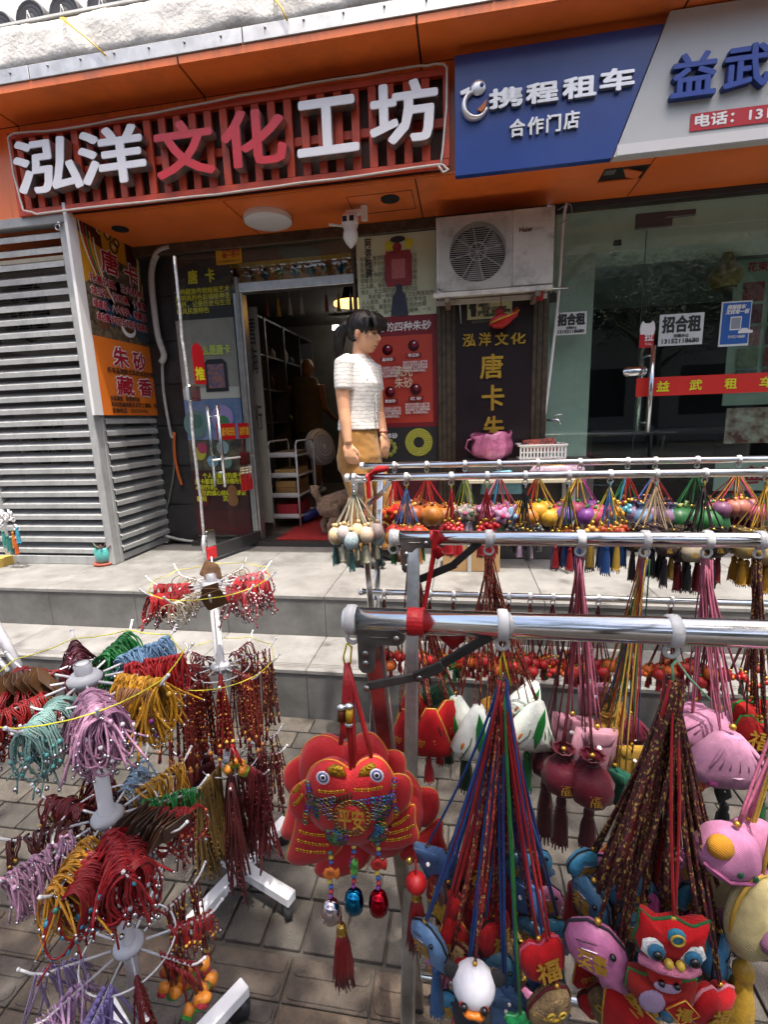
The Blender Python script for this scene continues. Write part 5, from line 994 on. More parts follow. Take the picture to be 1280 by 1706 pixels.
# ================================================================== pot plant, flowers at the left edge
pp_ = thing('potted_plant', 'small succulent in a turquoise pot on a terracotta saucer', 'plant', PZ(177, 943, ZP)); c = PZ(175, 940, ZP)
b = MB(); b.lathe(c, [(.001, .001), (.066, .001), (.072, .018), (.066, .019), (.001, .012)], 24); b.build('saucer', mat('terracotta', '#a0503f', .7, var=.1), pp_)
b = MB(); b.lathe(c+V((0, 0, .013)), [(.001, 0), (.04, .0), (.052, .03), (.06, .07), (.055, .105), (.05, .112), (.046, .108), (.04, .09), (.001, .088)], 26); b.build('pot', mat('turquoise_glaze', '#4fa39c', .25, var=.25, scale=16, coat=.4), pp_)
for i in range(26):
    a_ = random.random()*6.28; r = random.uniform(.005, .035); L = random.uniform(.05, .085); d = V((math.cos(a_)*.9, math.sin(a_)*.9, random.uniform(.6, 1.6))).normalized(); p = c+V((r*math.cos(a_), r*math.sin(a_), .1)); b = MB()
    b.tube([p, p+d*L*.5, p+d*L*.85+V((0, 0, -.004)), p+d*L], [.006, .011, .008, .001], 6, sq=.45); b.build('leaf', mat('succulent_%d' % (i % 3), ('#6a5a5e', '#8a6a6a', '#5a6450')[i % 3], .6, var=.3, scale=30), pp_)
fl = thing('tassel_bouquet', 'white braided ornaments with teal tassels hanging at the left edge', 'ornament', PZ(10, 935, ZP))
for i in range(12):
    p = PY(random.uniform(-14, 30), random.uniform(850, 880), 2.72); b = MB(); a_ = random.random()*3
    b.torus(p, .016, .006, V((math.cos(a_), math.sin(a_), 0)), EZ, 12, 6); b.torus(p+V((.02, 0, -.01)), .014, .006, V((math.sin(a_), math.cos(a_), .2)), EZ, 12, 6); b.build('braid', mat('white_braid', (.7, .7, .7), .7), fl)
for i, (px, py, h) in enumerate(((-8, 880, '#2f7a72'), (4, 884, '#3a8a80'), (11, 892, '#2f7a72'), (20, 886, '#c8741c'), (27, 878, '#3a9ab8'), (16, 895, '#2f6a60'), (24, 896, '#d0601c'))):
    b = MB(); b.tassel(PY(px, py, 2.70), .12, .012, 10); b.build('tassel', satin(h), fl)
bx('easel_foot', PZ(-12, 950, ZP)+V((0, 0, .001)), PZ(8, 938, ZP)+V((0, .0, .06)), mat('yellow_wood', '#b79a4a', .6), fl)
# ================================================================== folding racks
random.seed(11)
RAIL = mat('polished_steel', (.72, .72, .71), .1, metal=1., var=.05, scale=15)
LEGM = mat('scuffed_steel', (.42, .41, .39), .3, metal=1., var=.3, scale=14, dirt=.4)
BRKT = mat('dark_cast_bracket', (.11, .1, .095), .42, metal=.7, var=.4, scale=25)
STRT = mat('black_strut', (.03, .028, .028), .4, metal=.4, var=.4, scale=20)
CLIP = mat('milky_plastic', (.8, .8, .79), .35, spec=.5); CLIP.node_tree.nodes['Principled BSDF'].inputs['Transmission Weight'].default_value = .35
RIB = satin('#c8161e')
def rail(parent, a, b_, r):
    m = MB(); m.cyl(a, b_, r, 28); return m.build('rail', RAIL, parent)
def flat_bar(parent, name, pts, w_, t, m, N):
    """bar of width w_ in the plane facing N along pts"""
    b = MB(); N = V(N).normalized()
    for p, q in zip(pts, pts[1:]):
        p, q = V(p), V(q); d = (q-p).normalized(); s = N.cross(d).normalized(); M = Matrix((d, s, N)).transposed(); b.bbox((p+q)/2, ((q-p).length, w_, t), .0015, M)
    return b.build(name, m, parent, False)
def lplate(parent, e, sx, sz, w_, t, m, Y):     # L-shaped stamped bracket, corner at e
    out = [(0, 0), (sx-w_*.4, 0), (sx, -w_*.3), (sx, -w_*.7), (sx-w_*.4, -w_), (w_*1.5, -w_), (w_*1.15, -w_*1.3), (w_*1.05, -sz+w_*.3), (w_*.8, -sz), (w_*.25, -sz), (0, -sz+w_*.3)]
    b = MB(); b.plate(out, t, e, EX, EZ); b.build('bracket', m, parent, False)
    for x, z in ((sx-w_*.5, -w_*.5), (w_*.5, -w_*1.6), (w_*.5, -sz+w_*.7)):
        b = MB(); p = V(e)+V((x, -t, z)); b.cyl(p, p+V((0, -.002, 0)), w_*.2, 12); b.build('rivet', LEGM, parent)
    b = MB(); b.bbox(V(e)+V((sx*.45, -t-.0004, -w_*.5)), (sx*.4, .001, w_*.12), .0004); b.build('pressed_rib', m, parent, False)
RZ1, RZ2, RZ3, RZ4 = 1.177, 1.173, 1.193, 1.200
RY1, RY2, RY3, RY4, RYL, RZL = .5, .9, 1.72, 2.1, 1.85, .70
nr = thing('folding_rack', 'steel folding clothes rack nearest the camera hung with cords and cloth charms', 'rack', (.5, .7, 0))
rail(nr, (-.118, RY1, RZ1), (1.35, RY1, RZ1), .0142); rail(nr, (-.121, RY2, RZ2), (1.4, RY2, RZ2), .0137)
for Y, z, xe in ((RY1, RZ1, -.119), (RY2, RZ2, -.122)):
    b = MB(); b.lathe((xe, Y, z), [(.0150, 0), (.0152, -.012), (.012, -.016), (.001, -.017)], 22, Matrix.Rotation(R_(90), 3, 'Y')); b.build('end_cap', CLIP, nr)
xl1, xl2 = -.098, -.088
for (x, ya, za, yb) in ((xl1, RY1, RZ1, .903), (xl2, RY2, RZ2, .50), (1.28, RY1, RZ1, .903), (1.28, RY2, RZ2, .50)):
    d = V((0, yb-ya, -za)).normalized(); b = MB(); M = Matrix((EX, d.cross(EX), d)).transposed(); a = V((x, ya, za-.012)); c = V((x-.012, yb, .012)); b.bbox((a+c)/2, (.024, .016, (c-a).length), .003, M); b.build('leg', LEGM, nr, False)
    b = MB(); b.bbox((x-.012, yb, .01), (.03, .03, .018), .003); b.build('rubber_foot', BLACK, nr, False)
lplate(nr, (-.116, RY1-.0145, RZ1-.004), .053, .052, .0175, .003, BRKT, RY1); lplate(nr, (-.117, RY2-.014, RZ2+.004), .058, .07, .020, .003, BRKT, RY2)
p1 = [PY(x, y, RY1-.004) for x, y in ((612, 1143), (700, 1126), (733, 1108), (824, 1056))]
flat_bar(nr, 'strut', p1[:2], .011, .004, BRKT, (0, -1, 0)); flat_bar(nr, 'strut', p1[2:], .011, .004, STRT, (0, -1, 0)); flat_bar(nr, 'strut_joint', [p1[1]+V((-.006, -.004, 0)), p1[2]+V((.004, -.004, .002))], .013, .004, STRT, (0, -1, 0))
for p in (p1[0], p1[1], p1[3]): b = MB(); b.cyl(p+V((0, -.002, 0)), p+V((0, -.006, 0)), .0035, 12); b.build('rivet', LEGM, nr)
p2 = [PY(x, y, RY2-.004) for x, y in ((688, 970), (760, 940), (752, 944), (815, 890))]
flat_bar(nr, 'strut', p2[:2], .015, .005, STRT, (0, -1, 0)); flat_bar(nr, 'strut', p2[2:], .014, .005, STRT, (0, -1, 0))
b = MB(); b.cyl((xl2-.012, .505, .12), (1.27, .505, .12), .011, 14); b.build('foot_rail', RAIL, nr); b = MB(); b.cyl((xl1-.012, .9, .10), (1.27, .9, .10), .011, 14); b.build('foot_rail', RAIL, nr)
fr_ = thing('folding_rack', 'steel folding clothes rack farther back in front of the steps hung with charms', 'rack', (.5, 1.9, 0))
rail(fr_, (-.412, RY3, RZ3), (1.9, RY3, RZ3), .0137); rail(fr_, (-.436, RY4, RZ4), (1.9, RY4, RZ4), .0137); rail(fr_, (-.41, RYL, RZL), (1.85, RYL, RZL-.01), .0125)
for Y, z, xe in ((RY3, RZ3, -.413), (RY4, RZ4, -.437), (RYL, RZL, -.411)):
    b = MB(); b.lathe((xe, Y, z), [(.0152, 0), (.0154, -.014), (.012, -.018), (.001, -.019)], 18, Matrix.Rotation(R_(90), 3, 'Y')); b.build('end_cap', CLIP, fr_)
for (x, ya, za, yb) in ((-.375, RY3, RZ3, 1.965), (-.36, RY4, RZ4, 1.63), (1.8, RY3, RZ3, 1.965), (1.8, RY4, RZ4, 1.63)):
    d = V((0, yb-ya, -za)).normalized(); b = MB(); M = Matrix((EX, d.cross(EX), d)).transposed(); a = V((x, ya, za-.012)); c = V((x, yb, .012)); b.bbox((a+c)/2, (.024, .018, (c-a).length), .003, M); b.build('leg', RAIL, fr_, False); b = MB(); b.bbox((x, yb, .01), (.03, .03, .018), .003); b.build('rubber_foot', BLACK, fr_, False)
lplate(fr_, (-.405, RY3-.014, RZ3+.002), .06, .065, .018, .003, RAIL, RY3)
p3 = [PY(x, y, RY3-.004) for x, y in ((612, 842), (640, 818), (650, 800))]; flat_bar(fr_, 'strut', p3, .018, .004, RAIL, (0, -1, 0))
# red ribbons tied on the racks
def ribbon(label, x, Y, z, r, tails):
    t = thing('ribbon', label, 'ribbon', (x, Y, z)); b = MB(); b.lathe((x, Y, z), [(r-.0005, -.0092), (r+.0014, -.009), (r+.0018, -.003), (r+.0012, .003), (r+.0018, .009), (r-.0005, .0092)], 22, Matrix.Rotation(R_(90), 3, 'Y')); b.build('knot_wrap', RIB, t, False)
    for pts, w_ in tails:
        b = MB(); vs = []; n = len(pts)
        for i, p in enumerate(pts): p = V(p); d = (V(pts[min(i+1, n-1)])-V(pts[max(i-1, 0)])).normalized(); s = d.cross(V((0, -1, 0.2))).normalized(); wd = w_[i] if isinstance(w_, (list, tuple)) else w_; vs += [p+s*wd, p-s*wd, p+V((0, .0015, 0))-s*wd, p+V((0, .0015, 0))+s*wd]
        b.add(vs, [(4*i+a, 4*i+(a+1) % 4, 4*i+4+(a+1) % 4, 4*i+4+a) for i in range(n-1) for a in range(4)]); b.build('tail', RIB, t)
def q1(x, y, Y): return PY(x, y, Y)
ribbon('red ribbon wound round the nearest rail with a tail hanging behind', q1(693, 1035, RY1).x, RY1, RZ1, .0142, [([q1(735, 1058, .512), q1(755, 1066, .512), q1(775, 1060, .512)], [.004, .012, .004])])
ribbon('long red ribbon tied on the second rail running down to the nearest rail', q1(725, 893, RY2).x, RY2, RZ2, .0137, [([q1(727, 885, RY2-.016), q1(722, 930, RY2-.018), q1(712, 985, RY2-.02), q1(706, 1015, RY2-.03)], [.006, .005, .0045, .004]), ([q1(722, 910, RY2-.016), q1(735, 925, RY2-.02), q1(738, 922, RY2-.02)], [.006, .012, .004])])
ribbon('red ribbon bow tied at the left end of the far rack', q1(614, 792, RY3).x, RY3, RZ3, .0137, [([q1(614, 792, RY3-.016), q1(630, 782, RY3-.018), q1(648, 780, RY3-.02)], [.004, .014, .01]), ([q1(612, 795, RY3-.016), q1(614, 812, RY3-.018), q1(615, 830, RY3-.018)], .008)])
# ================================================================== clips and charms
def clip(x, Y, z, r, grp, lab, big=False):
    t = thing('hook_ring', lab, 'hook', (x, Y, z), grp); b = MB(); wd = .006 if big else .007
    b.lathe((x, Y, z), [(r+.0002, -wd), (r+.0028, -wd*.8), (r+.0032, 0), (r+.0028, wd*.8), (r+.0002, wd)], 22, Matrix.Rotation(R_(90), 3, 'Y')); b.build('band', CLIP, t)
    b = MB(); rr = .0065 if big else .0085; b.torus((x, Y, z-r-rr-.0015), rr, .0024, EX, EZ, 16, 6); b.build('eye', CLIP, t); return V((x, Y, z-r-rr*2-.001))
SPK = None
def speckle(h):
    nm = 'speckled_'+h
    if nm in MATS: return MATS[nm]
    m = mat(nm, h, .45, spec=.5); T = m.node_tree; N = T.nodes.new; L = T.links.new; tc = N('ShaderNodeTexCoord'); v = N('ShaderNodeTexVoronoi'); v.inputs['Scale'].default_value = 190; n = N('ShaderNodeTexNoise'); n.inputs['Scale'].default_value = 60
    L(tc.outputs['Object'], v.inputs['Vector']); L(tc.outputs['Object'], n.inputs['Vector']); ml = N('ShaderNodeMath'); ml.operation = 'MULTIPLY'; L(v.outputs['Distance'], ml.inputs[0]); L(n.outputs['Fac'], ml.inputs[1])
    r = N('ShaderNodeValToRGB'); r.color_ramp.interpolation = 'CONSTANT'; e = r.color_ramp.elements; e[0].color = (*S('#6a5238'), 1); e[1].position = .12; e[1].color = (*S(h), 1); L(ml.outputs[0], r.inputs[0]); L(r.outputs[0], T.nodes['Principled BSDF'].inputs['Base Color']); return m
GTR = mat('gold_thread', '#c79a3a', .45, metal=.35, var=.2, scale=80)
DKO = mat('dark_outline', '#15121a', .8)
def ovl(rx, rz, n=18, k=0, kd=0.): return [(rx*math.cos(2*math.pi*i/n)*(1+kd*math.cos(k*2*math.pi*i/n)), rz*math.sin(2*math.pi*i/n)*(1+kd*math.cos(k*2*math.pi*i/n))) for i in range(n)]
def trimline(out, O, U, W, r, m, parent, name='trim', off=0.):
    U, W = V(U), V(W); b = MB(); N = U.cross(W); b.tube([V(O)+U*x+W*y+N*off for x, y in out], r, 5, closed=True); return b.build(name, m, parent)
def shape_body(kind, t, C, U, W, s, cols):
    """build the body of a charm around C (its centre); returns lowest point"""
    U, W = V(U).normalized(), V(W).normalized(); N = U.cross(W); c0 = cols[0]; c1 = cols[1] if len(cols) > 1 else c0; mb = MB()
    def at(x, z, n=0.): return C+U*x*s+W*z*s+N*n*s
    if kind == 'egg':
        mb.ell(C, (s*.40, s*.40, s*.5), 14, 9); mb.build('egg', speckle(c0), t); b = MB(); b.ell(at(0, .6), s*.12, 8, 5); b.build('bead', mat('wood_bead', '#c2a878', .5), t); return at(0, -.5)
    if kind == 'triangle':
        out = [(-.1, .62), (.1, .62), (.3, .2), (.5, -.3), (.46, -.42), (.2, -.47), (-.2, -.47), (-.46, -.42), (-.5, -.3), (-.3, .2)]; out = [(x*s, z*s) for x, z in out]
        mb.puff(out, .2*s, C, U, W); mb.build('sachet', cloth(c0), t); trimline(out, C, U, W, .02*s, GTR, t); b = MB(); b.tube([at(.05, .55, .08), at(.2, .2, .14), at(.3, -.2, .13), at(.36, -.42, .06)], .02*s, 5); b.build('trim', MATS['cloth_'+c1] if 'cloth_'+c1 in MATS else cloth(c1), t)
        letter('你好', at(-.3, -.16, .19), U, W, .42*s, .2*s, GTR, t); letter('福安', at(-.3, -.38, .14), U, W, .45*s, .16*s, GTR, t); return at(0, -.47)
    if kind == 'zongzi':
        out = [(-.08, .6), (.08, .6), (.32, .1), (.6, -.32), (.5, -.45), (.1, -.5), (-.4, -.42), (-.56, -.2), (-.34, .2)]; out = [(x*s, z*s) for x, z in out]
        mb.puff(out, .26*s, C, U, W); mb.build('sachet', mat('white_print_cloth', '#c4cdc2', .8, scale=40, col2='#e0e4dc', bump=.3, bscale=300), t)
        b = MB(); b.puff([(x*s, z*s) for x, z in ((0, .62), (.09, .3), (.1, .0), (.02, -.3), (-.08, -.02), (-.07, .3))], .03*s, at(-.02, .0, .26), U, W); b.build('leaf', satin('#1f8a3c'), t)
        for x, z in ((.24, -.18), (-.32, -.12)): b = MB(); b.puff([(q[0]*s*.5, q[1]*s*.5) for q in ovl(.12, .26, 10)], .02*s, at(x, z, .2), U, W); b.build('orange_patch', satin('#d0742a'), t)
        b = MB(); 
        for i in range(5): x = -.4+.2*i; b.tube([at(x, -.35, .19), at(x*.6+.03, 0, .265), at(x*.2, .35, .13)], .014*s, 4)
        b.build('print_line', mat('print_olive', '#5a6a54', .7), t, kind='stuff'); return at(0, -.48)
    if kind == 'pouch':
        mb.lathe(C, [(.001, -.5*s), (.22*s, -.47*s), (.4*s, -.28*s), (.42*s, -.05*s), (.3*s, .2*s), (.1*s, .36*s), (.16*s, .46*s), (.24*s, .56*s), (.2*s, .55*s)], 20, flute=10, fd=.06); mb.build('pouch', satin(c0), t); b = MB(); b.torus(C+EZ*.36*s, .11*s, .03*s, EX, EY, 14, 5); b.build('drawstring', satin(c1), t)
        letter('福', C+V((-.14*s, -.40*s, -.25*s)), EX, EZ, .26*s, .24*s, GTR, t); return C-EZ*.5*s
    if kind == 'pillow':
        out = [(-.42, -.5), (.42, -.5), (.46, 0), (.42, .5), (-.42, .5), (-.46, 0)]; out = [(x*s, z*s) for x, z in out]; mb.puff(out, .16*s, C, U, W); mb.build('cushion', cloth(c0), t); b = MB(); b.puff([(x*s, z*s) for x, z in ((-.36, .48), (.36, .48), (.3, .22), (0, .14), (-.3, .22))], .05*s, at(0, 0, .12), U, W); b.build('flap', cloth(c0), t); b = MB(); b.ell(at(0, .2, .2), .05*s, 8, 5); b.build('pearl', mat('pearl', (.75, .73, .72), .25), t); return at(0, -.5)
    if kind == 'flower':
        out = [(r*math.cos(a), r*math.sin(a)) for a, r in [(2*math.pi*i/20, s*(.5 if i % 4 in (0, 1) else .34)) for i in range(20)]]; mb.puff(out, .2*s, C, U, W); mb.build('flower', cloth(c0), t); trimline(out, C, U, W, .03*s, cloth(c1), t); b = MB(); b.ell(at(0, 0, .2), (.14*s, .14*s, .14*s), 10, 6); b.build('flower_eye', cloth(c1), t); return at(0, -.45)
    if kind == 'ball':
        mb.lathe(C, [(.001, .42*s), (.2*s, .44*s), (.42*s, .25*s), (.48*s, 0), (.4*s, -.28*s), (.16*s, -.44*s), (.001, -.42*s)], 20, flute=7, fd=.07); mb.build('ball', satin(c0), t); b = MB(); b.tube([C+EZ*.4*s, C+V((.06*s, 0, .6*s))], [.09*s, .05*s], 6); b.build('stalk', satin(c1), t); return C-EZ*.42*s
    if kind == 'purse':
        out = [(-.62, -.1), (-.55, -.34), (-.25, -.47), (.25, -.47), (.55, -.34), (.62, -.1), (.4, .16), (.14, .42), (-.14, .42), (-.4, .16)]; out = [(x*s, z*s) for x, z in out]; mb.puff(out, .3*s, C, U, W); mb.build('purse', cloth(c0), t)
        for i in range(-3, 4): b = MB(); b.tube([at(i*.03, .40, .10), at(i*.09, .2, .24-.012*abs(i)), at(i*.14, -.02, .30-.016*abs(i))], [.014*s, .03*s, .016*s], 6); b.build('pleat', cloth(c0), t)
        b = MB(); b.tube([at(-.55, -.05, .1), at(-.28, -.12, .25), at(0, -.14, .3), at(.28, -.12, .25), at(.55, -.05, .1)], .018*s, 5); b.build('seam', cloth(c1), t)
        for x, h in ((-.3, '#b0408a'), (.02, '#c8842a'), (.3, '#5a7a4a'), (-.1, '#4a4a5a')): b = MB(); b.puff([(q[0]*s, q[1]*s) for q in ovl(.1, .07, 10, 5, .25)], .02*s, at(x, -.27, .24), U, W); b.build('embroidery', satin(h), t)
        return at(0, -.47)
    if kind == 'bead':
        for i in range(3): mb.ell(at((i-1)*.25, (-.1, .12, -.05)[i]), s*.22, 8, 5)
        mb.build('beads', gloss(c0, .35), t); b = MB(); b.ell(at(0, .5), s*.13, 8, 5); b.build('bead', mat('gold_bead', '#b8903a', .3, metal=.7), t); return at(0, -.3)
    if kind == 'whale':
        out = [(-.5, .1), (-.42, .36), (-.15, .5), (.15, .44), (.36, .2), (.42, -.1), (.3, -.3), (.38, -.52), (.18, -.5), (.02, -.56), (-.02, -.36), (-.3, -.3), (-.46, -.12)]; out = [(x*s, z*s) for x, z in out]; mb.puff(out, .2*s, C, U, W); mb.build('body', satin(c0), t); trimline(out, C, U, W, .025*s, DKO, t); letter('万事\n大吉', at(-.28, -.14, .2), U, W, .4*s, .32*s, GTR, t, bold=.008*s)
        for i in range(4): b = MB(); b.tube([at(.02+.07*i, -.3, .11), at(.06+.07*i, -.42, .08), at(.08+.08*i, -.5, .03)], .012*s, 4); b.build('stitching', DKO, t)
        for i in range(3): b = MB(); b.tube([at(-.4+.05*i, .2-.12*i, .1), at(-.2, .3-.13*i, .19), at(.0, .34-.14*i, .2)], .009*s, 4); b.build('stitching', satin('#d8c8d8') if i else DKO, t)
        b = MB(); b.ell(at(.2, .2, .17), (.05*s, .05*s, .05*s), 8, 6); b.build('eye', gloss('#0a0a0a', .1), t); return at(0, -.5)
    if kind == 'apple':
        out = [(0, .36), (.2, .5), (.42, .42), (.5, .12), (.42, -.25), (.15, -.48), (-.15, -.48), (-.42, -.25), (-.5, .12), (-.42, .42), (-.2, .5)]; out = [(x*s, z*s) for x, z in out]; mb.puff(out, .22*s, C, U, W); mb.build('body', cloth(c0), t); trimline(out, C, U, W, .03*s, cloth(c1), t); letter('福', at(-.24, -.28, .22), U, W, .5*s, .52*s, GTR, t, bold=.014*s); return at(0, -.48)
    if kind == 'hood':
        out = ovl(.46*s, .52*s, 18, 6, .04); mb.puff(out, .22*s, C, U, W); mb.build('body', mat('brown_plush', '#5a4630', .95, scale=60, col2='#8a7450', bump=.8, bscale=300), t); trimline(out, C, U, W, .035*s, cloth('#5a1a24'), t)
        b = MB(); b.tube([at(-.42, .04, .1), at(-.2, .02, .2), at(0, .0, .23), at(.2, .02, .2), at(.42, .04, .1)], .03*s, 6); b.build('gold_band', satin('#b8962c'), t)
        for x in (-.13, .13): b = MB(); b.torus(at(x, .1, .22), .07*s, .025*s, U, W, 14, 5); b.build('gold_ring', satin('#c8a83a'), t)
        b = MB(); b.puff([(q[0], q[1]-.24*s) for q in ovl(.32*s, .2*s, 14)], .03*s, at(0, 0, .16), U, W); b.build('lower_patch', cloth('#8a6a52'), t); return at(0, -.5)
    if kind == 'bird':
        M = Matrix((U, -N, W)).transposed(); mb.ell(C, (.44*s, .36*s, .5*s), 18, 12, M); mb.build('head', mat('white_felt', (.66, .66, .72), .95, var=.06, scale=60, bump=.15, bscale=900), t)
        for sg in (-1, 1):
            b = MB(); b.ell(at(sg*.46, .2, -.05), (.17*s, .1*s, .2*s), 12, 8, M); b.build('ear', mat('black_felt', (.015, .015, .017), .95), t); b = MB(); b.ell(at(sg*.2, -.1, .36), .075*s, 10, 7); b.build('eye', gloss('#0a0a0a', .1), t); b = MB(); b.ell(at(sg*.2, -.14, .31), (.1*s, .04*s, .1*s), 10, 6, M); b.build('cheek', cloth('#b03a34'), t)
        b = MB(); b.puff([(x*s, z*s) for x, z in ((-.22, .02), (-.1, .08), (0, .05), (.1, .08), (.22, .02), (.16, -.12), (.03, -.05), (-.14, -.08))], .06*s, at(0, -.28, .36), U, W); b.build('beak', satin('#d8761a'), t)
        b = MB(); b.ell(at(0, -.85, -.05), (.42*s, .34*s, .45*s), 16, 10, M); b.build('plush_body', mat('black_felt', (0, 0, 0)), t); return at(0, -1.2)
    if kind == 'lion':
        hd_ = [(-.5, .62), (-.3, .46), (-.16, .5), (0, .58), (.16, .5), (.3, .46), (.5, .62), (.48, .3), (.52, .1), (.42, -.12), (.2, -.2), (-.2, -.2), (-.42, -.12), (-.52, .1), (-.48, .3)]; hd_ = [(x*s, z*s) for x, z in hd_]
        mb.puff(hd_, .2*s, C, U, W); mb.build('lion_head', cloth('#c0161c'), t); trimline(hd_, C, U, W, .025*s, cloth('#2a6a3a'), t)
        b = MB(); b.puff([(q[0]*s, (q[1]+.4)*s) for q in ovl(.14, .14, 14)], .05*s, at(0, 0, .16), U, W); b.build('mirror', cloth('#3a8aa8'), t); b = MB(); b.torus(at(0, .4, .22), .09*s, .02*s, U, W, 16, 5); b.build('mirror_ring', satin('#c8a83a'), t)
        for sg in (-1, 1):
            for r, m_, o_ in ((.2, mat('white_fluff', (.7, .7, .68), .95, bump=.8, bscale=400), .15), (.12, cloth('#3a7aa0'), .22), (.07, gloss('#0c0c10', .1), .27)):
                b = MB(); b.puff([((q[0]+sg*.26)*s, (q[1]+.12)*s) for q in ovl(r, r*1.05, 14, 7 if r > .15 else 0, .06)], .05*s, at(0, 0, o_), U, W); b.build('lion_eye', m_, t)
            b = MB(); b.ell(at(sg*.08, .0, .26), .07*s, 10, 6); b.build('nostril', satin('#c8a83a'), t)
        b = MB(); b.tube([at(-.42, -.2, .1), at(-.2, -.13, .24), at(0, -.11, .27), at(.2, -.13, .24), at(.42, -.2, .1)], .075*s, 8); b.build('fringe', mat('pink_fluff', '#c0708a', .95, bump=.8, bscale=400), t)
        b = MB(); b.ell(at(0, -.45, .05), (.26*s, .18*s, .24*s), 14, 9); b.build('face', cloth('#b8281e'), t)
        for sg in (-1, 1): b = MB(); b.ell(at(sg*.11, -.42, .24), .05*s, 8, 6); b.build('face_eye', gloss('#0c0c10', .1), t)
        b = MB(); b.puff([(q[0]*s, (q[1]-.52)*s) for q in ovl(.2, .1, 12)], .04*s, at(0, 0, .2), U, W); b.build('muzzle', cloth('#b8a0c0'), t)
        bo = [(-.5, -.55), (-.3, -.62), (.3, -.62), (.5, -.5), (.52, -.85), (.3, -1.15), (-.25, -1.15), (-.5, -.9)]; bo = [(x*s, z*s) for x, z in bo]; b = MB(); b.puff(bo, .2*s, C, U, W); b.build('lion_body', cloth('#9a2420'), t); trimline(bo, C, U, W, .022*s, cloth('#3a7a3a'), t)
        b = MB(); b.puff([(q[0]*s-.16*s, q[1]*s-.88*s) for q in ovl(.2, .22, 14)], .05*s, at(0, 0, .18), U, W); b.build('belly', cloth('#a890b0'), t)
        sq = [(.26*s+x*s, -.88*s+z*s) for x, z in ((0, .24), (.24, 0), (0, -.24), (-.24, 0))]; b = MB(); b.plate(sq, .03*s, at(0, 0, .22), U, W); b.build('charm_square', cloth('#b8121a'), t, False); trimline(sq, at(0, 0, .25), U, W, .012*s, GTR, t); letter('福', at(.15, -1.0, .256), U, W, .23*s, .24*s, GTR, t, bold=.006*s); return at(0, -1.15)
    if kind == 'pig':
        mb.ell(C, (.5*s, .42*s, .45*s), 16, 10); mb.build('body', cloth(c0), t); b = MB(); b.ell(at(-.3, .25, .25), (.2*s, .16*s, .2*s), 12, 8); b.build('head_patch', cloth(c1), t)
        for x in (.0, .22): b = MB(); b.ell(at(x, -.02, .42), (.05*s, .03*s, .06*s), 8, 5); b.build('nostril', satin('#1f5a3c'), t)
        b = MB(); b.tube([at(-.45, -.1, .25), at(-.1, -.2, .42), at(.2, -.12, .42), at(.45, .05, .25)], .03*s, 6); b.build('seam', cloth('#c06a98'), t); return at(0, -.45)
    if kind == 'cat':
        M = Matrix((U, -N, W)).transposed(); mb.ell(C, (.42*s, .3*s, .62*s), 16, 12, M @ Matrix.Rotation(.25, 3, 'Y')); mb.build('body', cloth(c0), t)
        b = MB(); b.puff([(q[0]*s, q[1]*s) for q in ovl(.32, .3, 16, 4, .06)], .08*s, at(.08, -.05, .26), U, W); b.build('face_patch', cloth('#a06a8a'), t)
        for x in (-.06, .22): b = MB(); b.ell(at(x, -.02, .35), (.05*s, .03*s, .07*s), 8, 5); b.build('eye', gloss('#0c0c10', .1), t)
        trimline([(q[0]*s, q[1]*s) for q in ovl(.42, .62, 20)], C, U, W, .03*s, satin('#c8a03a'), t); return at(-.1, -.62)
    mb.ell(C, s*.4, 10, 7); mb.build('body', cloth(c0), t); return at(0, -.4)
def cordpath(a, b_, k=6, sag=.0, jit=.0):
    a, b_ = V(a), V(b_); L = (b_-a).length; out = []; o = V((random.uniform(-1, 1), random.uniform(-1, 1), 0))*jit
    for i in range(k+1):
        t = i/k; p = a.lerp(b_, t); h = V((b_.x-a.x, b_.y-a.y, 0)); p = a+V((h.x*t**1.15, h.y*t**1.15, (b_.z-a.z)*t)); out.append(p+o*math.sin(math.pi*t))
    return out
KS = {'cloth charms hung from the nearest rail': 1.02, 'cloth charms hung from the second rail': 1.2}
def charm(name, label, grp, H, C, kind, s, cols, cm, cr=.0012, yaw=0., tilt=0., tas=None, strands=2, cat='charm', top=.5, capbead=True):
    H, C = V(H), V(C); s *= KS.get(grp, 1.); t = thing(name, label, cat, C, grp)
    U = V((math.cos(yaw)*math.cos(tilt), math.sin(yaw), math.sin(tilt))); W_ = V((-math.sin(tilt), 0, math.cos(tilt))); W_ = (W_-U*W_.dot(U)).normalized()
    tp = C+W_*(s*top)
    for k in range(strands):
        b = MB(); off = V((random.uniform(-1, 1)*.003, random.uniform(-1, 1)*.003, 0)); b.tube(cordpath(H+off, tp+off*.6, 7, jit=.004), cr, 5, sq=1.); b.build('cord', cm if not isinstance(cm, list) else cm[k % len(cm)], t)
    if capbead: b = MB(); b.ell(tp+V((0, 0, s*.04)), s*.055, 8, 5); b.build('bead', mat('gold_bead', '#b8903a', .3, metal=.7), t)
    low = shape_body(kind, t, C, U, W_, s, cols)
    if tas:
        b = MB(); b.tube([low+V((0, 0, .002)), low-V((0, 0, tas[1]*.12))], .0012, 5); b.build('tassel_cord', satin(tas[0]), t); b = MB(); b.tassel(low-V((0, 0, tas[1]*.1)), tas[1], tas[2], 14); b.build('tassel', satin(tas[0]), t)
    return t
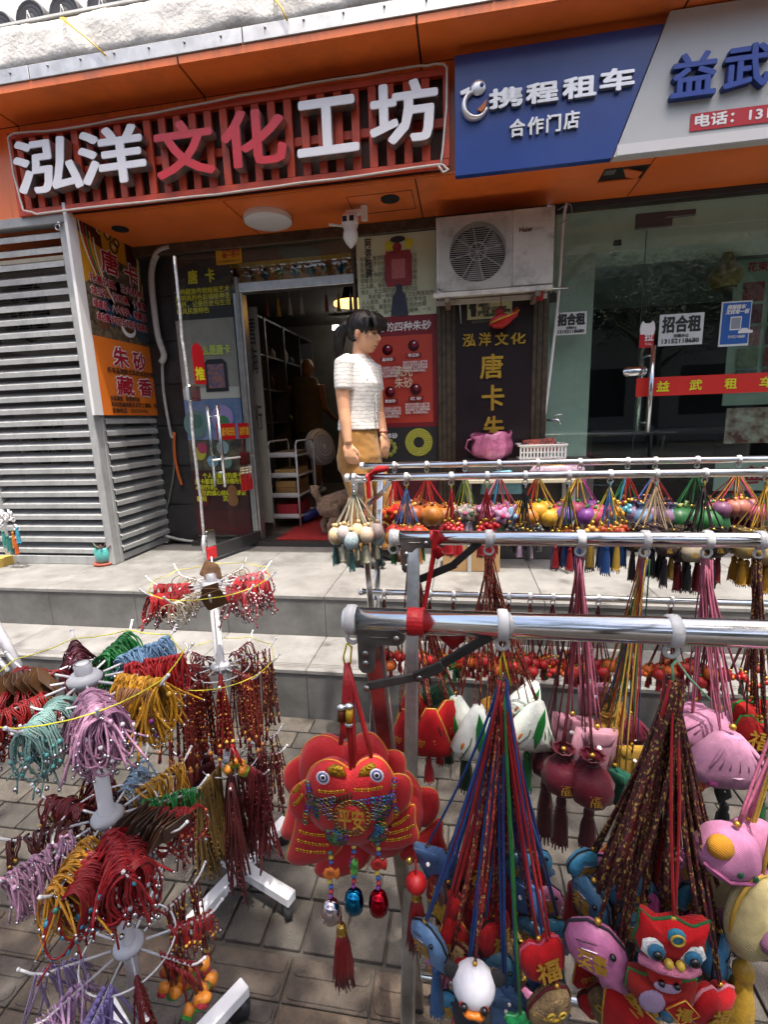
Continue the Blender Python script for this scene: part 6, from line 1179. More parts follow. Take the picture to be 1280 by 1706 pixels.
def bunch(H, n, L, spread, kind, s, cols, cords, name, label, grp, cr=.0012, tas=None, tasn=None, top=.5, strands=2, sy=.75, jz=.12, flat=0.):
    a0 = random.random()*6
    for i in range(n):
        a = a0+2*math.pi*i/n*1.0; rr = spread*(1 if i % 3 else .45); C = V(H)+V((rr*math.cos(a), rr*sy*math.sin(a), -L*(1+random.uniform(-jz, jz))-s*top)); c_ = cols[i % len(cols)]
        charm(name, label, grp, H, C, kind, s*random.uniform(.92, 1.08), c_ if isinstance(c_, (list, tuple)) else [c_], random.choice(cords), cr, random.uniform(-.7, .7), random.uniform(-.25, .25), (tas[i % len(tas)] if tas else None), strands, top=top)
# ---- rail 1: hooks
def hk(px, Y, z, r, grp, lab, big=False): return clip(PY(px, 0 if False else 0, Y).x if False else xat(px, Y, z), Y, z, r, grp, lab, big)
def xat(px, Y, z):      # x on the rail under a given picture column
    lo, hi = -2., 3.
    for _ in range(40):
        m_ = (lo+hi)/2; d = V((m_, Y, z))-CP; u = 640+FPX*d.dot(rgt)/d.dot(fwd)
        if u < px: lo = m_
        else: hi = m_
    return lo
G1 = 'milky clips on the nearest rail'
H_fish = V((PY(580, 1085, RY1).x, RY1, PY(580, 1085, RY1).z))
clip(-.1255, RY1, RZ1, .0142, G1, 'milky plastic hook ring pushed on the left end of the nearest rail', True)
H_mix = hk(838, RY1, RZ1, .0142, G1, 'milky plastic hook ring on the nearest rail holding blue and red cords', True)
H_brd = hk(1122, RY1, RZ1, .0142, G1, 'milky plastic hook ring on the nearest rail holding dark braided cords', True)
H_pig = hk(1310, RY1, RZ1, .0142, G1, 'milky plastic hook ring on the nearest rail at the right edge', True)
def ziptie(label, pts, h):
    b = MB(); b.tube([V(p) for p in pts], .0022, 6, sq=.5); o = b.build('cable_tie', mat('tie_'+h, h, .35), None); tag(o, label, 'cable tie')
ziptie('yellow cable tie loop holding the red fish charms', [PY(x, y, RY1-.004) for x, y in ((578, 1122), (572, 1095), (578, 1072), (586, 1078), (584, 1104), (578, 1124))], '#d8c81e')
ziptie('yellow cable tie under the second hook of the nearest rail', [PY(x, y, RY1-.006) for x, y in ((836, 1134), (834, 1100), (838, 1086), (844, 1110), (852, 1142))], '#d8c81e')
ziptie('pale green cable tie under the third hook of the nearest rail', [PY(x, y, RY1-.006) for x, y in ((1123, 1138), (1121, 1108), (1128, 1100), (1150, 1130), (1185, 1166))], '#8fd0a0')
H_mix = PY(838, 1128, RY1); H_brd = PY(1122, 1128, RY1); H_pig = PY(1330, 1110, RY1)
RBR = braid('#5a1018', '#b02a24', '#c2a060'); RD = satin('#a0141c'); BLU = satin('#23509a'); GRN = satin('#2a7a34'); DBR = braid('#3a1014', '#6a1a20', '#b89a4a'); BR2 = braid('#4a1218', '#7a2024', '#2a1a22')
HC1 = 'cloth charms hung from the nearest rail'
def hero(H, px, py, Y, kind, s, cols, cm, label, yaw=0., tilt=0., tas=None, cr=.0016, strands=2, name='cloth_charm', top=.5):
    return charm(name, label, HC1, H, PY(px, py, Y), kind, s, cols, cm, cr, yaw, tilt, tas, strands, top=top)
hero(H_mix, 790, 1640, .43, 'bird', .053, ['#fff'], RBR, 'white plush bird head with black ears and orange beak hanging in front', tilt=-.04)
hero(H_mix, 905, 1598, .45, 'apple', .052, ['#b8141c', '#c0506a'], RD, 'red apple shaped sachet with gold characters and pink edging', yaw=.3, tilt=.2)
hero(H_mix, 762, 1600, .48, 'hood', .056, ['#5a4630'], RBR, 'brown plush charm with gold band left of the white bird', yaw=-.5, tilt=.1)
hero(H_mix, 838, 1590, .49, 'hood', .056, ['#5a4630'], BLU, 'brown plush charm with gold band right of the white bird', yaw=.1)
hero(H_mix, 915, 1676, .44, 'hood', .056, ['#5a4630'], RD, 'brown plush charm with gold band below the red apple sachet', yaw=.4, tilt=-.25)
hero(H_mix, 718, 1570, .47, 'whale', .055, ['#6a92c0'], BLU, 'pale blue embroidered charm with blue tassels at the left of the bunch', yaw=-.6, tilt=.2, tas=('#2f5f94', .075, .008))
hero(H_mix, 842, 1680, .46, 'pillow', .05, ['#5a7aa8'], BLU, 'blue checked sachet hanging behind the white bird')
hero(H_mix, 866, 1706, .43, 'flower', .034, ['#2aa05a', '#7ad09a'], GRN, 'small green flower charm on green cord at the bottom edge')
hero(H_mix, 752, 1450, .56, 'whale', .052, ['#3f6f8a'], BLU, 'teal blue sachet with black edging at the back left of the bunch', yaw=-.3)
hero(H_mix, 800, 1500, .58, 'whale', .052, ['#4a7a96'], GRN, 'slate blue sachet with black edging at the back of the bunch', yaw=.3)
hero(H_mix, 846, 1440, .56, 'pillow', .044, ['#b9b4c8'], RD, 'pale lilac sachet standing out at the back of the bunch')
hero(H_mix, 890, 1500, .58, 'apple', .056, ['#a0141c', '#2a1014'], RD, 'dark red satin sachet with black edge at the back right', yaw=.6)
hero(H_mix, 772, 1545, .54, 'apple', .05, ['#b0181c', '#6a1418'], RBR, 'red sachet tucked behind the brown plush charms', yaw=-.4)
hero(H_mix, 735, 1485, .50, 'whale', .04, ['#5a3a34'], RD, 'brown embroidered sachet hanging high at the left of the bunch', yaw=-1.1)
hero(H_mix, 825, 1545, .55, 'triangle', .05, ['#1f4a30', '#b8962c'], GRN, 'dark green sachet in the middle of the bunch')
hero(H_mix, 870, 1560, .55, 'hood', .05, ['#5a4630'], BLU, 'brown plush charm with gold band behind the red apple sachet', yaw=.3)
hero(H_brd, 1000, 1585, .44, 'whale', .07, ['#c070a0'], DBR, 'pink whale shaped sachet with gold characters', yaw=-.35, tilt=.1)
hero(H_brd, 1113, 1577, .42, 'lion', .062, ['#fff'], satin('#b01820'), 'red lion dance doll holding a gold lettered square', tilt=-.08)
hero(H_brd, 988, 1505, .49, 'whale', .058, ['#3f6a8c'], DBR, 'blue whale sachet with black stitching behind the pink whale', yaw=-1.0)
hero(H_brd, 1058, 1488, .50, 'whale', .062, ['#47779a'], DBR, 'blue whale sachet in the middle of the braided bunch', yaw=.2, tilt=.3)
hero(H_brd, 1058, 1545, .49, 'whale', .052, ['#4a7f9e'], DBR, 'small blue whale sachet left of the lion doll', tilt=-.3)
hero(H_brd, 1015, 1452, .54, 'whale', .058, ['#c06a9a'], DBR, 'pink whale sachet at the back left of the braided bunch', yaw=-.4, tilt=.6)
hero(H_brd, 1105, 1450, .56, 'whale', .058, ['#b04a88'], DBR, 'magenta whale sachet at the back of the braided bunch', tilt=-.4)
hero(H_brd, 1165, 1470, .54, 'whale', .06, ['#d07898'], DBR, 'rose whale sachet at the back right of the braided bunch', yaw=.8)
hero(H_brd, 1175, 1530, .50, 'whale', .058, ['#c03f8a'], DBR, 'bright magenta whale sachet right of the lion doll', yaw=.3, tilt=-.5)
hero(H_brd, 1195, 1590, .47, 'whale', .058, ['#3f86b0'], DBR, 'sky blue whale sachet at the right of the braided bunch', yaw=1.0)
hero(H_brd, 1182, 1672, .43, 'apple', .05, ['#b8141e', '#d88a9a'], DBR, 'red heart sachet with pink inner edge right of the lion doll', yaw=.4, tilt=-.3)
hero(H_brd, 1045, 1640, .45, 'apple', .056, ['#b0161a', '#1a1014'], DBR, 'red sachet with black edge left of the lion doll', yaw=-.5, tilt=.3)
hero(H_brd, 1040, 1690, .44, 'triangle', .06, ['#b8181c', '#c79a3a'], DBR, 'red lettered sachet at the bottom of the braided bunch', tilt=.4)
hero(H_brd, 1060, 1440, .58, 'whale', .05, ['#3a5f7c'], DBR, 'dark blue whale sachet highest in the braided bunch', yaw=.9)
hero(H_brd, 1015, 1680, .48, 'hood', .05, ['#5a4630'], DBR, 'brown plush charm tucked below the pink whale sachet', yaw=-.6)
BK = (('whale', '#3f6f8a', 'teal'), ('whale', '#b04a88', 'magenta'), ('apple', '#a0161c', 'dark red'), ('whale', '#c878a0', 'pink'), ('pillow', '#4a6a9a', 'blue'), ('hood', '#5a4630', 'brown'), ('triangle', '#b8181c', 'red'), ('whale', '#3a86ac', 'sky blue'))
for H, xs, nm_, cm_ in ((H_mix, (722, 930), 'blue and red', [RBR, RD, BLU]), (H_brd, (968, 1215), 'braided', [DBR])):
    for i in range(30):
        kd, h, cn = BK[(i*3+len(nm_)) % 8]; px_ = xs[0]+(xs[1]-xs[0])*((i*7) % 30+.5)/30; py_ = 1440+(i % 5)*58
        charm('cloth_charm', '%s sachet packed inside the %s bunch' % (cn, nm_), HC1, H, PY(px_, py_, (.575-.012*(i % 5)) if i % 2 else (.515-.014*(i % 5))), kd, random.uniform(.042, .054), [h, '#2a1418'], random.choice(cm_), .0016, random.uniform(-.8, .8), random.uniform(-.5, .5), (('#8a1420', .06, .009) if i % 5 == 0 else None), 2)
for i in range(20):   # the many other braided cords of this bunch
    a = V(H_brd)+V((random.uniform(-.007, .007), random.uniform(-.012, .006), 0)); e = PY(random.uniform(985, 1200), random.uniform(1440, 1560), random.uniform(.44, .54)); b = MB(); b.tube(cordpath(a, e, 7, jit=.006), .0026, 6); o = b.build('braided_cord', DBR if i % 7 else satin('#b01820'), None); tag(o, 'dark braided neck cord in the bunch on the nearest rail', 'cord', 'braided cords on the nearest rail')
for i in range(16):
    a = V(H_mix)+V((random.uniform(-.006, .006), random.uniform(-.01, .006), 0)); e = PY(random.uniform(735, 930), random.uniform(1440, 1560), random.uniform(.46, .55)); b = MB(); b.tube(cordpath(a, e, 7, jit=.006), .0019, 6); o = b.build('neck_cord', random.choice((BLU, RD, RBR, RBR, GRN)), None); tag(o, 'thin coloured neck cord in the blue and red bunch', 'cord', 'coloured cords on the nearest rail')
hero(H_pig, 1212, 1418, .47, 'pig', .062, ['#d088b0', '#d0902a'], satin('#c86a8a'), 'pink pig plush with orange patch at the right edge', tilt=-.2)
hero(H_pig, 1258, 1405, .50, 'pig', .058, ['#d488ac', '#c06a98'], satin('#c86a8a'), 'second pink pig plush half cut by the right edge', tilt=.3)
hero(H_pig, 1262, 1525, .45, 'cat', .075, ['#d0c08a'], satin('#c8a03a'), 'cream plush charm with mauve face patch at the right edge', yaw=.4, tas=('#b8902a', .1, .014))
hero(H_pig, 1222, 1510, .5, 'cat', .07, ['#cfc090'], satin('#c8a03a'), 'cream plush charm with yellow edge beside the braided bunch', yaw=-.5, tas=('#b8862a', .09, .011))
# ================================================================== the red fish charm
def pxpuff(pts, d, Y, name, m, parent, rings_=3, d2=None):
    cx = sum(p[0] for p in pts)/len(pts); cy = sum(p[1] for p in pts)/len(pts); O = PY(cx, cy, Y); out = [((PY(x, y, Y)-O).x, (PY(x, y, Y)-O).z) for x, y in pts]; b = MB(); b.puff(out, d, O, EX, EZ, rings=rings_, d2=d2); o = b.build(name, m, parent); return o, O, out
def spl(pts, k=4, closed=True):
    n = len(pts); r = []
    for i in range(n if closed else n-1):
        p0, p1, p2, p3 = [V((*pts[j % n], 0)) if closed else V((*pts[max(0, min(n-1, j))], 0)) for j in (i-1, i, i+1, i+2)]
        for q in range(k): t = q/k; v = .5*((2*p1)+(-p0+p2)*t+(2*p0-5*p1+4*p2-p3)*t*t+(-p0+3*p1-3*p2+p3)*t**3); r.append((v.x, v.y))
    return r
RVEL = mat('red_velvet', '#a80a13', .75, var=.1, scale=25, bump=.3, bscale=400, sheen=.12)
def seq(h): return mat('sequin_'+h, h, .2, metal=.8)
def fish(label, dx, dy, Y, mirror=False, back=False):
    t = thing('fish_charm', label, 'charm', PY(595+dx, 1440+dy, Y), 'red fish charms'); f = lambda l: [(x+dx, y+dy) for x, y in l]
    tail_l = spl(f([(497, 1352), (512, 1362), (545, 1372), (568, 1385), (572, 1405), (556, 1425), (525, 1437), (492, 1440), (478, 1428), (486, 1400), (492, 1375)]), 3)
    tail_r = spl(f([(620, 1400), (645, 1375), (668, 1355), (690, 1340), (692, 1370), (698, 1392), (690, 1402), (660, 1412), (630, 1412)]), 3)
    fin_l = spl(f([(520, 1300), (500, 1305), (485, 1320), (483, 1342), (495, 1362), (515, 1370), (530, 1350)]), 3)
    fin_r = spl(f([(650, 1295), (670, 1290), (684, 1300), (686, 1325), (676, 1345), (660, 1355), (645, 1335)]), 3)
    body = spl(f([(585, 1281), (562, 1268), (540, 1266), (520, 1278), (510, 1300), (508, 1325), (514, 1350), (530, 1370), (552, 1382), (572, 1395), (590, 1402), (612, 1400), (630, 1388), (650, 1370), (660, 1345), (662, 1318), (655, 1290), (640, 1268), (622, 1260), (602, 1268)]), 3)
    for pts, nm, d, yo in ((tail_l, 'tail', .008, .006), (tail_r, 'tail', .008, .006), (fin_l, 'fin', .008, .004), (fin_r, 'fin', .008, .004), (body, 'body', .020, 0)):
        o, O, out = pxpuff(pts, d, Y+yo, nm, RVEL, t); trimline(out, O, EX, EZ, .0007 if back else .001, mat('orange_piping', '#c8862c', .5), o)
    def sp(x, y, n=.02): return PY(x+dx, y+dy, Y-n*.8)
    if back: return t
    for pts in ([(545, 1280), (556, 1273), (572, 1278), (578, 1292), (562, 1294), (548, 1290)], [(596, 1292), (602, 1280), (618, 1270), (628, 1276), (622, 1288), (606, 1294)]):
        o, O, out = pxpuff(f(pts), .004, Y-.012, 'gold_brow', mat('gold_sequin_patch', '#c79a1e', .35, metal=.6, scale=200, col2='#6a4a10', bump=.8, bscale=400), t)
    for (x, y) in ((538, 1296), (628, 1292)):
        for r, m_, o_ in ((.0078, mat('fish_eye_white', (.72, .7, .78), .4), .026), (.0054, mat('fish_eye_blue', '#2a3070', .4), .030), (.0036, mat('fish_eye_white', (0, 0, 0)), .033), (.002, gloss('#0c0c14', .2), .036)):
            b = MB(); b.ell(sp(x, y, o_), (r, .0012, r*1.1), 14, 8); b.build('eye', m_, t)
    SEQ = {}
    def sequins(pts, cols_, r=.0029, nm='sequin'):
        for i, (x, y, n_) in enumerate(pts): b = MB(); h = cols_[i % len(cols_)]; SEQ.setdefault(h, MB()).torus(sp(x, y, n_), r, .0007, EX, EZ, 7, 4)
    rb = ['#2a9a6a', '#1f6ab0', '#6a2ab0', '#2a9ab0', '#b0a02a', '#b05a2a']
    for k, (x0, x1, y0) in enumerate(((530, 640, 1340), (533, 640, 1350), (540, 632, 1360), (548, 624, 1370))):
        pts = []
        for i in range(18):
            x = x0+(x1-x0)*i/17; dxm = abs(x-586)
            if dxm < 30: continue
            pts.append((x, y0-6*math.sin(math.pi*(x-508)/154)+(.12*dxm-8), .027))
        sequins(pts, ['#5a8a7a', '#7a6aa0', '#b0a05a', '#5a7aa8', '#8a9a8a'])
    sequins([(586+27*math.cos(2*math.pi*i/26), 1363+26*math.sin(2*math.pi*i/26), .036) for i in range(26)], ['#8a7a3a', '#a89a4a', '#5a7a4a'])
    sequins([(512+4*math.sin(i*.4), 1305+i*5.4, .018) for i in range(13)], rb); sequins([(658-3*math.sin(i*.4), 1300+i*5.4, .018) for i in range(12)], rb[2:]); sequins([(514+i*6.2, 1326+10*math.sin(math.pi*i/11), .026) for i in range(12)], ['#1f3a2a', '#2a5a3a']); sequins([(590+i*6.2, 1338-i*1.0, .028) for i in range(11)], rb[1:4])
    for i in range(24): a = random.random()*6.28; r = random.random()*15; sequins([(560+r*math.cos(a)*1.3, 1392+r*math.sin(a)*.7, .026)], [random.choice(rb)]); sequins([(630+r*math.cos(a), 1382+r*math.sin(a)*.7, .025)], [random.choice(rb)])
    for (x0, y0, x1, y1) in ((500, 1385, 540, 1392), (497, 1400, 545, 1408), (495, 1415, 540, 1420), (655, 1375, 680, 1360), (650, 1388, 688, 1376), (645, 1400, 684, 1392), (532, 1318, 572, 1318), (592, 1316, 635, 1312), (490, 1320, 500, 1308), (490, 1340, 503, 1325)):
        sequins([(x0+(x1-x0)*i/8, y0+(y1-y0)*i/8+2*math.sin(i*.4), .016 if y0 > 1370 or x0 < 500 else .031) for i in range(9)], ['#c8a02a', '#b08a1e'], .0016)
    for h, mb in SEQ.items(): mb.build('sequins', seq(h), t, kind='stuff')
    SQM = mat('sequin_scales', '#3a6a5a', .25)
    if 'sq_done' not in SQM:
        SQM['sq_done'] = 1; T_ = SQM.node_tree; N_ = T_.nodes.new; L_ = T_.links.new; P_ = T_.nodes['Principled BSDF']; tc_ = N_('ShaderNodeTexCoord'); vo = N_('ShaderNodeTexVoronoi'); vo.inputs['Scale'].default_value = 260; L_(tc_.outputs['Object'], vo.inputs['Vector']); hs_ = N_('ShaderNodeHueSaturation'); hs_.inputs['Color'].default_value = (*S('#5a7a6a'), 1); hs_.inputs['Saturation'].default_value = 1.5; sc_ = N_('ShaderNodeSeparateColor'); L_(vo.outputs['Color'], sc_.inputs[0]); L_(sc_.outputs[0], hs_.inputs['Hue']); L_(hs_.outputs[0], P_.inputs['Base Color']); P_.inputs['Metallic'].default_value = .7
        bp_ = N_('ShaderNodeBump'); bp_.inputs['Distance'].default_value = .0015; L_(vo.outputs['Distance'], bp_.inputs['Height']); L_(bp_.outputs[0], P_.inputs['Normal'])
    for pts in ([(514, 1322), (530, 1330), (552, 1334), (560, 1348), (558, 1372), (548, 1380), (532, 1368), (518, 1350)], [(656, 1318), (640, 1328), (618, 1334), (610, 1348), (614, 1372), (624, 1382), (642, 1368), (654, 1345)], [(540, 1382), (562, 1380), (580, 1396), (572, 1408), (552, 1406)], [(612, 1396), (630, 1380), (648, 1378), (646, 1394), (628, 1404)]):
        pxpuff(spl(f(pts), 2), .004, Y-.0135, 'sequin_band', SQM, t)
    b = MB(); b.puff([((q[0])*.0165, q[1]*.0155) for q in ovl(1, 1, 24)], .004, sp(586, 1363, .034), EX, EZ); b.build('centre_disc', RVEL, t)
    p = sp(566, 1378, .042); q = sp(606, 1348, .042); letter('平安', p, EX, EZ, q.x-p.x, q.z-p.z, GTR, t, bold=.0005, off=.001)
    return t
fish('red velvet fish charm with sequins and gold characters in front', 0, 0, .462)
fish('red velvet fish charm hanging behind the lettered fish', -10, -40, .515, back=True)
fish('third red velvet fish charm half hidden at the back', 46, 22, .545, back=True)
# cords, bells, beads and tassels below the fish
fc_ = thing('red_cord_bundle', 'thick red cords with silver and gold sleeves above the fish charms', 'cord', PY(580, 1200, .47))
for (x0, x1, y1) in ((575, 568, 1240), (580, 585, 1285), (584, 592, 1290), (588, 620, 1265), (577, 574, 1230)):
    b = MB(); b.tube([PY(578, 1105, .49), PY(x0, 1140, .478), PY((x0+x1)/2, 1200, .47), PY(x1, y1, .462)], [.0035, .0032, .003, .0028], 7); b.build('cord', satin('#a8121a'), fc_)
for x, y in ((569, 1178), (582, 1176), (582, 1206)): b = MB(); b.ell(PY(x, y, .468), (.0055, .0055, .004), 12, 7); b.build('silver_bead', chrome('d0d0d0', .2), fc_)
for x, y0, y1, h in ((582, 1180, 1203, '#b8962c'), (569, 1182, 1200, '#5a2a12')): b = MB(); b.cyl(PY(x, y0, .468), PY(x, y1, .468), .0046, 12); b.build('sleeve', mat('sleeve_'+h, h, .35, metal=.5, var=.3, scale=300), fc_)
for (x, h, hc2, y0, yc, yb, lb) in ((552, '#cfc3c6', '#d8742a', 1420, 1455, 1517, 'silver bell on a beaded string with orange wooden fish below the fish charm'), (590, '#1a6f9a', '#5ab04a', 1402, 1445, 1500, 'blue metal bell on a beaded string with green wooden fish below the fish charm'), (631, '#a01222', '#b8281e', 1405, 1440, 1503, 'red metal bell on a beaded string with red wooden fish below the fish charm')):
    t = thing('bell_string', lb, 'bell', PY(x, yb+25, .46)); bc_ = ('#2a7a6a', '#c8b03a', '#2a5aa0', '#b02a3a', '#7a3a8a')
    for i in range(10):
        yy = y0+(yb-24-y0)*i/9; b = MB(); b.ell(PY(x-2+2*math.sin(i), yy, .462), (.0032, .0032, .0026), 8, 5); b.build('bead', gloss(bc_[i % 5], .3), t)
    fo_ = [(-12, 0), (-8, -8), (2, -10), (8, -5), (14, -10), (16, 0), (14, 9), (8, 5), (2, 9), (-8, 8)]
    o, O, out = pxpuff([(x-2+a*1.05, yc+c) for a, c in fo_] if x != 590 else [(x+a*.4, yc+c*1.6) for a, c in fo_], .003, .457, 'wooden_fish', mat('painted_wood_'+hc2, hc2, .5), t); b = MB()
    for i in range(4): b.tube([PY(x-6+i*3.2, yc-3, .4525), PY(x-5+i*3.2, yc+4, .4525)], .0004, 4)
    b.build('scale_mark', DKO, t, kind='stuff')
    b = MB(); c = PY(x, yb, .46); b.lathe(c, [(.001, .0155), (.005, .0148), (.0105, .008), (.0122, -.001), (.0112, -.010), (.006, -.0158), (.001, -.017)], 24); b.build('bell', chrome(h.lstrip('#'), .13), t)
def bigtassel(label, x, y, L, r, Y, redbead=False):
    t = thing('tassel', label, 'tassel', PY(x, y+L/.00075, Y)); p = PY(x, y, Y); b = MB(); b.lathe(p, [(.001, .0055), (.004, .005), (.0062, .001), (.0058, -.004), (.0072, -.0068)], 18); b.build('gold_cap', mat('gold_cap', '#b8964a', .2, metal=.9), t)
    if redbead: b = MB(); b.ell(p+V((0, 0, .016)), (.0135, .0135, .0125), 18, 12); b.build('red_bead', mat('waxed_red', '#a8141a', .5), t)
    b = MB(); b.tube([p+V((0, 0, .005)), p+V((0, 0, .05 if redbead else .03))], .0016, 6); b.build('cord', satin('#8a1016'), t)
    b = MB(); n = 150; random.seed(5)
    for i in range(n):
        a = random.random()*6.283; rr = math.sqrt(random.random())*r; LL = L*random.uniform(.9, 1.05); d = V((math.cos(a), math.sin(a), 0))
        b.tube([p+d*(rr*.35)+V((0, 0, -.004)), p+d*(rr*.75)+V((0, 0, -LL*.35)), p+d*rr+V((random.uniform(-.001, .001), 0, -LL*.75)), p+d*rr*1.08+V((random.uniform(-.003, .003), 0, -LL))], [.0009, .0011, .001, .0006], 3)
    b.lathe(p, [(r*.35, -.005), (r*.72, -L*.35), (r*.9, -L*.7), (r*.8, -L*.85), (.001, -L*.8)], 14); b.build('threads', satin('#8c0e16'), t, kind='stuff')
bigtassel('dark red tassel with gold cap hanging lowest under the fish charm', 569, 1545, .086, .0125, .47)
bigtassel('dark red tassel with big red bead at the right of the fish charm', 694, 1488, .085, .0125, .5, True)
b = MB(); b.ell(PY(682, 1434, .5), (.0045, .0045, .005), 12, 8); o = b.build('gold_bell', mat('gold_cap', '#b8964a', .2, metal=.9), None); tag(o, 'tiny gold bell above the big red bead', 'bell')
# ================================================================== rail 2 bunches
G2 = 'milky clips on the second rail'
def r2(px, lab): clip(xat(px, RY2, RZ2), RY2, RZ2, .0137, G2, lab); x = xat(px, RY2, RZ2); return V((x, RY2, RZ2-.035))
PKC = satin('#b8607a'); WNE = satin('#5a1020'); MLT = [satin(h) for h in ('#b04a22', '#2a6a40', '#2a3a6a', '#a01c20', '#c8a03a')]
def set2(H, items, grp, bn_=''):
    for (px, py, Y, kind, s, cols, cm, lab, yaw, tilt, tas) in items:
        for k in range(2 if len(items) < 9 else 1):
            charm('cloth_charm', lab, grp, H, PY(px, py, Y), kind, s, cols, cm, .0016, yaw, tilt, tas, 2); break
        for k in range(3):
            a = V(H)+V((random.uniform(-.008, .008), random.uniform(-.008, .008), 0)); e = PY(px+random.uniform(-18, 18), py-random.uniform(10, 40), Y+random.uniform(-.02, .04)); b = MB(); b.tube(cordpath(a, e, 6, jit=.006), .0014, 5); o = b.build('neck_cord', cm if not isinstance(cm, list) else random.choice(cm), None); tag(o, 'thin neck cord hanging from the second rail over the '+bn_, 'cord', 'neck cords over the '+bn_)
GR2 = 'cloth charms hung from the second rail'
Ha = r2(655, 'milky clip at the left end of the second rail'); Hb = r2(815, 'milky clip on the second rail over the white sachets'); Hc = r2(968, 'milky clip on the second rail over the wine red pouches'); Hd = r2(1076, 'milky clip on the second rail over the multicoloured cords'); He = r2(1180, 'milky clip on the second rail over the pink purses'); Hf = r2(1268, 'milky clip on the second rail at the right edge')
Ha2 = V(Ha)+V((.035, 0, 0))
set2(Ha2, [(680, 1222, .86, 'triangle', .072, ['#b5141c', '#1a1a1a'], RBR, 'red triangular sachet half behind the rack leg', -.2, .05, ('#a01420', .055, .009)), (716, 1225, .84, 'triangle', .078, ['#bb151d', '#1a1a1a'], RBR, 'red triangular sachet with gold characters right of the rack leg', .1, -.06, ('#a01420', .055, .009)), (740, 1205, .88, 'triangle', .072, ['#b8141c', '#1a1a1a'], RBR, 'red triangular sachet leaning behind the others', .5, -.2, ('#a01420', .05, .008)), (690, 1180, .93, 'triangle', .07, ['#b0141a', '#2a6a3a'], RBR, 'red triangular sachet highest of its bunch', -.1, .1, None), (735, 1160, .94, 'purse', .055, ['#143a26', '#2a7a4a'], RBR, 'dark green shell sachet behind the red ones', .1, -.3, ('#123a20', .1, .012)), (752, 1178, .93, 'purse', .055, ['#12341f', '#2a7a4a'], RBR, 'dark green shell sachet lower behind the red ones', .2, -.3, ('#123a20', .1, .012))], GR2, 'red triangular sachets')
set2(Hb, [(768, 1205, .90, 'zongzi', .085, ['#fff'], RBR, 'white sachet with green leaf at the left of its bunch', -.4, .2, ('#12401f', .1, .013)), (800, 1225, .84, 'zongzi', .088, ['#fff'], RBR, 'white sachet with green leaf and orange patch in front', .1, .05, ('#12401f', .11, .014)), (888, 1212, .90, 'zongzi', .085, ['#fff'], RBR, 'white sachet with green leaf at the right of the blue cords', .3, -.2, ('#1a6a3a', .09, .011)), (878, 1172, .95, 'zongzi', .075, ['#fff'], RBR, 'white sachet higher behind the blue cords', .3, -.3, None), (845, 1190, .97, 'apple', .06, ['#c8321e', '#2a8a3a'], RBR, 'red and green sachet between the white ones', .3, 0, ('#1a7a3a', .07, .01)), (820, 1180, .98, 'ball', .045, ['#d8a02a', '#2a8a3a'], RBR, 'small yellow ball charm above the white sachets', 0, 0, None)], GR2, 'white sachets')
set2(Hc, [(955, 1225, .90, 'pillow', .075, ['#b9808f'], PKC, 'pink cushion sachet left in the bunch', -.3, .05, None), (988, 1250, .86, 'pillow', .08, ['#bd8696'], PKC, 'pink cushion sachet with flap and pearls in front', .2, -.12, None), (990, 1165, .96, 'pillow', .06, ['#b87a8c'], PKC, 'pink cushion sachet higher at the back', .1, .1, None), (938, 1285, .84, 'pouch', .075, ['#5a1022', '#3a0a14'], WNE, 'wine red drawstring pouch at the left', 0, 0, ('#4a0c1a', .11, .014)), (985, 1300, .82, 'pouch', .08, ['#641226', '#3a0a14'], WNE, 'wine red drawstring pouch in front of the cushions', 0, 0, ('#4a0c1a', .09, .014)), (912, 1260, .92, 'pouch', .072, ['#52101e', '#3a0a14'], WNE, 'wine red drawstring pouch at the back left', 0, 0, ('#4a0c1a', .14, .016))], GR2, 'wine red pouches')
set2(Hd, [(1018, 1180, .96, 'pouch', .06, ['#a8782a', '#c8a03a'], MLT, 'gold drawstring pouch on multicoloured cords', 0, 0, None), (1010, 1215, .92, 'pouch', .055, ['#b08430', '#c8a03a'], MLT, 'second gold drawstring pouch on multicoloured cords', 0, 0, None), (1028, 1310, .86, 'pillow', .07, ['#1f5a48'], MLT, 'green brocade sachet on multicoloured cords', -.9, .1, None), (1052, 1270, .88, 'pillow', .06, ['#b08a34'], MLT, 'yellow brocade sachet on multicoloured cords', .1, 0, None), (1010, 1265, .9, 'purse', .055, ['#8a1424', '#c8a03a'], MLT, 'dark red sachet behind the pink cushion', -.6, .1, None), (1050, 1215, .95, 'purse', .06, ['#6a1430', '#d0c8c0'], MLT, 'plum sachet with white trim on multicoloured cords', .2, 0, None)], GR2, 'gold pouches')
set2(He, [(1213, 1262, .82, 'purse', .092, ['#c48aa8', '#d8b0c4'], PKC, 'large pink pleated purse sachet with embroidered flowers', .1, -.05, None), (1180, 1220, .88, 'purse', .085, ['#bd82a0', '#d8b0c4'], PKC, 'pink pleated purse sachet behind the large one', -.2, -.3, None), (1160, 1205, .93, 'purse', .08, ['#b97c9c', '#d8b0c4'], PKC, 'pink pleated purse sachet highest at the back', -.4, .1, None), (1225, 1215, .93, 'purse', .08, ['#c08aa4', '#d8b0c4'], PKC, 'pink pleated purse sachet at the back right', .4, -.4, None), (1148, 1275, .89, 'pouch', .075, ['#b81c24', '#8a1018'], PKC, 'bright red pouch beside the pink purses', 0, 0, ('#2a2a2a', .07, .01)), (1205, 1320, .92, 'pillow', .03, ['#2a2826'], PKC, 'small black sachet below the pink purses', .3, .3, ('#141414', .06, .012))], GR2, 'pink purses')
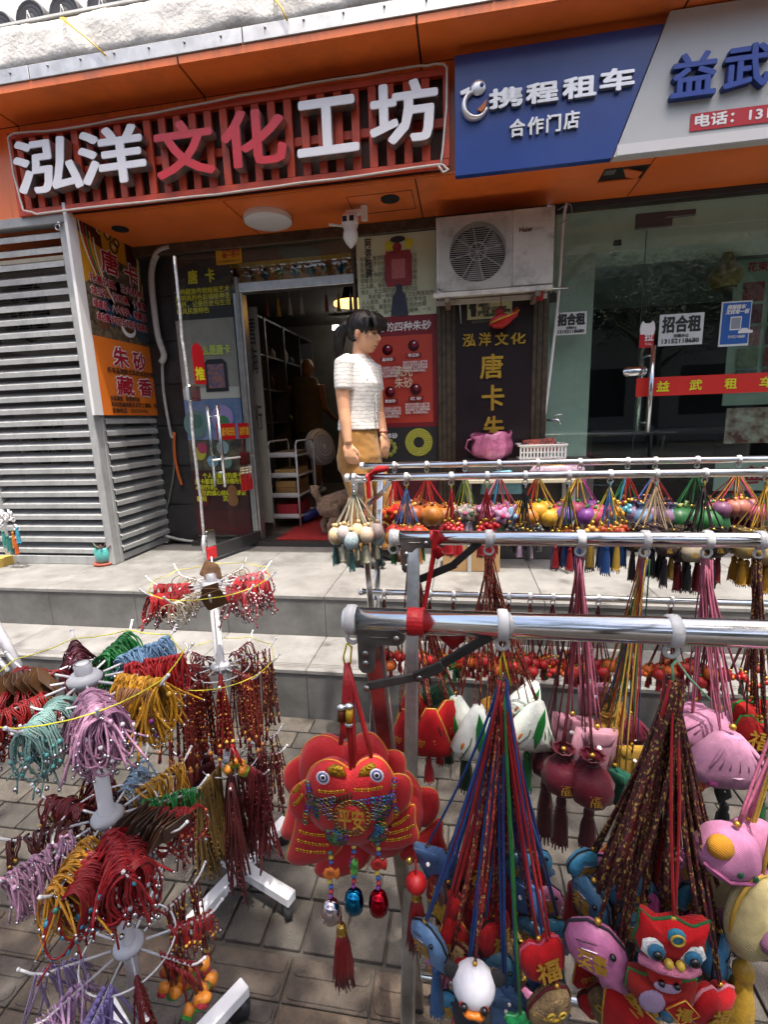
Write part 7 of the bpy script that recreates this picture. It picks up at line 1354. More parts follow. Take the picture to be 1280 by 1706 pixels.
set2(Hf, [(1252, 1195, .92, 'apple', .065, ['#a8201c', '#2a8a3a'], DBR, 'red sachet with green leaf embroidery at the right edge', .2, .1, ('#8a141c', .07, .01)), (1262, 1225, .88, 'apple', .06, ['#a01c1c', '#2a8a3a'], DBR, 'red sachet with green leaf lower at the right edge', -.2, -.1, None), (1274, 1290, .86, 'flower', .06, ['#1a4a2c', '#7a2a1c'], DBR, 'dark green embroidered sachet at the right edge', .2, 0, ('#1a5a30', .06, .01)), (1255, 1265, .93, 'purse', .05, ['#3a2a5a', '#c8a03a'], DBR, 'dark violet sachet behind the green one', 0, 0, None)], GR2, 'right edge sachets')
# short hanging tops of those bunches (knots under the rail)
# ================================================================== far rack bunches
def r3(px, rail_, lab):
    Y, z, r, g_ = {3: (RY3, RZ3, .0137, 'clips on the front rail of the far rack'), 4: (RY4, RZ4, .0137, 'clips on the back rail of the far rack'), 5: (RYL, RZL-.002, .0125, 'clips on the low rail of the far rack')}[rail_]
    return clip(xat(px, Y, z), Y, z, r, g_, lab)
ST = satin
FAR = [
 (590, 3, 14, .15, .075, 'egg', .055, [['#c9b39a'], ['#b7a9a4'], ['#9fb4b8'], ['#cdb48a']], [ST('#cfcab0')], 'speckled egg charm with pale tassel at the far rack end', [('#c3c2a4', .075, .011), ('#b9b89c', .07, .01), ('#2a5a58', .075, .010)]),
 (677, 3, 8, .16, .05, 'ball', .05, [['#b01a1c', '#2a5a9a'], ['#c8341c', '#c8a03a'], ['#c8861e', '#c8341c']], [ST('#3a74b0'), ST('#c07a24'), ST('#3a74b0')], 'red and orange cloth ball charm on blue cords', [('#b0141c', .07, .01), ('#c8781e', .08, .011), ('#1f6a34', .07, .009)]),
 (752, 3, 6, .13, .025, 'bead', .04, [['#a8141c']], [ST('#a8121c')], 'red bead charm on thick red cords', [('#a8121c', .08, .012)]),
 (812, 3, 6, .14, .025, 'bead', .04, [['#b0141c']], [ST('#a8121c')], 'red bead charm on straight red cords', [('#8c1018', .08, .012), ('#a8121c', .07, .011)]),
 (876, 3, 8, .15, .045, 'bead', .04, [['#2a2a2a'], ['#4a4a44']], [ST('#141414')], 'black bead charm on black cords', [('#3a3a36', .06, .009), ('#b79ab0', .06, .009)]),
 (949, 3, 8, .16, .04, 'bead', .045, [['#b8421c'], ['#c8a03a']], [ST('#8a1420'), ST('#2a2a5a'), ST('#c8a03a'), ST('#2a7a3a')], 'orange bead charm on mixed dark cords', [('#26508a', .09, .011), ('#a01820', .085, .011)]),
 (1018, 3, 8, .15, .05, 'bead', .045, [['#c88a3a'], ['#b8421c']], [ST('#3a78b8'), ST('#c8b03a')], 'amber bead charm on bright blue cords', [('#25508c', .11, .014), ('#1f4a86', .11, .014), ('#c8a03a', .11, .012)]),
 (1095, 3, 8, .16, .06, 'pouch', .06, [['#8a7478', '#b9a48a'], ['#3a2a2c', '#b9a48a'], ['#6a5a44', '#c8b090']], [ST('#c0a884')], 'dark mauve pouch charm on beige cords', [('#120f10', .10, .012), ('#1a1214', .1, .011), ('#8a6a1e', .09, .01)]),
 (1176, 3, 8, .17, .06, 'pouch', .07, [['#b3aa96', '#8a8272'], ['#2c2422', '#6a1420'], ['#a89c84', '#8a8272']], [ST('#1c1416'), ST('#6a141c'), ST('#1c1416')], 'linen pouch charm on black and red cords', [('#141112', .1, .012), ('#7a1420', .1, .012)]),
 (1280, 3, 8, .17, .06, 'pouch', .07, [['#b39a62', '#c8b48a'], ['#a88a5a', '#6a1420']], [ST('#c8982c')], 'sand coloured pouch charm on yellow cords', [('#c08a1e', .09, .013)]),
 (657, 4, 7, .15, .05, 'flower', .06, [['#b8421c', '#c8a03a'], ['#c0201c', '#c8781e']], [ST('#b8141c')], 'orange and red cloth flower charm on red cords', [('#a0141c', .07, .01)]),
 (711, 4, 8, .14, .07, 'ball', .075, [['#a85a1c', '#6a2a12'], ['#b87024', '#6a2a12'], ['#9a4a1c', '#c8a03a']], [ST('#b8141c'), ST('#c8982c')], 'copper brocade ball charm on red cords', [('#a0281c', .06, .01), ('#3a3a34', .06, .009)]),
 (775, 4, 6, .16, .04, 'flower', .06, [['#9ab8a8', '#c8b03a'], ['#c8c0b4', '#c06a8a'], ['#d0a890', '#5a9a6a']], [ST('#a8b03a'), ST('#3a5a3a')], 'pale embroidered flower charm on lime cords', [('#b9a4b8', .06, .009)]),
 (832, 4, 8, .14, .06, 'flower', .07, [['#b85a8a', '#d8b0c8'], ['#c89ab8', '#a02a5a'], ['#8aa8c0', '#c06a9a']], [ST('#b8201c'), ST('#3a8ab0'), ST('#b8201c'), ST('#c87a8a')], 'pink embroidered flower charm on mixed red cords', [('#b8a0b8', .06, .009), ('#2a7a3a', .06, .01)]),
 (897, 4, 8, .14, .065, 'ball', .07, [['#c8921e', '#2a7a3a'], ['#d0a02c', '#2a7a3a'], ['#b8721e', '#8a1a1c']], [ST('#c8a03a'), ST('#b83a1c')], 'golden pumpkin charm on yellow and red cords', [('#2f3a2c', .06, .01), ('#7a1c24', .06, .01)]),
 (967, 4, 9, .14, .075, 'ball', .07, [['#b04a6a', '#2a7a3a'], ['#7a3a8a', '#2a7a3a'], ['#a83a5a', '#2a8a3a'], ['#6a4a9a', '#2a7a3a']], [ST('#a83a8a'), ST('#b8201c'), ST('#c8a03a')], 'pink and purple fruit charm on magenta cords', [('#b0205a', .06, .01), ('#c08a2a', .06, .009)]),
 (1047, 4, 7, .14, .05, 'bead', .06, [['#3a7a8a'], ['#b83a5a'], ['#c8862a']], [ST('#b8201c'), ST('#3a8ab0'), ST('#2a8a4a'), ST('#c8a03a')], 'coloured bead cluster charm on rainbow cords', None),
 (1093, 4, 8, .14, .07, 'pouch', .07, [['#9a7a98', '#c8b0c0'], ['#8a6a8a', '#c8b0c0'], ['#7a96b8', '#c8b0c0']], [ST('#b87a4a'), ST('#3a6ab0'), ST('#8a1a24')], 'lilac pouch charm on mixed cords', [('#8a6a8a', .06, .01)]),
 (1163, 4, 6, .17, .075, 'ball', .085, [['#1c5a2a', '#7a9a5a'], ['#20642e', '#7a9a5a']], [ST('#1f6a34')], 'green cloth ball charm on green cords', [('#5a1a24', .06, .01)]),
 (1232, 4, 10, .13, .085, 'ball', .06, [['#b06a5a', '#c8a03a'], ['#b84a6a', '#c8a03a'], ['#a03a4a', '#2a7a3a'], ['#7a4a6a', '#c8a03a']], [ST('#b8242c'), ST('#c8982c'), ST('#c84a6a')], 'rose cloth ball charm on red and gold cords', [('#6a1a2c', .07, .012)]),
]
for k in FAR:
    px, rl_, n, L, sp, kind, s, cols, cords, lab, tas = k
    H = r3(px, rl_, 'clip above each '+lab.split(' on ')[0].split(' with ')[0].split(' at ')[0]); tie = random.choice(('#d8c81e', '#8fd0c0', '#d0d0d0', '#d8c81e')); b = MB(); b.tube([H+V((0, 0, .008)), H+V((.002, -.002, -.005)), H+V((-.001, .001, -.016))], .0025, 5); o = b.build('cable_tie', mat('tie_'+tie, tie, .35), None); tag(o, 'tie above each '+lab, 'cable tie')
    bunch(H-EZ*.012, n+3, L*.9, sp*1.1, kind, s*1.25, cols, cords, 'cloth_charm', lab, 'bunch of each '+lab, .0016, tas, strands=2 if kind != 'egg' else 3)
LOW = [(640, '#a01a1c', 'ball'), (716, '#b04a1c', 'ball'), (756, '#1f6a34', 'zong'), (800, '#b0301c', 'ball'), (848, '#a81c1c', 'ball'), (884, '#b01c20', 'ball'), (922, '#a8281c', 'bead'), (960, '#b8421c', 'ball'), (998, '#a01c20', 'ball'), (1050, '#b0301c', 'bead'), (1120, '#b8421c', 'ball'), (1190, '#a01c1c', 'ball'), (1262, '#b02a1c', 'bead')]
wd = ('leftmost', 'second', 'third', 'fourth', 'fifth', 'sixth', 'seventh', 'eighth', 'ninth', 'tenth', 'eleventh', 'twelfth', 'last')
for i, (px, h, kd) in enumerate(LOW):
    H = r3(px, 5, 'small clip on the low rail, %s from the left' % wd[i]); lab = 'small red or orange charm on dark braided cords, %s bunch of the low rail' % wd[i]
    kd = {'ball': 'ball', 'bead': 'bead', 'zong': 'triangle'}[kd]
    bunch(H, 11, .235, .06, kd, .05, [[h, '#2a7a3a'], ['#b81c1c', '#2a7a3a'], ['#c8621c', '#2a7a3a']], [RBR, BR2, BR2], 'small_charm', lab, 'bunch %s of the low rail' % wd[i], .0018, [('#9a141c', .045, .008)] if kd == 'ball' else [('#1f5a2c', .05, .008), None, None], strands=2)
# ================================================================== revolving stands with bracelets
random.seed(21)
WPT = mat('white_powder_coat', (.66, .66, .67), .38, var=.05, scale=10); HUBM = mat('grey_plastic_hub', (.45, .46, .48), .4); TYRE = mat('black_caster', (.02, .02, .022), .5)
YEL = mat('yellow_string', '#c8c02a', .5)
def stand(label, cx, cy, tiers, a0, base_a, base_r, rads):
    t = thing('revolving_stand', label, 'display stand', (cx, cy, 0)); C = V((cx, cy, 0))
    b = MB(); b.cyl(C+EZ*.085, C+EZ*(tiers[0]+.03), .0125, 18); b.build('post', WPT, t)
    b = MB(); b.lathe(C+EZ*(tiers[0]+.03), [(.0135, -.02), (.0135, .0), (.0105, .0), (.0105, -.02)], 20); b.build('post_socket', HUBM, t)
    for k in range(4):
        a = base_a+math.pi/2*k; d = V((math.cos(a), math.sin(a), 0)); s_ = V((-d.y, d.x, 0)); M = Matrix((d, s_, EZ)).transposed(); r0 = 0. if k == 0 else .0181
        if k in (0, 2): r0 = .0 if k == 0 else .0005
        b = MB(); b.bbox(C+d*((base_r+r0)/2)+EZ*.07, (base_r-r0, .034, .03), .002, M); b.build('base_arm', WPT, t, False)
        e = C+d*(base_r-.022); b = MB(); ax = V((math.cos(a+.9), math.sin(a+.9), 0)); b.cyl(e+EZ*.026-ax*.011, e+EZ*.026+ax*.011, .026, 18); o = b.build('caster', TYRE, t); b = MB(); b.box(e+EZ*.046, (.024, .024, .018)); b.build('caster_fork', TYRE, o, False)
    tips = []
    for ti, z in enumerate(tiers):
        R = rads[ti]; b = MB(); b.lathe(C+EZ*z, [(.0127, .012), (.02, .012), (.027, .004), (.027, -.001), (.02, -.012), (.0127, -.014)], 24); b.build('hub', HUBM, t)
        b = MB(); b.torus(C+EZ*(z-.003), R*.5, .0018, EX, EY, 40, 6); b.build('ring_wire', WPT, t); tl = []
        for k in range(10):
            a = a0+2*math.pi*k/10; d = V((math.cos(a), math.sin(a), 0)); p = [C+d*.03+EZ*z, C+d*(R*.85)+EZ*(z+.002), C+d*(R*.95)+EZ*(z+.012), C+d*R*1.05+EZ*(z+.03)]; b = MB(); b.tube(p, .0022, 7); b.build('spoke', WPT, t); b = MB(); b.ell(p[-1], .0034, 8, 5); b.build('tip', WPT, t); tl.append(p[2])
        tips.append(tl)
    return t, tips
T1 = (.985, .715, .43); T2 = (.978, .74, .455)
C1, C2 = V((-.632, .648, 0)), V((-.668, 1.135, 0))
A1 = R_(29); A2 = R_(10)
st1, tips1 = stand('front white revolving stand crowded with coloured bracelets', C1.x, C1.y, T1, A1, math.atan2(.831-.648, -.526+.632), .225, (.165, .165, .165))
st2, tips2 = stand('rear white revolving stand with red bracelets and bead strands', C2.x, C2.y, T2, A2, math.atan2(.958-1.135, -.736+.668), .2, (.165, .16, .16))
for lab, tl in (('yellow string stretched round the top tier of the front stand', tips1[0]), ('yellow string stretched round the top tier of the rear stand', tips2[0]), ('yellow string stretched round the middle tier of the rear stand', tips2[1])):
    pts = []
    for i in range(10):
        for q in range(3): pts.append(tl[i].lerp(tl[(i+1) % 10], q/3)+EZ*(.006-.004*math.sin(math.pi*q/3)))
    b = MB(); b.tube(pts, .0011, 5, closed=True); o = b.build('yellow_string', YEL, None); tag(o, lab, 'string')
BCACHE = {}
SILB = chrome('c8c8cc', .2)
def bmesh_of(kind, h, var, h2=None):
    key = (kind, h, var, h2)
    if key in BCACHE: return BCACHE[key]
    rnd = random.Random(hash((kind, var)) % 1000 if False else var*31+len(kind)); b = MB(); mats = [satin(h), SILB, gloss(h2 or '#c8a03a', .3)]
    u = rnd.uniform
    if kind == 'satin':     # cord draped over the spoke, both ends free
        w_ = u(.014, .03); L = u(.05, .085)
        for q in range(3):
            k = u(.2, 1.5); e1, e2 = u(-.02, .02), u(-.02, .02); ww = w_*u(.75, 1.2)
            pts = [(e1, -ww-u(.0, .028)*k, -L*u(.6, 1.1)), (e1*.5, -ww, -L*.42), (0, -ww*.5, .004), (u(-.003, .003), 0, .010+.002*q), (0, ww*.5, .004), (e2*.5, ww, -L*.42), (e2, ww+u(.0, .028)*k, -L*u(.6, 1.1))]
            if (var+q) % 2:
                hh = L*u(.75, 1.1); pts = [(e1*.4+.004*math.sin(j), ww*1.05*math.sin(2*math.pi*j/10+.3), -hh/2+.006+hh/2*math.cos(2*math.pi*j/10+.3)) for j in range(12)]
            sm = spl3(pts, 3); b.k = 0; b.tube(sm, .0018, 5); b.k = 1; b.ell(sm[0], .0026, 6, 4); b.ell(sm[-1], .0026, 6, 4)
        b.k = 0; b.tube([(0, -.007, .011), (0, 0, .0135), (0, .007, .011)], .0024, 6)
        b.k = 2; b.ell((pts[1][0], pts[1][1], pts[1][2]), .0042, 8, 5); b.k = 1; b.ell((pts[5][0], pts[5][1], pts[5][2]-.006), .0036, 7, 5)
    elif kind == 'loop':    # closed bead bracelet
        w_ = u(.02, .03); Hh = u(.06, .09); n = 16; pts = [(u(-.002, .002), w_*math.sin(2*math.pi*i/n), -Hh/2+.004+Hh/2*math.cos(2*math.pi*i/n)) for i in range(n)]; b.tube(pts, .0015, 5, closed=True); b.tube([(x+.003, y*.88, z*.97) for x, y, z in pts], .0014, 5, closed=True); b.tube([(x-.003+u(-.002, .002), y*1.06, z*1.03) for x, y, z in pts], .0013, 5, closed=True)
        for i in (4, 5, 6, 7, 8, 9, 10, 11, 12): b.k = 1 if i % 2 else 2; b.ell(pts[i], u(.003, .0046), 6, 4)
        b.k = 0; b.tube([pts[8], (u(-.01, .01), u(-.01, .01), -Hh-.02)], .0016, 5); b.k = 1; b.ell((0, 0, -Hh-.014), .004, 7, 5)
    elif kind == 'strand':  # long hanging strand with beads
        L = u(.16, .21); o_ = u(-.012, .012)
        for s_ in (-1, 1):
            p = [(0, 0, .006), (o_*.3, s_*.006, -.01), (o_, s_*.009, -L*.5), (o_*1.3, s_*.006, -L)]; b.k = 0; b.tube(spl3(p, 3), .0022, 5)
            for i in range(9): t = i/8; b.k = 0 if i % 3 else 2; b.ell((o_*t, s_*(.009-.003*t), -L*(.15+.8*t)), .0033, 6, 4)
        b.k = 2; b.ell((o_*1.3, 0, -L-.006), .0062, 8, 5); b.k = 0; b.tube([(o_*1.3, 0, -L-.01), (o_*1.4, 0, -L-.04)], [.0035, .005], 6)
    elif kind == 'fringe':  # very long plain bead strand
        L = u(.24, .30); o_ = u(-.015, .015); b.tube(spl3([(0, 0, .006), (o_*.2, .006, -.02), (o_, u(-.01, .01), -L*.6), (o_*1.2, u(-.012, .012), -L)], 4), .003, 5); b.tube(spl3([(0, 0, .006), (-o_*.3, -.006, -.02), (-o_, u(-.012, .012), -L*.6), (-o_*1.1, u(-.012, .012), -L*.96)], 4), .0026, 5)
        for i in range(14): t = i/13; b.ell((o_*t, 0, -L*(.1+.88*t)), .0036, 5, 4)
    elif kind == 'ring':    # thin wire and leather rings
        w_ = u(.024, .032); n = 18; b.tube([(0, w_*math.sin(2*math.pi*i/n), -w_+w_*math.cos(2*math.pi*i/n)) for i in range(n)], .0013, 5, closed=True); b.k = 1
        for i in range(3): a = u(2, 4); b.ell((0, w_*math.sin(a), -w_+w_*math.cos(a)), .0035, 6, 4)
    elif kind == 'card':    # kraft card with a bracelet behind
        out = []
        for cx_, cz_, a0_ in ((.02, .0, 0), (-.02, .0, 90), (-.02, -.045, 180), (.02, -.045, 270)):
            for q in range(4): a = R_(a0_+q*30); out.append((cx_+.008*math.cos(a), cz_+.008*math.sin(a)))
        b.plate([(x, z-.006) for x, z in out], .0012, (0, 0, 0), EY, EZ, EX)
    elif kind == 'patch':   # patchwork cube sachet
        L = u(.05, .07); b.tube([(0, 0, .006), (u(-.01, .01), u(-.012, .012), -L)], .003, 5); c_ = V((u(-.014, .014), u(-.016, .016), -L-.016)); b.k = 1; b.puff([(0, .018), (.018, 0), (0, -.018), (-.018, 0)], .012, c_, EY, EZ); b.k = 2; b.puff([(0, .016), (.014, .002), (0, -.01), (-.014, .002)], .0145, c_+V((.002, 0, .004)), EY, EZ); mats = [satin(h), satin(h2), satin('#d8862a')]
    elif kind == 'ribbon':
        L = u(.07, .11); o_ = u(-.02, .02); b.tube(spl3([(0, -.006, .006), (o_*.4, -.012, -L*.3), (o_, -.016+u(-.01, .01), -L)], 4), .004, 5, sq=.3); b.tube(spl3([(0, .006, .006), (o_*.4, .012, -L*.3), (o_*1.2, .018, -L*.9)], 4), .004, 5, sq=.3)
    me = bpy.data.meshes.new(kind); me.from_pydata(b.v, [], b.f); me.validate()
    for m_ in mats: me.materials.append(m_)
    if len(me.polygons) == len(b.m): me.polygons.foreach_set('material_index', b.m)
    if kind not in ('card',): me.polygons.foreach_set('use_smooth', [True]*len(me.polygons))
    BCACHE[key] = me; return me
def spl3(pts, k=3):
    r = []; n = len(pts); P = [V(p) for p in pts]
    for i in range(n-1):
        p0, p1, p2, p3 = P[max(i-1, 0)], P[i], P[i+1], P[min(i+2, n-1)]
        for q in range(k): t = q/k; r.append(.5*((2*p1)+(-p0+p2)*t+(2*p0-5*p1+4*p2-p3)*t*t+(-p0+3*p1-3*p2+p3)*t**3))
    r.append(P[-1]); return [tuple(v) for v in r]
CN = {'satin': ('satin_bracelet', 'bracelet'), 'loop': ('beaded_bracelet', 'bracelet'), 'strand': ('bead_strand', 'necklace'), 'fringe': ('bead_strand', 'necklace'), 'ring': ('bangle', 'bangle'), 'card': ('display_card', 'card'), 'patch': ('patchwork_sachet', 'sachet'), 'ribbon': ('ribbon_bracelet', 'bracelet')}
def fill(C, tiers, ti, R, ang, kind, h, n, label, r0=.05, r1=None, h2=None, sc=1., tz=.0):
    r1 = r1 or R*.93; a = ang; nm, cat = CN[kind]; n = int(n*(1.6 if kind in ('strand', 'fringe') else 1.4 if kind in ('satin', 'ring', 'ribbon') else 1.))
    for i in range(n):
        r = r0+(r1-r0)*(i+.5)/n; p = C+V((math.cos(a)*r, math.sin(a)*r, tiers[ti]+.003+tz+(.022 if kind == 'card' else 0)))
        if kind == 'card':
            me = bmesh_of(kind, h, 0, h2)
        else: me = bmesh_of(kind, h, i % 4, h2)
        o = bpy.data.objects.new(nm, me); COL.objects.link(o); o.location = p; k = sc*random.uniform(.85, 1.08)*(.84 if kind in ('satin', 'loop', 'ring') else .9 if kind == 'ribbon' else 1.)
        j_ = .12 if kind in ('strand', 'fringe') else .4; o.rotation_euler = (random.uniform(-j_, j_), random.uniform(-j_, j_) if kind != 'card' else .5+random.uniform(-.06, .06), a+random.uniform(-.5, .5)); o.scale = (k, k, k*random.uniform(.9, 1.15)); tag(o, label, cat, 'each '+label)
def ang1(k): return A1+2*math.pi*k/10
def ang2(k): return A2+2*math.pi*k/10
F1 = 'on the front stand'
# front stand, top tier: 0 ->29deg red, 1->65 blue, 2->101 green, 3->137 maroon, 4->173, 5->209 cards, 6->245, 7->281 teal, 8->317 pink, 9->353 yellow
for k, kind, h, n, lab, h2, sc in ((0, 'satin', '#c01a1e', 18, 'red satin bracelet', '#b03020', 1.05), (1, 'satin', '#8ab4d8', 17, 'pale blue satin bracelet', '#9ac0e0', 1.1), (2, 'satin', '#1c7a34', 16, 'green satin bracelet', '#2a8a44', 1.1), (3, 'satin', '#5a1226', 12, 'maroon satin bracelet', '#6a1a2c', 1.), (4, 'loop', '#a01a20', 8, 'dark red beaded bracelet at the back left', '#c8a03a', 1.), (5, 'card', '#6e4a28', 16, 'brown kraft card holding a bracelet', None, .85), (6, 'loop', '#b0201c', 12, 'red beaded bracelet below the brown cards', '#d0d0d0', 1.1), (7, 'loop', '#8ab0a8', 16, 'pale teal beaded bracelet', '#4a8a8a', 1.15), (8, 'satin', '#cf9ab8', 26, 'pink satin bracelet', '#d0a0c0', 1.25), (9, 'satin', '#e0a020', 26, 'yellow satin bracelet', '#d8a83a', 1.25)):
    fill(C1, T1, 0, .165, ang1(k), kind, h, n, lab+' on the top tier of the front stand', .06 if k not in (8, 9) else .075, None, h2, sc)
fill(C1, T1, 0, .165, ang1(5)+.1, 'loop', '#a8181c', 10, 'red bracelet hanging under the brown cards on the front stand', .07, None, '#d0d0d0', 1.2)
fill(C1, T1, 0, .165, ang1(8)+.1, 'loop', '#b884a4', 10, 'pink beaded bracelet under the pink satin ones on the front stand', .08, None, '#d8d8d8', 1.2)
fill(C1, T1, 0, .165, ang1(9)-.08, 'loop', '#8a5a2a', 8, 'amber beaded bracelet under the yellow satin ones on the front stand', .08, None, '#8a2a8a', 1.2)
for k, kind, h, n, lab, h2, sc in ((0, 'satin', '#1f8a3c', 9, 'green satin bracelet', '#c8a03a', .9), (1, 'satin', '#d89a24', 9, 'yellow satin bracelet', '#c8a03a', 1.), (2, 'loop', '#8aa8c0', 8, 'pale blue bracelet', '#c0d0e0', 1.), (3, 'loop', '#6a141c', 12, 'dark red cord bracelet', '#c8a03a', 1.2), (4, 'loop', '#7a1820', 12, 'dark red cord bracelet at the back', '#c8a03a', 1.2), (5, 'loop', '#5a1418', 8, 'maroon cord bracelet', '#c8a03a', 1.1), (6, 'satin', '#c898b4', 12, 'pale pink satin bracelet', '#d8b0c8', 1.15), (7, 'satin', '#d8982a', 12, 'amber satin bracelet', '#2a7a6a', 1.2), (8, 'satin', '#a8141e', 22, 'deep red satin bracelet', '#3a8aa0', 1.35), (9, 'card', '#5c3a20', 14, 'brown kraft card', None, .95)):
    fill(C1, T1, 1, .165, ang1(k), kind, h, n, lab+' on the middle tier of the front stand', .055, None, h2, sc)
fill(C1, T1, 1, .165, ang1(9)+.3, 'loop', '#a81a20', 10, 'red beaded bracelet beside the brown cards on the middle tier', .07, None, '#c86a4a', 1.25)
fill(C1, T1, 1, .165, ang1(8)+.12, 'loop', '#9a121c', 14, 'red bracelet with metal beads on the middle tier', .07, None, '#8a8a94', 1.35)
fill(C1, T1, 1, .165, ang1(7)+.2, 'loop', '#98121a', 12, 'dark red bracelet with blue bell on the middle tier', .08, None, '#2a7a9a', 1.3)
for k, kind, h, n, lab, h2, sc in ((0, 'loop', '#a81a20', 8, 'red bracelet', '#c8a03a', 1.), (1, 'strand', '#7a1a20', 6, 'red bead strand', '#c8a03a', .8), (3, 'ring', '#a8a08a', 8, 'wire bangle', None, 1.), (5, 'ribbon', '#a894c0', 8, 'lilac ribbon bracelet at the back', None, 1.), (6, 'ribbon', '#c8a0c8', 10, 'pink ribbon bracelet', None, 1.1), (7, 'ribbon', '#9a8ac8', 12, 'lilac ribbon bracelet', None, 1.2), (8, 'strand', '#7a141c', 10, 'dark red bead strand', '#5a2a1a', .8), (9, 'patch', '#8a1018', 10, 'patchwork sachet', '#c83a4a', .95)):
    fill(C1, T1, 2, .165, ang1(k), kind, h, n, lab+' on the bottom tier of the front stand', .07, None, h2, sc)
fill(C1, T1, 2, .165, ang1(9)-.1, 'patch', '#8a1018', 7, 'green patchwork sachet on the bottom tier of the front stand', .09, None, '#3a9a3a', .9)
# rear stand: 0->10deg ...
for k, kind, h, n, lab, h2, sc in ((0, 'loop', '#c01c22', 16, 'red cord bracelet at the right', '#d0d0d0', 1.05), (1, 'loop', '#c8505a', 10, 'red and white cord bracelet', '#d8d8d8', 1.), (2, 'ring', '#8a6a3a', 6, 'leather bangle', None, 1.), (3, 'card', '#7a5632', 3, 'brown tag at the back', None, .8), (4, 'ring', '#a08a5a', 5, 'brass bangle at the back', None, 1.), (5, 'loop', '#b81c20', 14, 'red cord bracelet at the left', '#8a6a3a', 1.05), (6, 'loop', '#c01a20', 18, 'bright red cord bracelet at the front left', '#6a5a4a', 1.1), (7, 'ring', '#c8bca0', 14, 'pale wire bangle', None, 1.1), (8, 'card', '#7a5632', 3, 'brown tag at the front', None, .9), (9, 'loop', '#a81c24', 8, 'dark red bracelet with charm', '#c8c8c8', 1.05)):
    fill(C2, T2, 0, .165, ang2(k), kind, h, n, lab+' on the top tier of the rear stand', .06, None, h2, sc)
for k, kind, h, n, lab, h2, sc in ((0, 'strand', '#7a2a20', 9, 'carved stone bead strand at the right', '#c0803a', .95), (1, 'strand', '#8a2420', 6, 'red bead strand at the back right', '#c8a03a', .8), (2, 'loop', '#8a1a1e', 7, 'dark red bracelet at the back', '#c8a03a', .9), (4, 'loop', '#8a181c', 8, 'dark red bracelet at the far left', '#c8a03a', .9), (5, 'loop', '#98181e', 10, 'dark red looped bracelet', '#7a3a2a', 1.2), (6, 'strand', '#741a1c', 12, 'dark red bead strand at the left', '#a0603a', .95), (7, 'strand', '#842018', 9, 'brown bead strand at the front', '#b8702a', 1.), (8, 'strand', '#a81c1c', 10, 'bright red bead strand at the front', '#c89a3a', .8), (9, 'strand', '#8a2a1e', 10, 'stone bead strand', '#b8743a', .85)):
    fill(C2, T2, 1, .16, ang2(k), kind, h, n, lab+' on the middle tier of the rear stand', .055, None, h2, sc)
for k, kind, h, n, lab, h2, sc in ((0, 'strand', '#7a1a20', 10, 'dark red strand with pale beads', '#b8a08a', .8), (1, 'strand', '#6a1a1c', 6, 'dark strand at the back right', '#c8a03a', .8), (3, 'fringe', '#5a1218', 8, 'dark fringe strand, back', None, .9), (5, 'fringe', '#5c141a', 14, 'dark red fringe strand at the left', None, 1.), (6, 'fringe', '#64161c', 18, 'wine red fringe strand at the front left', None, 1.), (7, 'fringe', '#8a6a34', 22, 'golden brown fringe strand', None, .95), (8, 'fringe', '#621418', 22, 'deep red fringe strand', None, 1.), (9, 'fringe', '#701420', 16, 'purple red fringe strand', None, .95)):
    fill(C2, T2, 2, .16, ang2(k), kind, h, n, lab+' on the bottom tier of the rear stand', .05, None, h2, sc)
fill(C2, T2, 2, .16, ang2(8)+.1, 'patch', '#a0141c', 6, 'bright patchwork sachet on the bottom tier of the rear stand', .10, None, '#8ac02a', .9, .12)
# slanted white pole at the left edge
b = MB(); b.cyl(PY(-25, 1010, 1.0), PY(30, 1112, .95), .012, 12); b.cyl(PY(-10, 1090, .98), PY(14, 1118, .95), .006, 8); o = b.build('white_pole', WPT, None); tag(o, 'slanted white pole end at the left edge beside the front stand', 'pole')
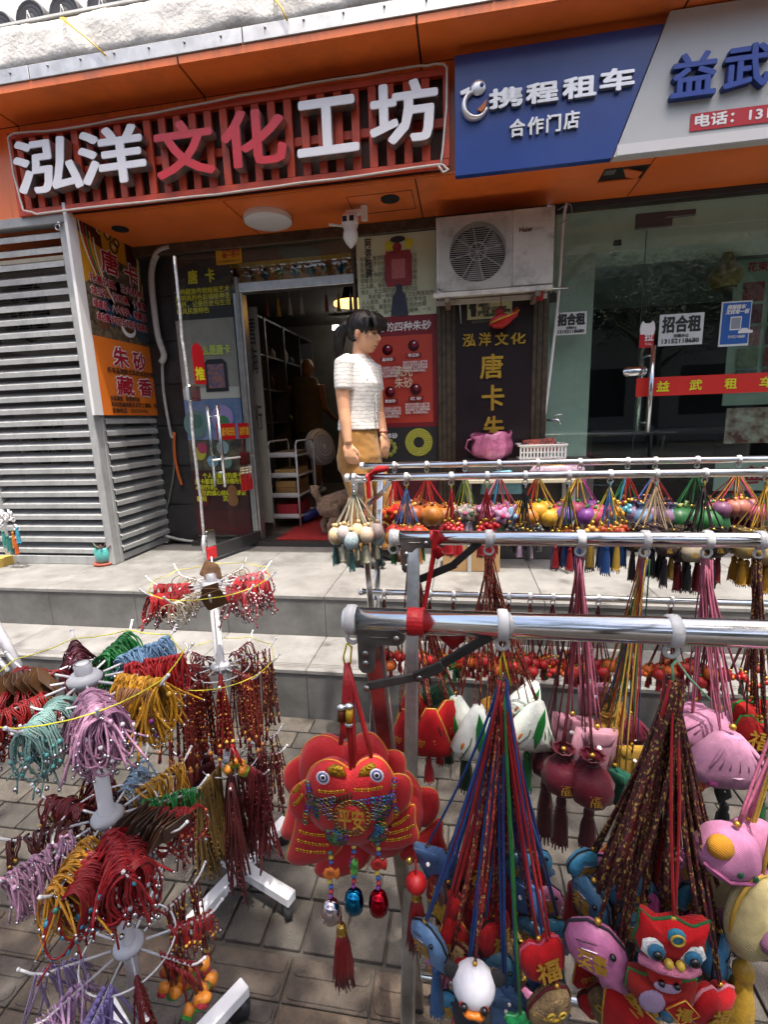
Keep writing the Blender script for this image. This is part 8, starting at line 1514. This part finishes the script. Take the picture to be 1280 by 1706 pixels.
# ================================================================== street trees behind the viewer
random.seed(5)
LEAF = [mat('tree_leaf_%d' % i, c, .55, var=.25, scale=3) for i, c in enumerate(((.05, .085, .02), (.07, .11, .028), (.035, .065, .018)))]
BARK = mat('tree_bark', (.12, .1, .08), .9, var=.3, scale=8, bump=.8, bscale=30)
def tree_meshes():
    tr_ = MB(); P = V((0, 0, 0)); tr_.tube([(0, 0, -.02), (.03, .02, 1.2), (-.02, .03, 2.4), (.02, 0, 3.4)], [.17, .14, .12, .1], 12); ends = []
    for i in range(9):
        a = 2*math.pi*i/9+random.uniform(-.2, .2); L = random.uniform(1.3, 2.1); z0 = random.uniform(2.4, 3.4); e = V((math.cos(a)*L, math.sin(a)*L, z0+random.uniform(.7, 1.7))); tr_.tube([(0, 0, z0-.05), e*.5+V((0, 0, z0*.5+.15)), e], [.075, .05, .02], 7); ends += [e, e*.6+V((0, 0, z0*.4+.3))]
    cl = []
    for e in ends:
        for k in range(5): cl.append(V(e)+V((random.gauss(0, .45), random.gauss(0, .45), random.gauss(.2, .35))))
    cr = MB()
    for c in cl:
        cr.k = random.randrange(3)
        for k in range(62):
            p = c+V((random.gauss(0, .26), random.gauss(0, .26), random.gauss(0, .2))); s_ = random.uniform(.05, .1); d = V((random.uniform(-1, 1), random.uniform(-1, 1), random.uniform(-.5, .3))).normalized(); n_ = d.cross(V((random.uniform(-1, 1), random.uniform(-1, 1), 1))).normalized()
            cr.add([p, p+d*s_*.5+n_*s_*.45, p+d*s_*1.1, p+d*s_*.5-n_*s_*.45], [(0, 1, 2, 3)])
    a = bpy.data.meshes.new('trunk'); a.from_pydata(tr_.v, [], tr_.f); a.materials.append(BARK); a.polygons.foreach_set('use_smooth', [True]*len(a.polygons)); c = bpy.data.meshes.new('crown'); c.from_pydata(cr.v, [], cr.f)
    for m_ in LEAF: c.materials.append(m_)
    c.polygons.foreach_set('material_index', cr.m); return a, c
tme, cme = tree_meshes()
for (x, y, s_, rz, lab) in TREES:
    t = thing('street_tree', lab, 'tree', (x, y, 0), 'street trees'); 
    for nm, me in (('trunk', tme), ('crown', cme)):
        o = bpy.data.objects.new(nm, me); COL.objects.link(o); o.parent = t; o.rotation_euler = (0, 0, rz); o.scale = (s_, s_, s_)
rdm = mat('asphalt', (.05, .05, .052), .9, var=.2, scale=20, bump=.4, bscale=100)
o = bx('road', (-60, -14, -.013), (60, -4.6, -.006), rdm, None); o['kind'] = 'structure'
rg = thing('road_railing', 'white road railing along the kerb behind the viewer', 'railing', (0, -4.4, 0))
for z in (.35, .95): bx('rail_bar', (-12, -4.42, z), (12, -4.38, z+.05), WPT, rg)
for i in range(13): bx('railing_post', (-12+2*i-.04, -4.45, -.013), (-12+2*i+.04, -4.35, 1.1), WPT, rg)
bw = thing('opposite_building', 'long pale building across the street behind the viewer', 'building', (0, -20, 0)); bx('wall', (-40, -26, -.012), (40, -18, 9), mat('pale_render', (.35, .33, .3), .9, var=.1), bw)
for i in range(16):
    for j in range(2): bx('window', (-38+4.8*i, -18.001, 1.2+4*j), (-35.6+4.8*i, -17.98, 3.4+4*j), mat('far_window', (.03, .035, .04), .15), bw)
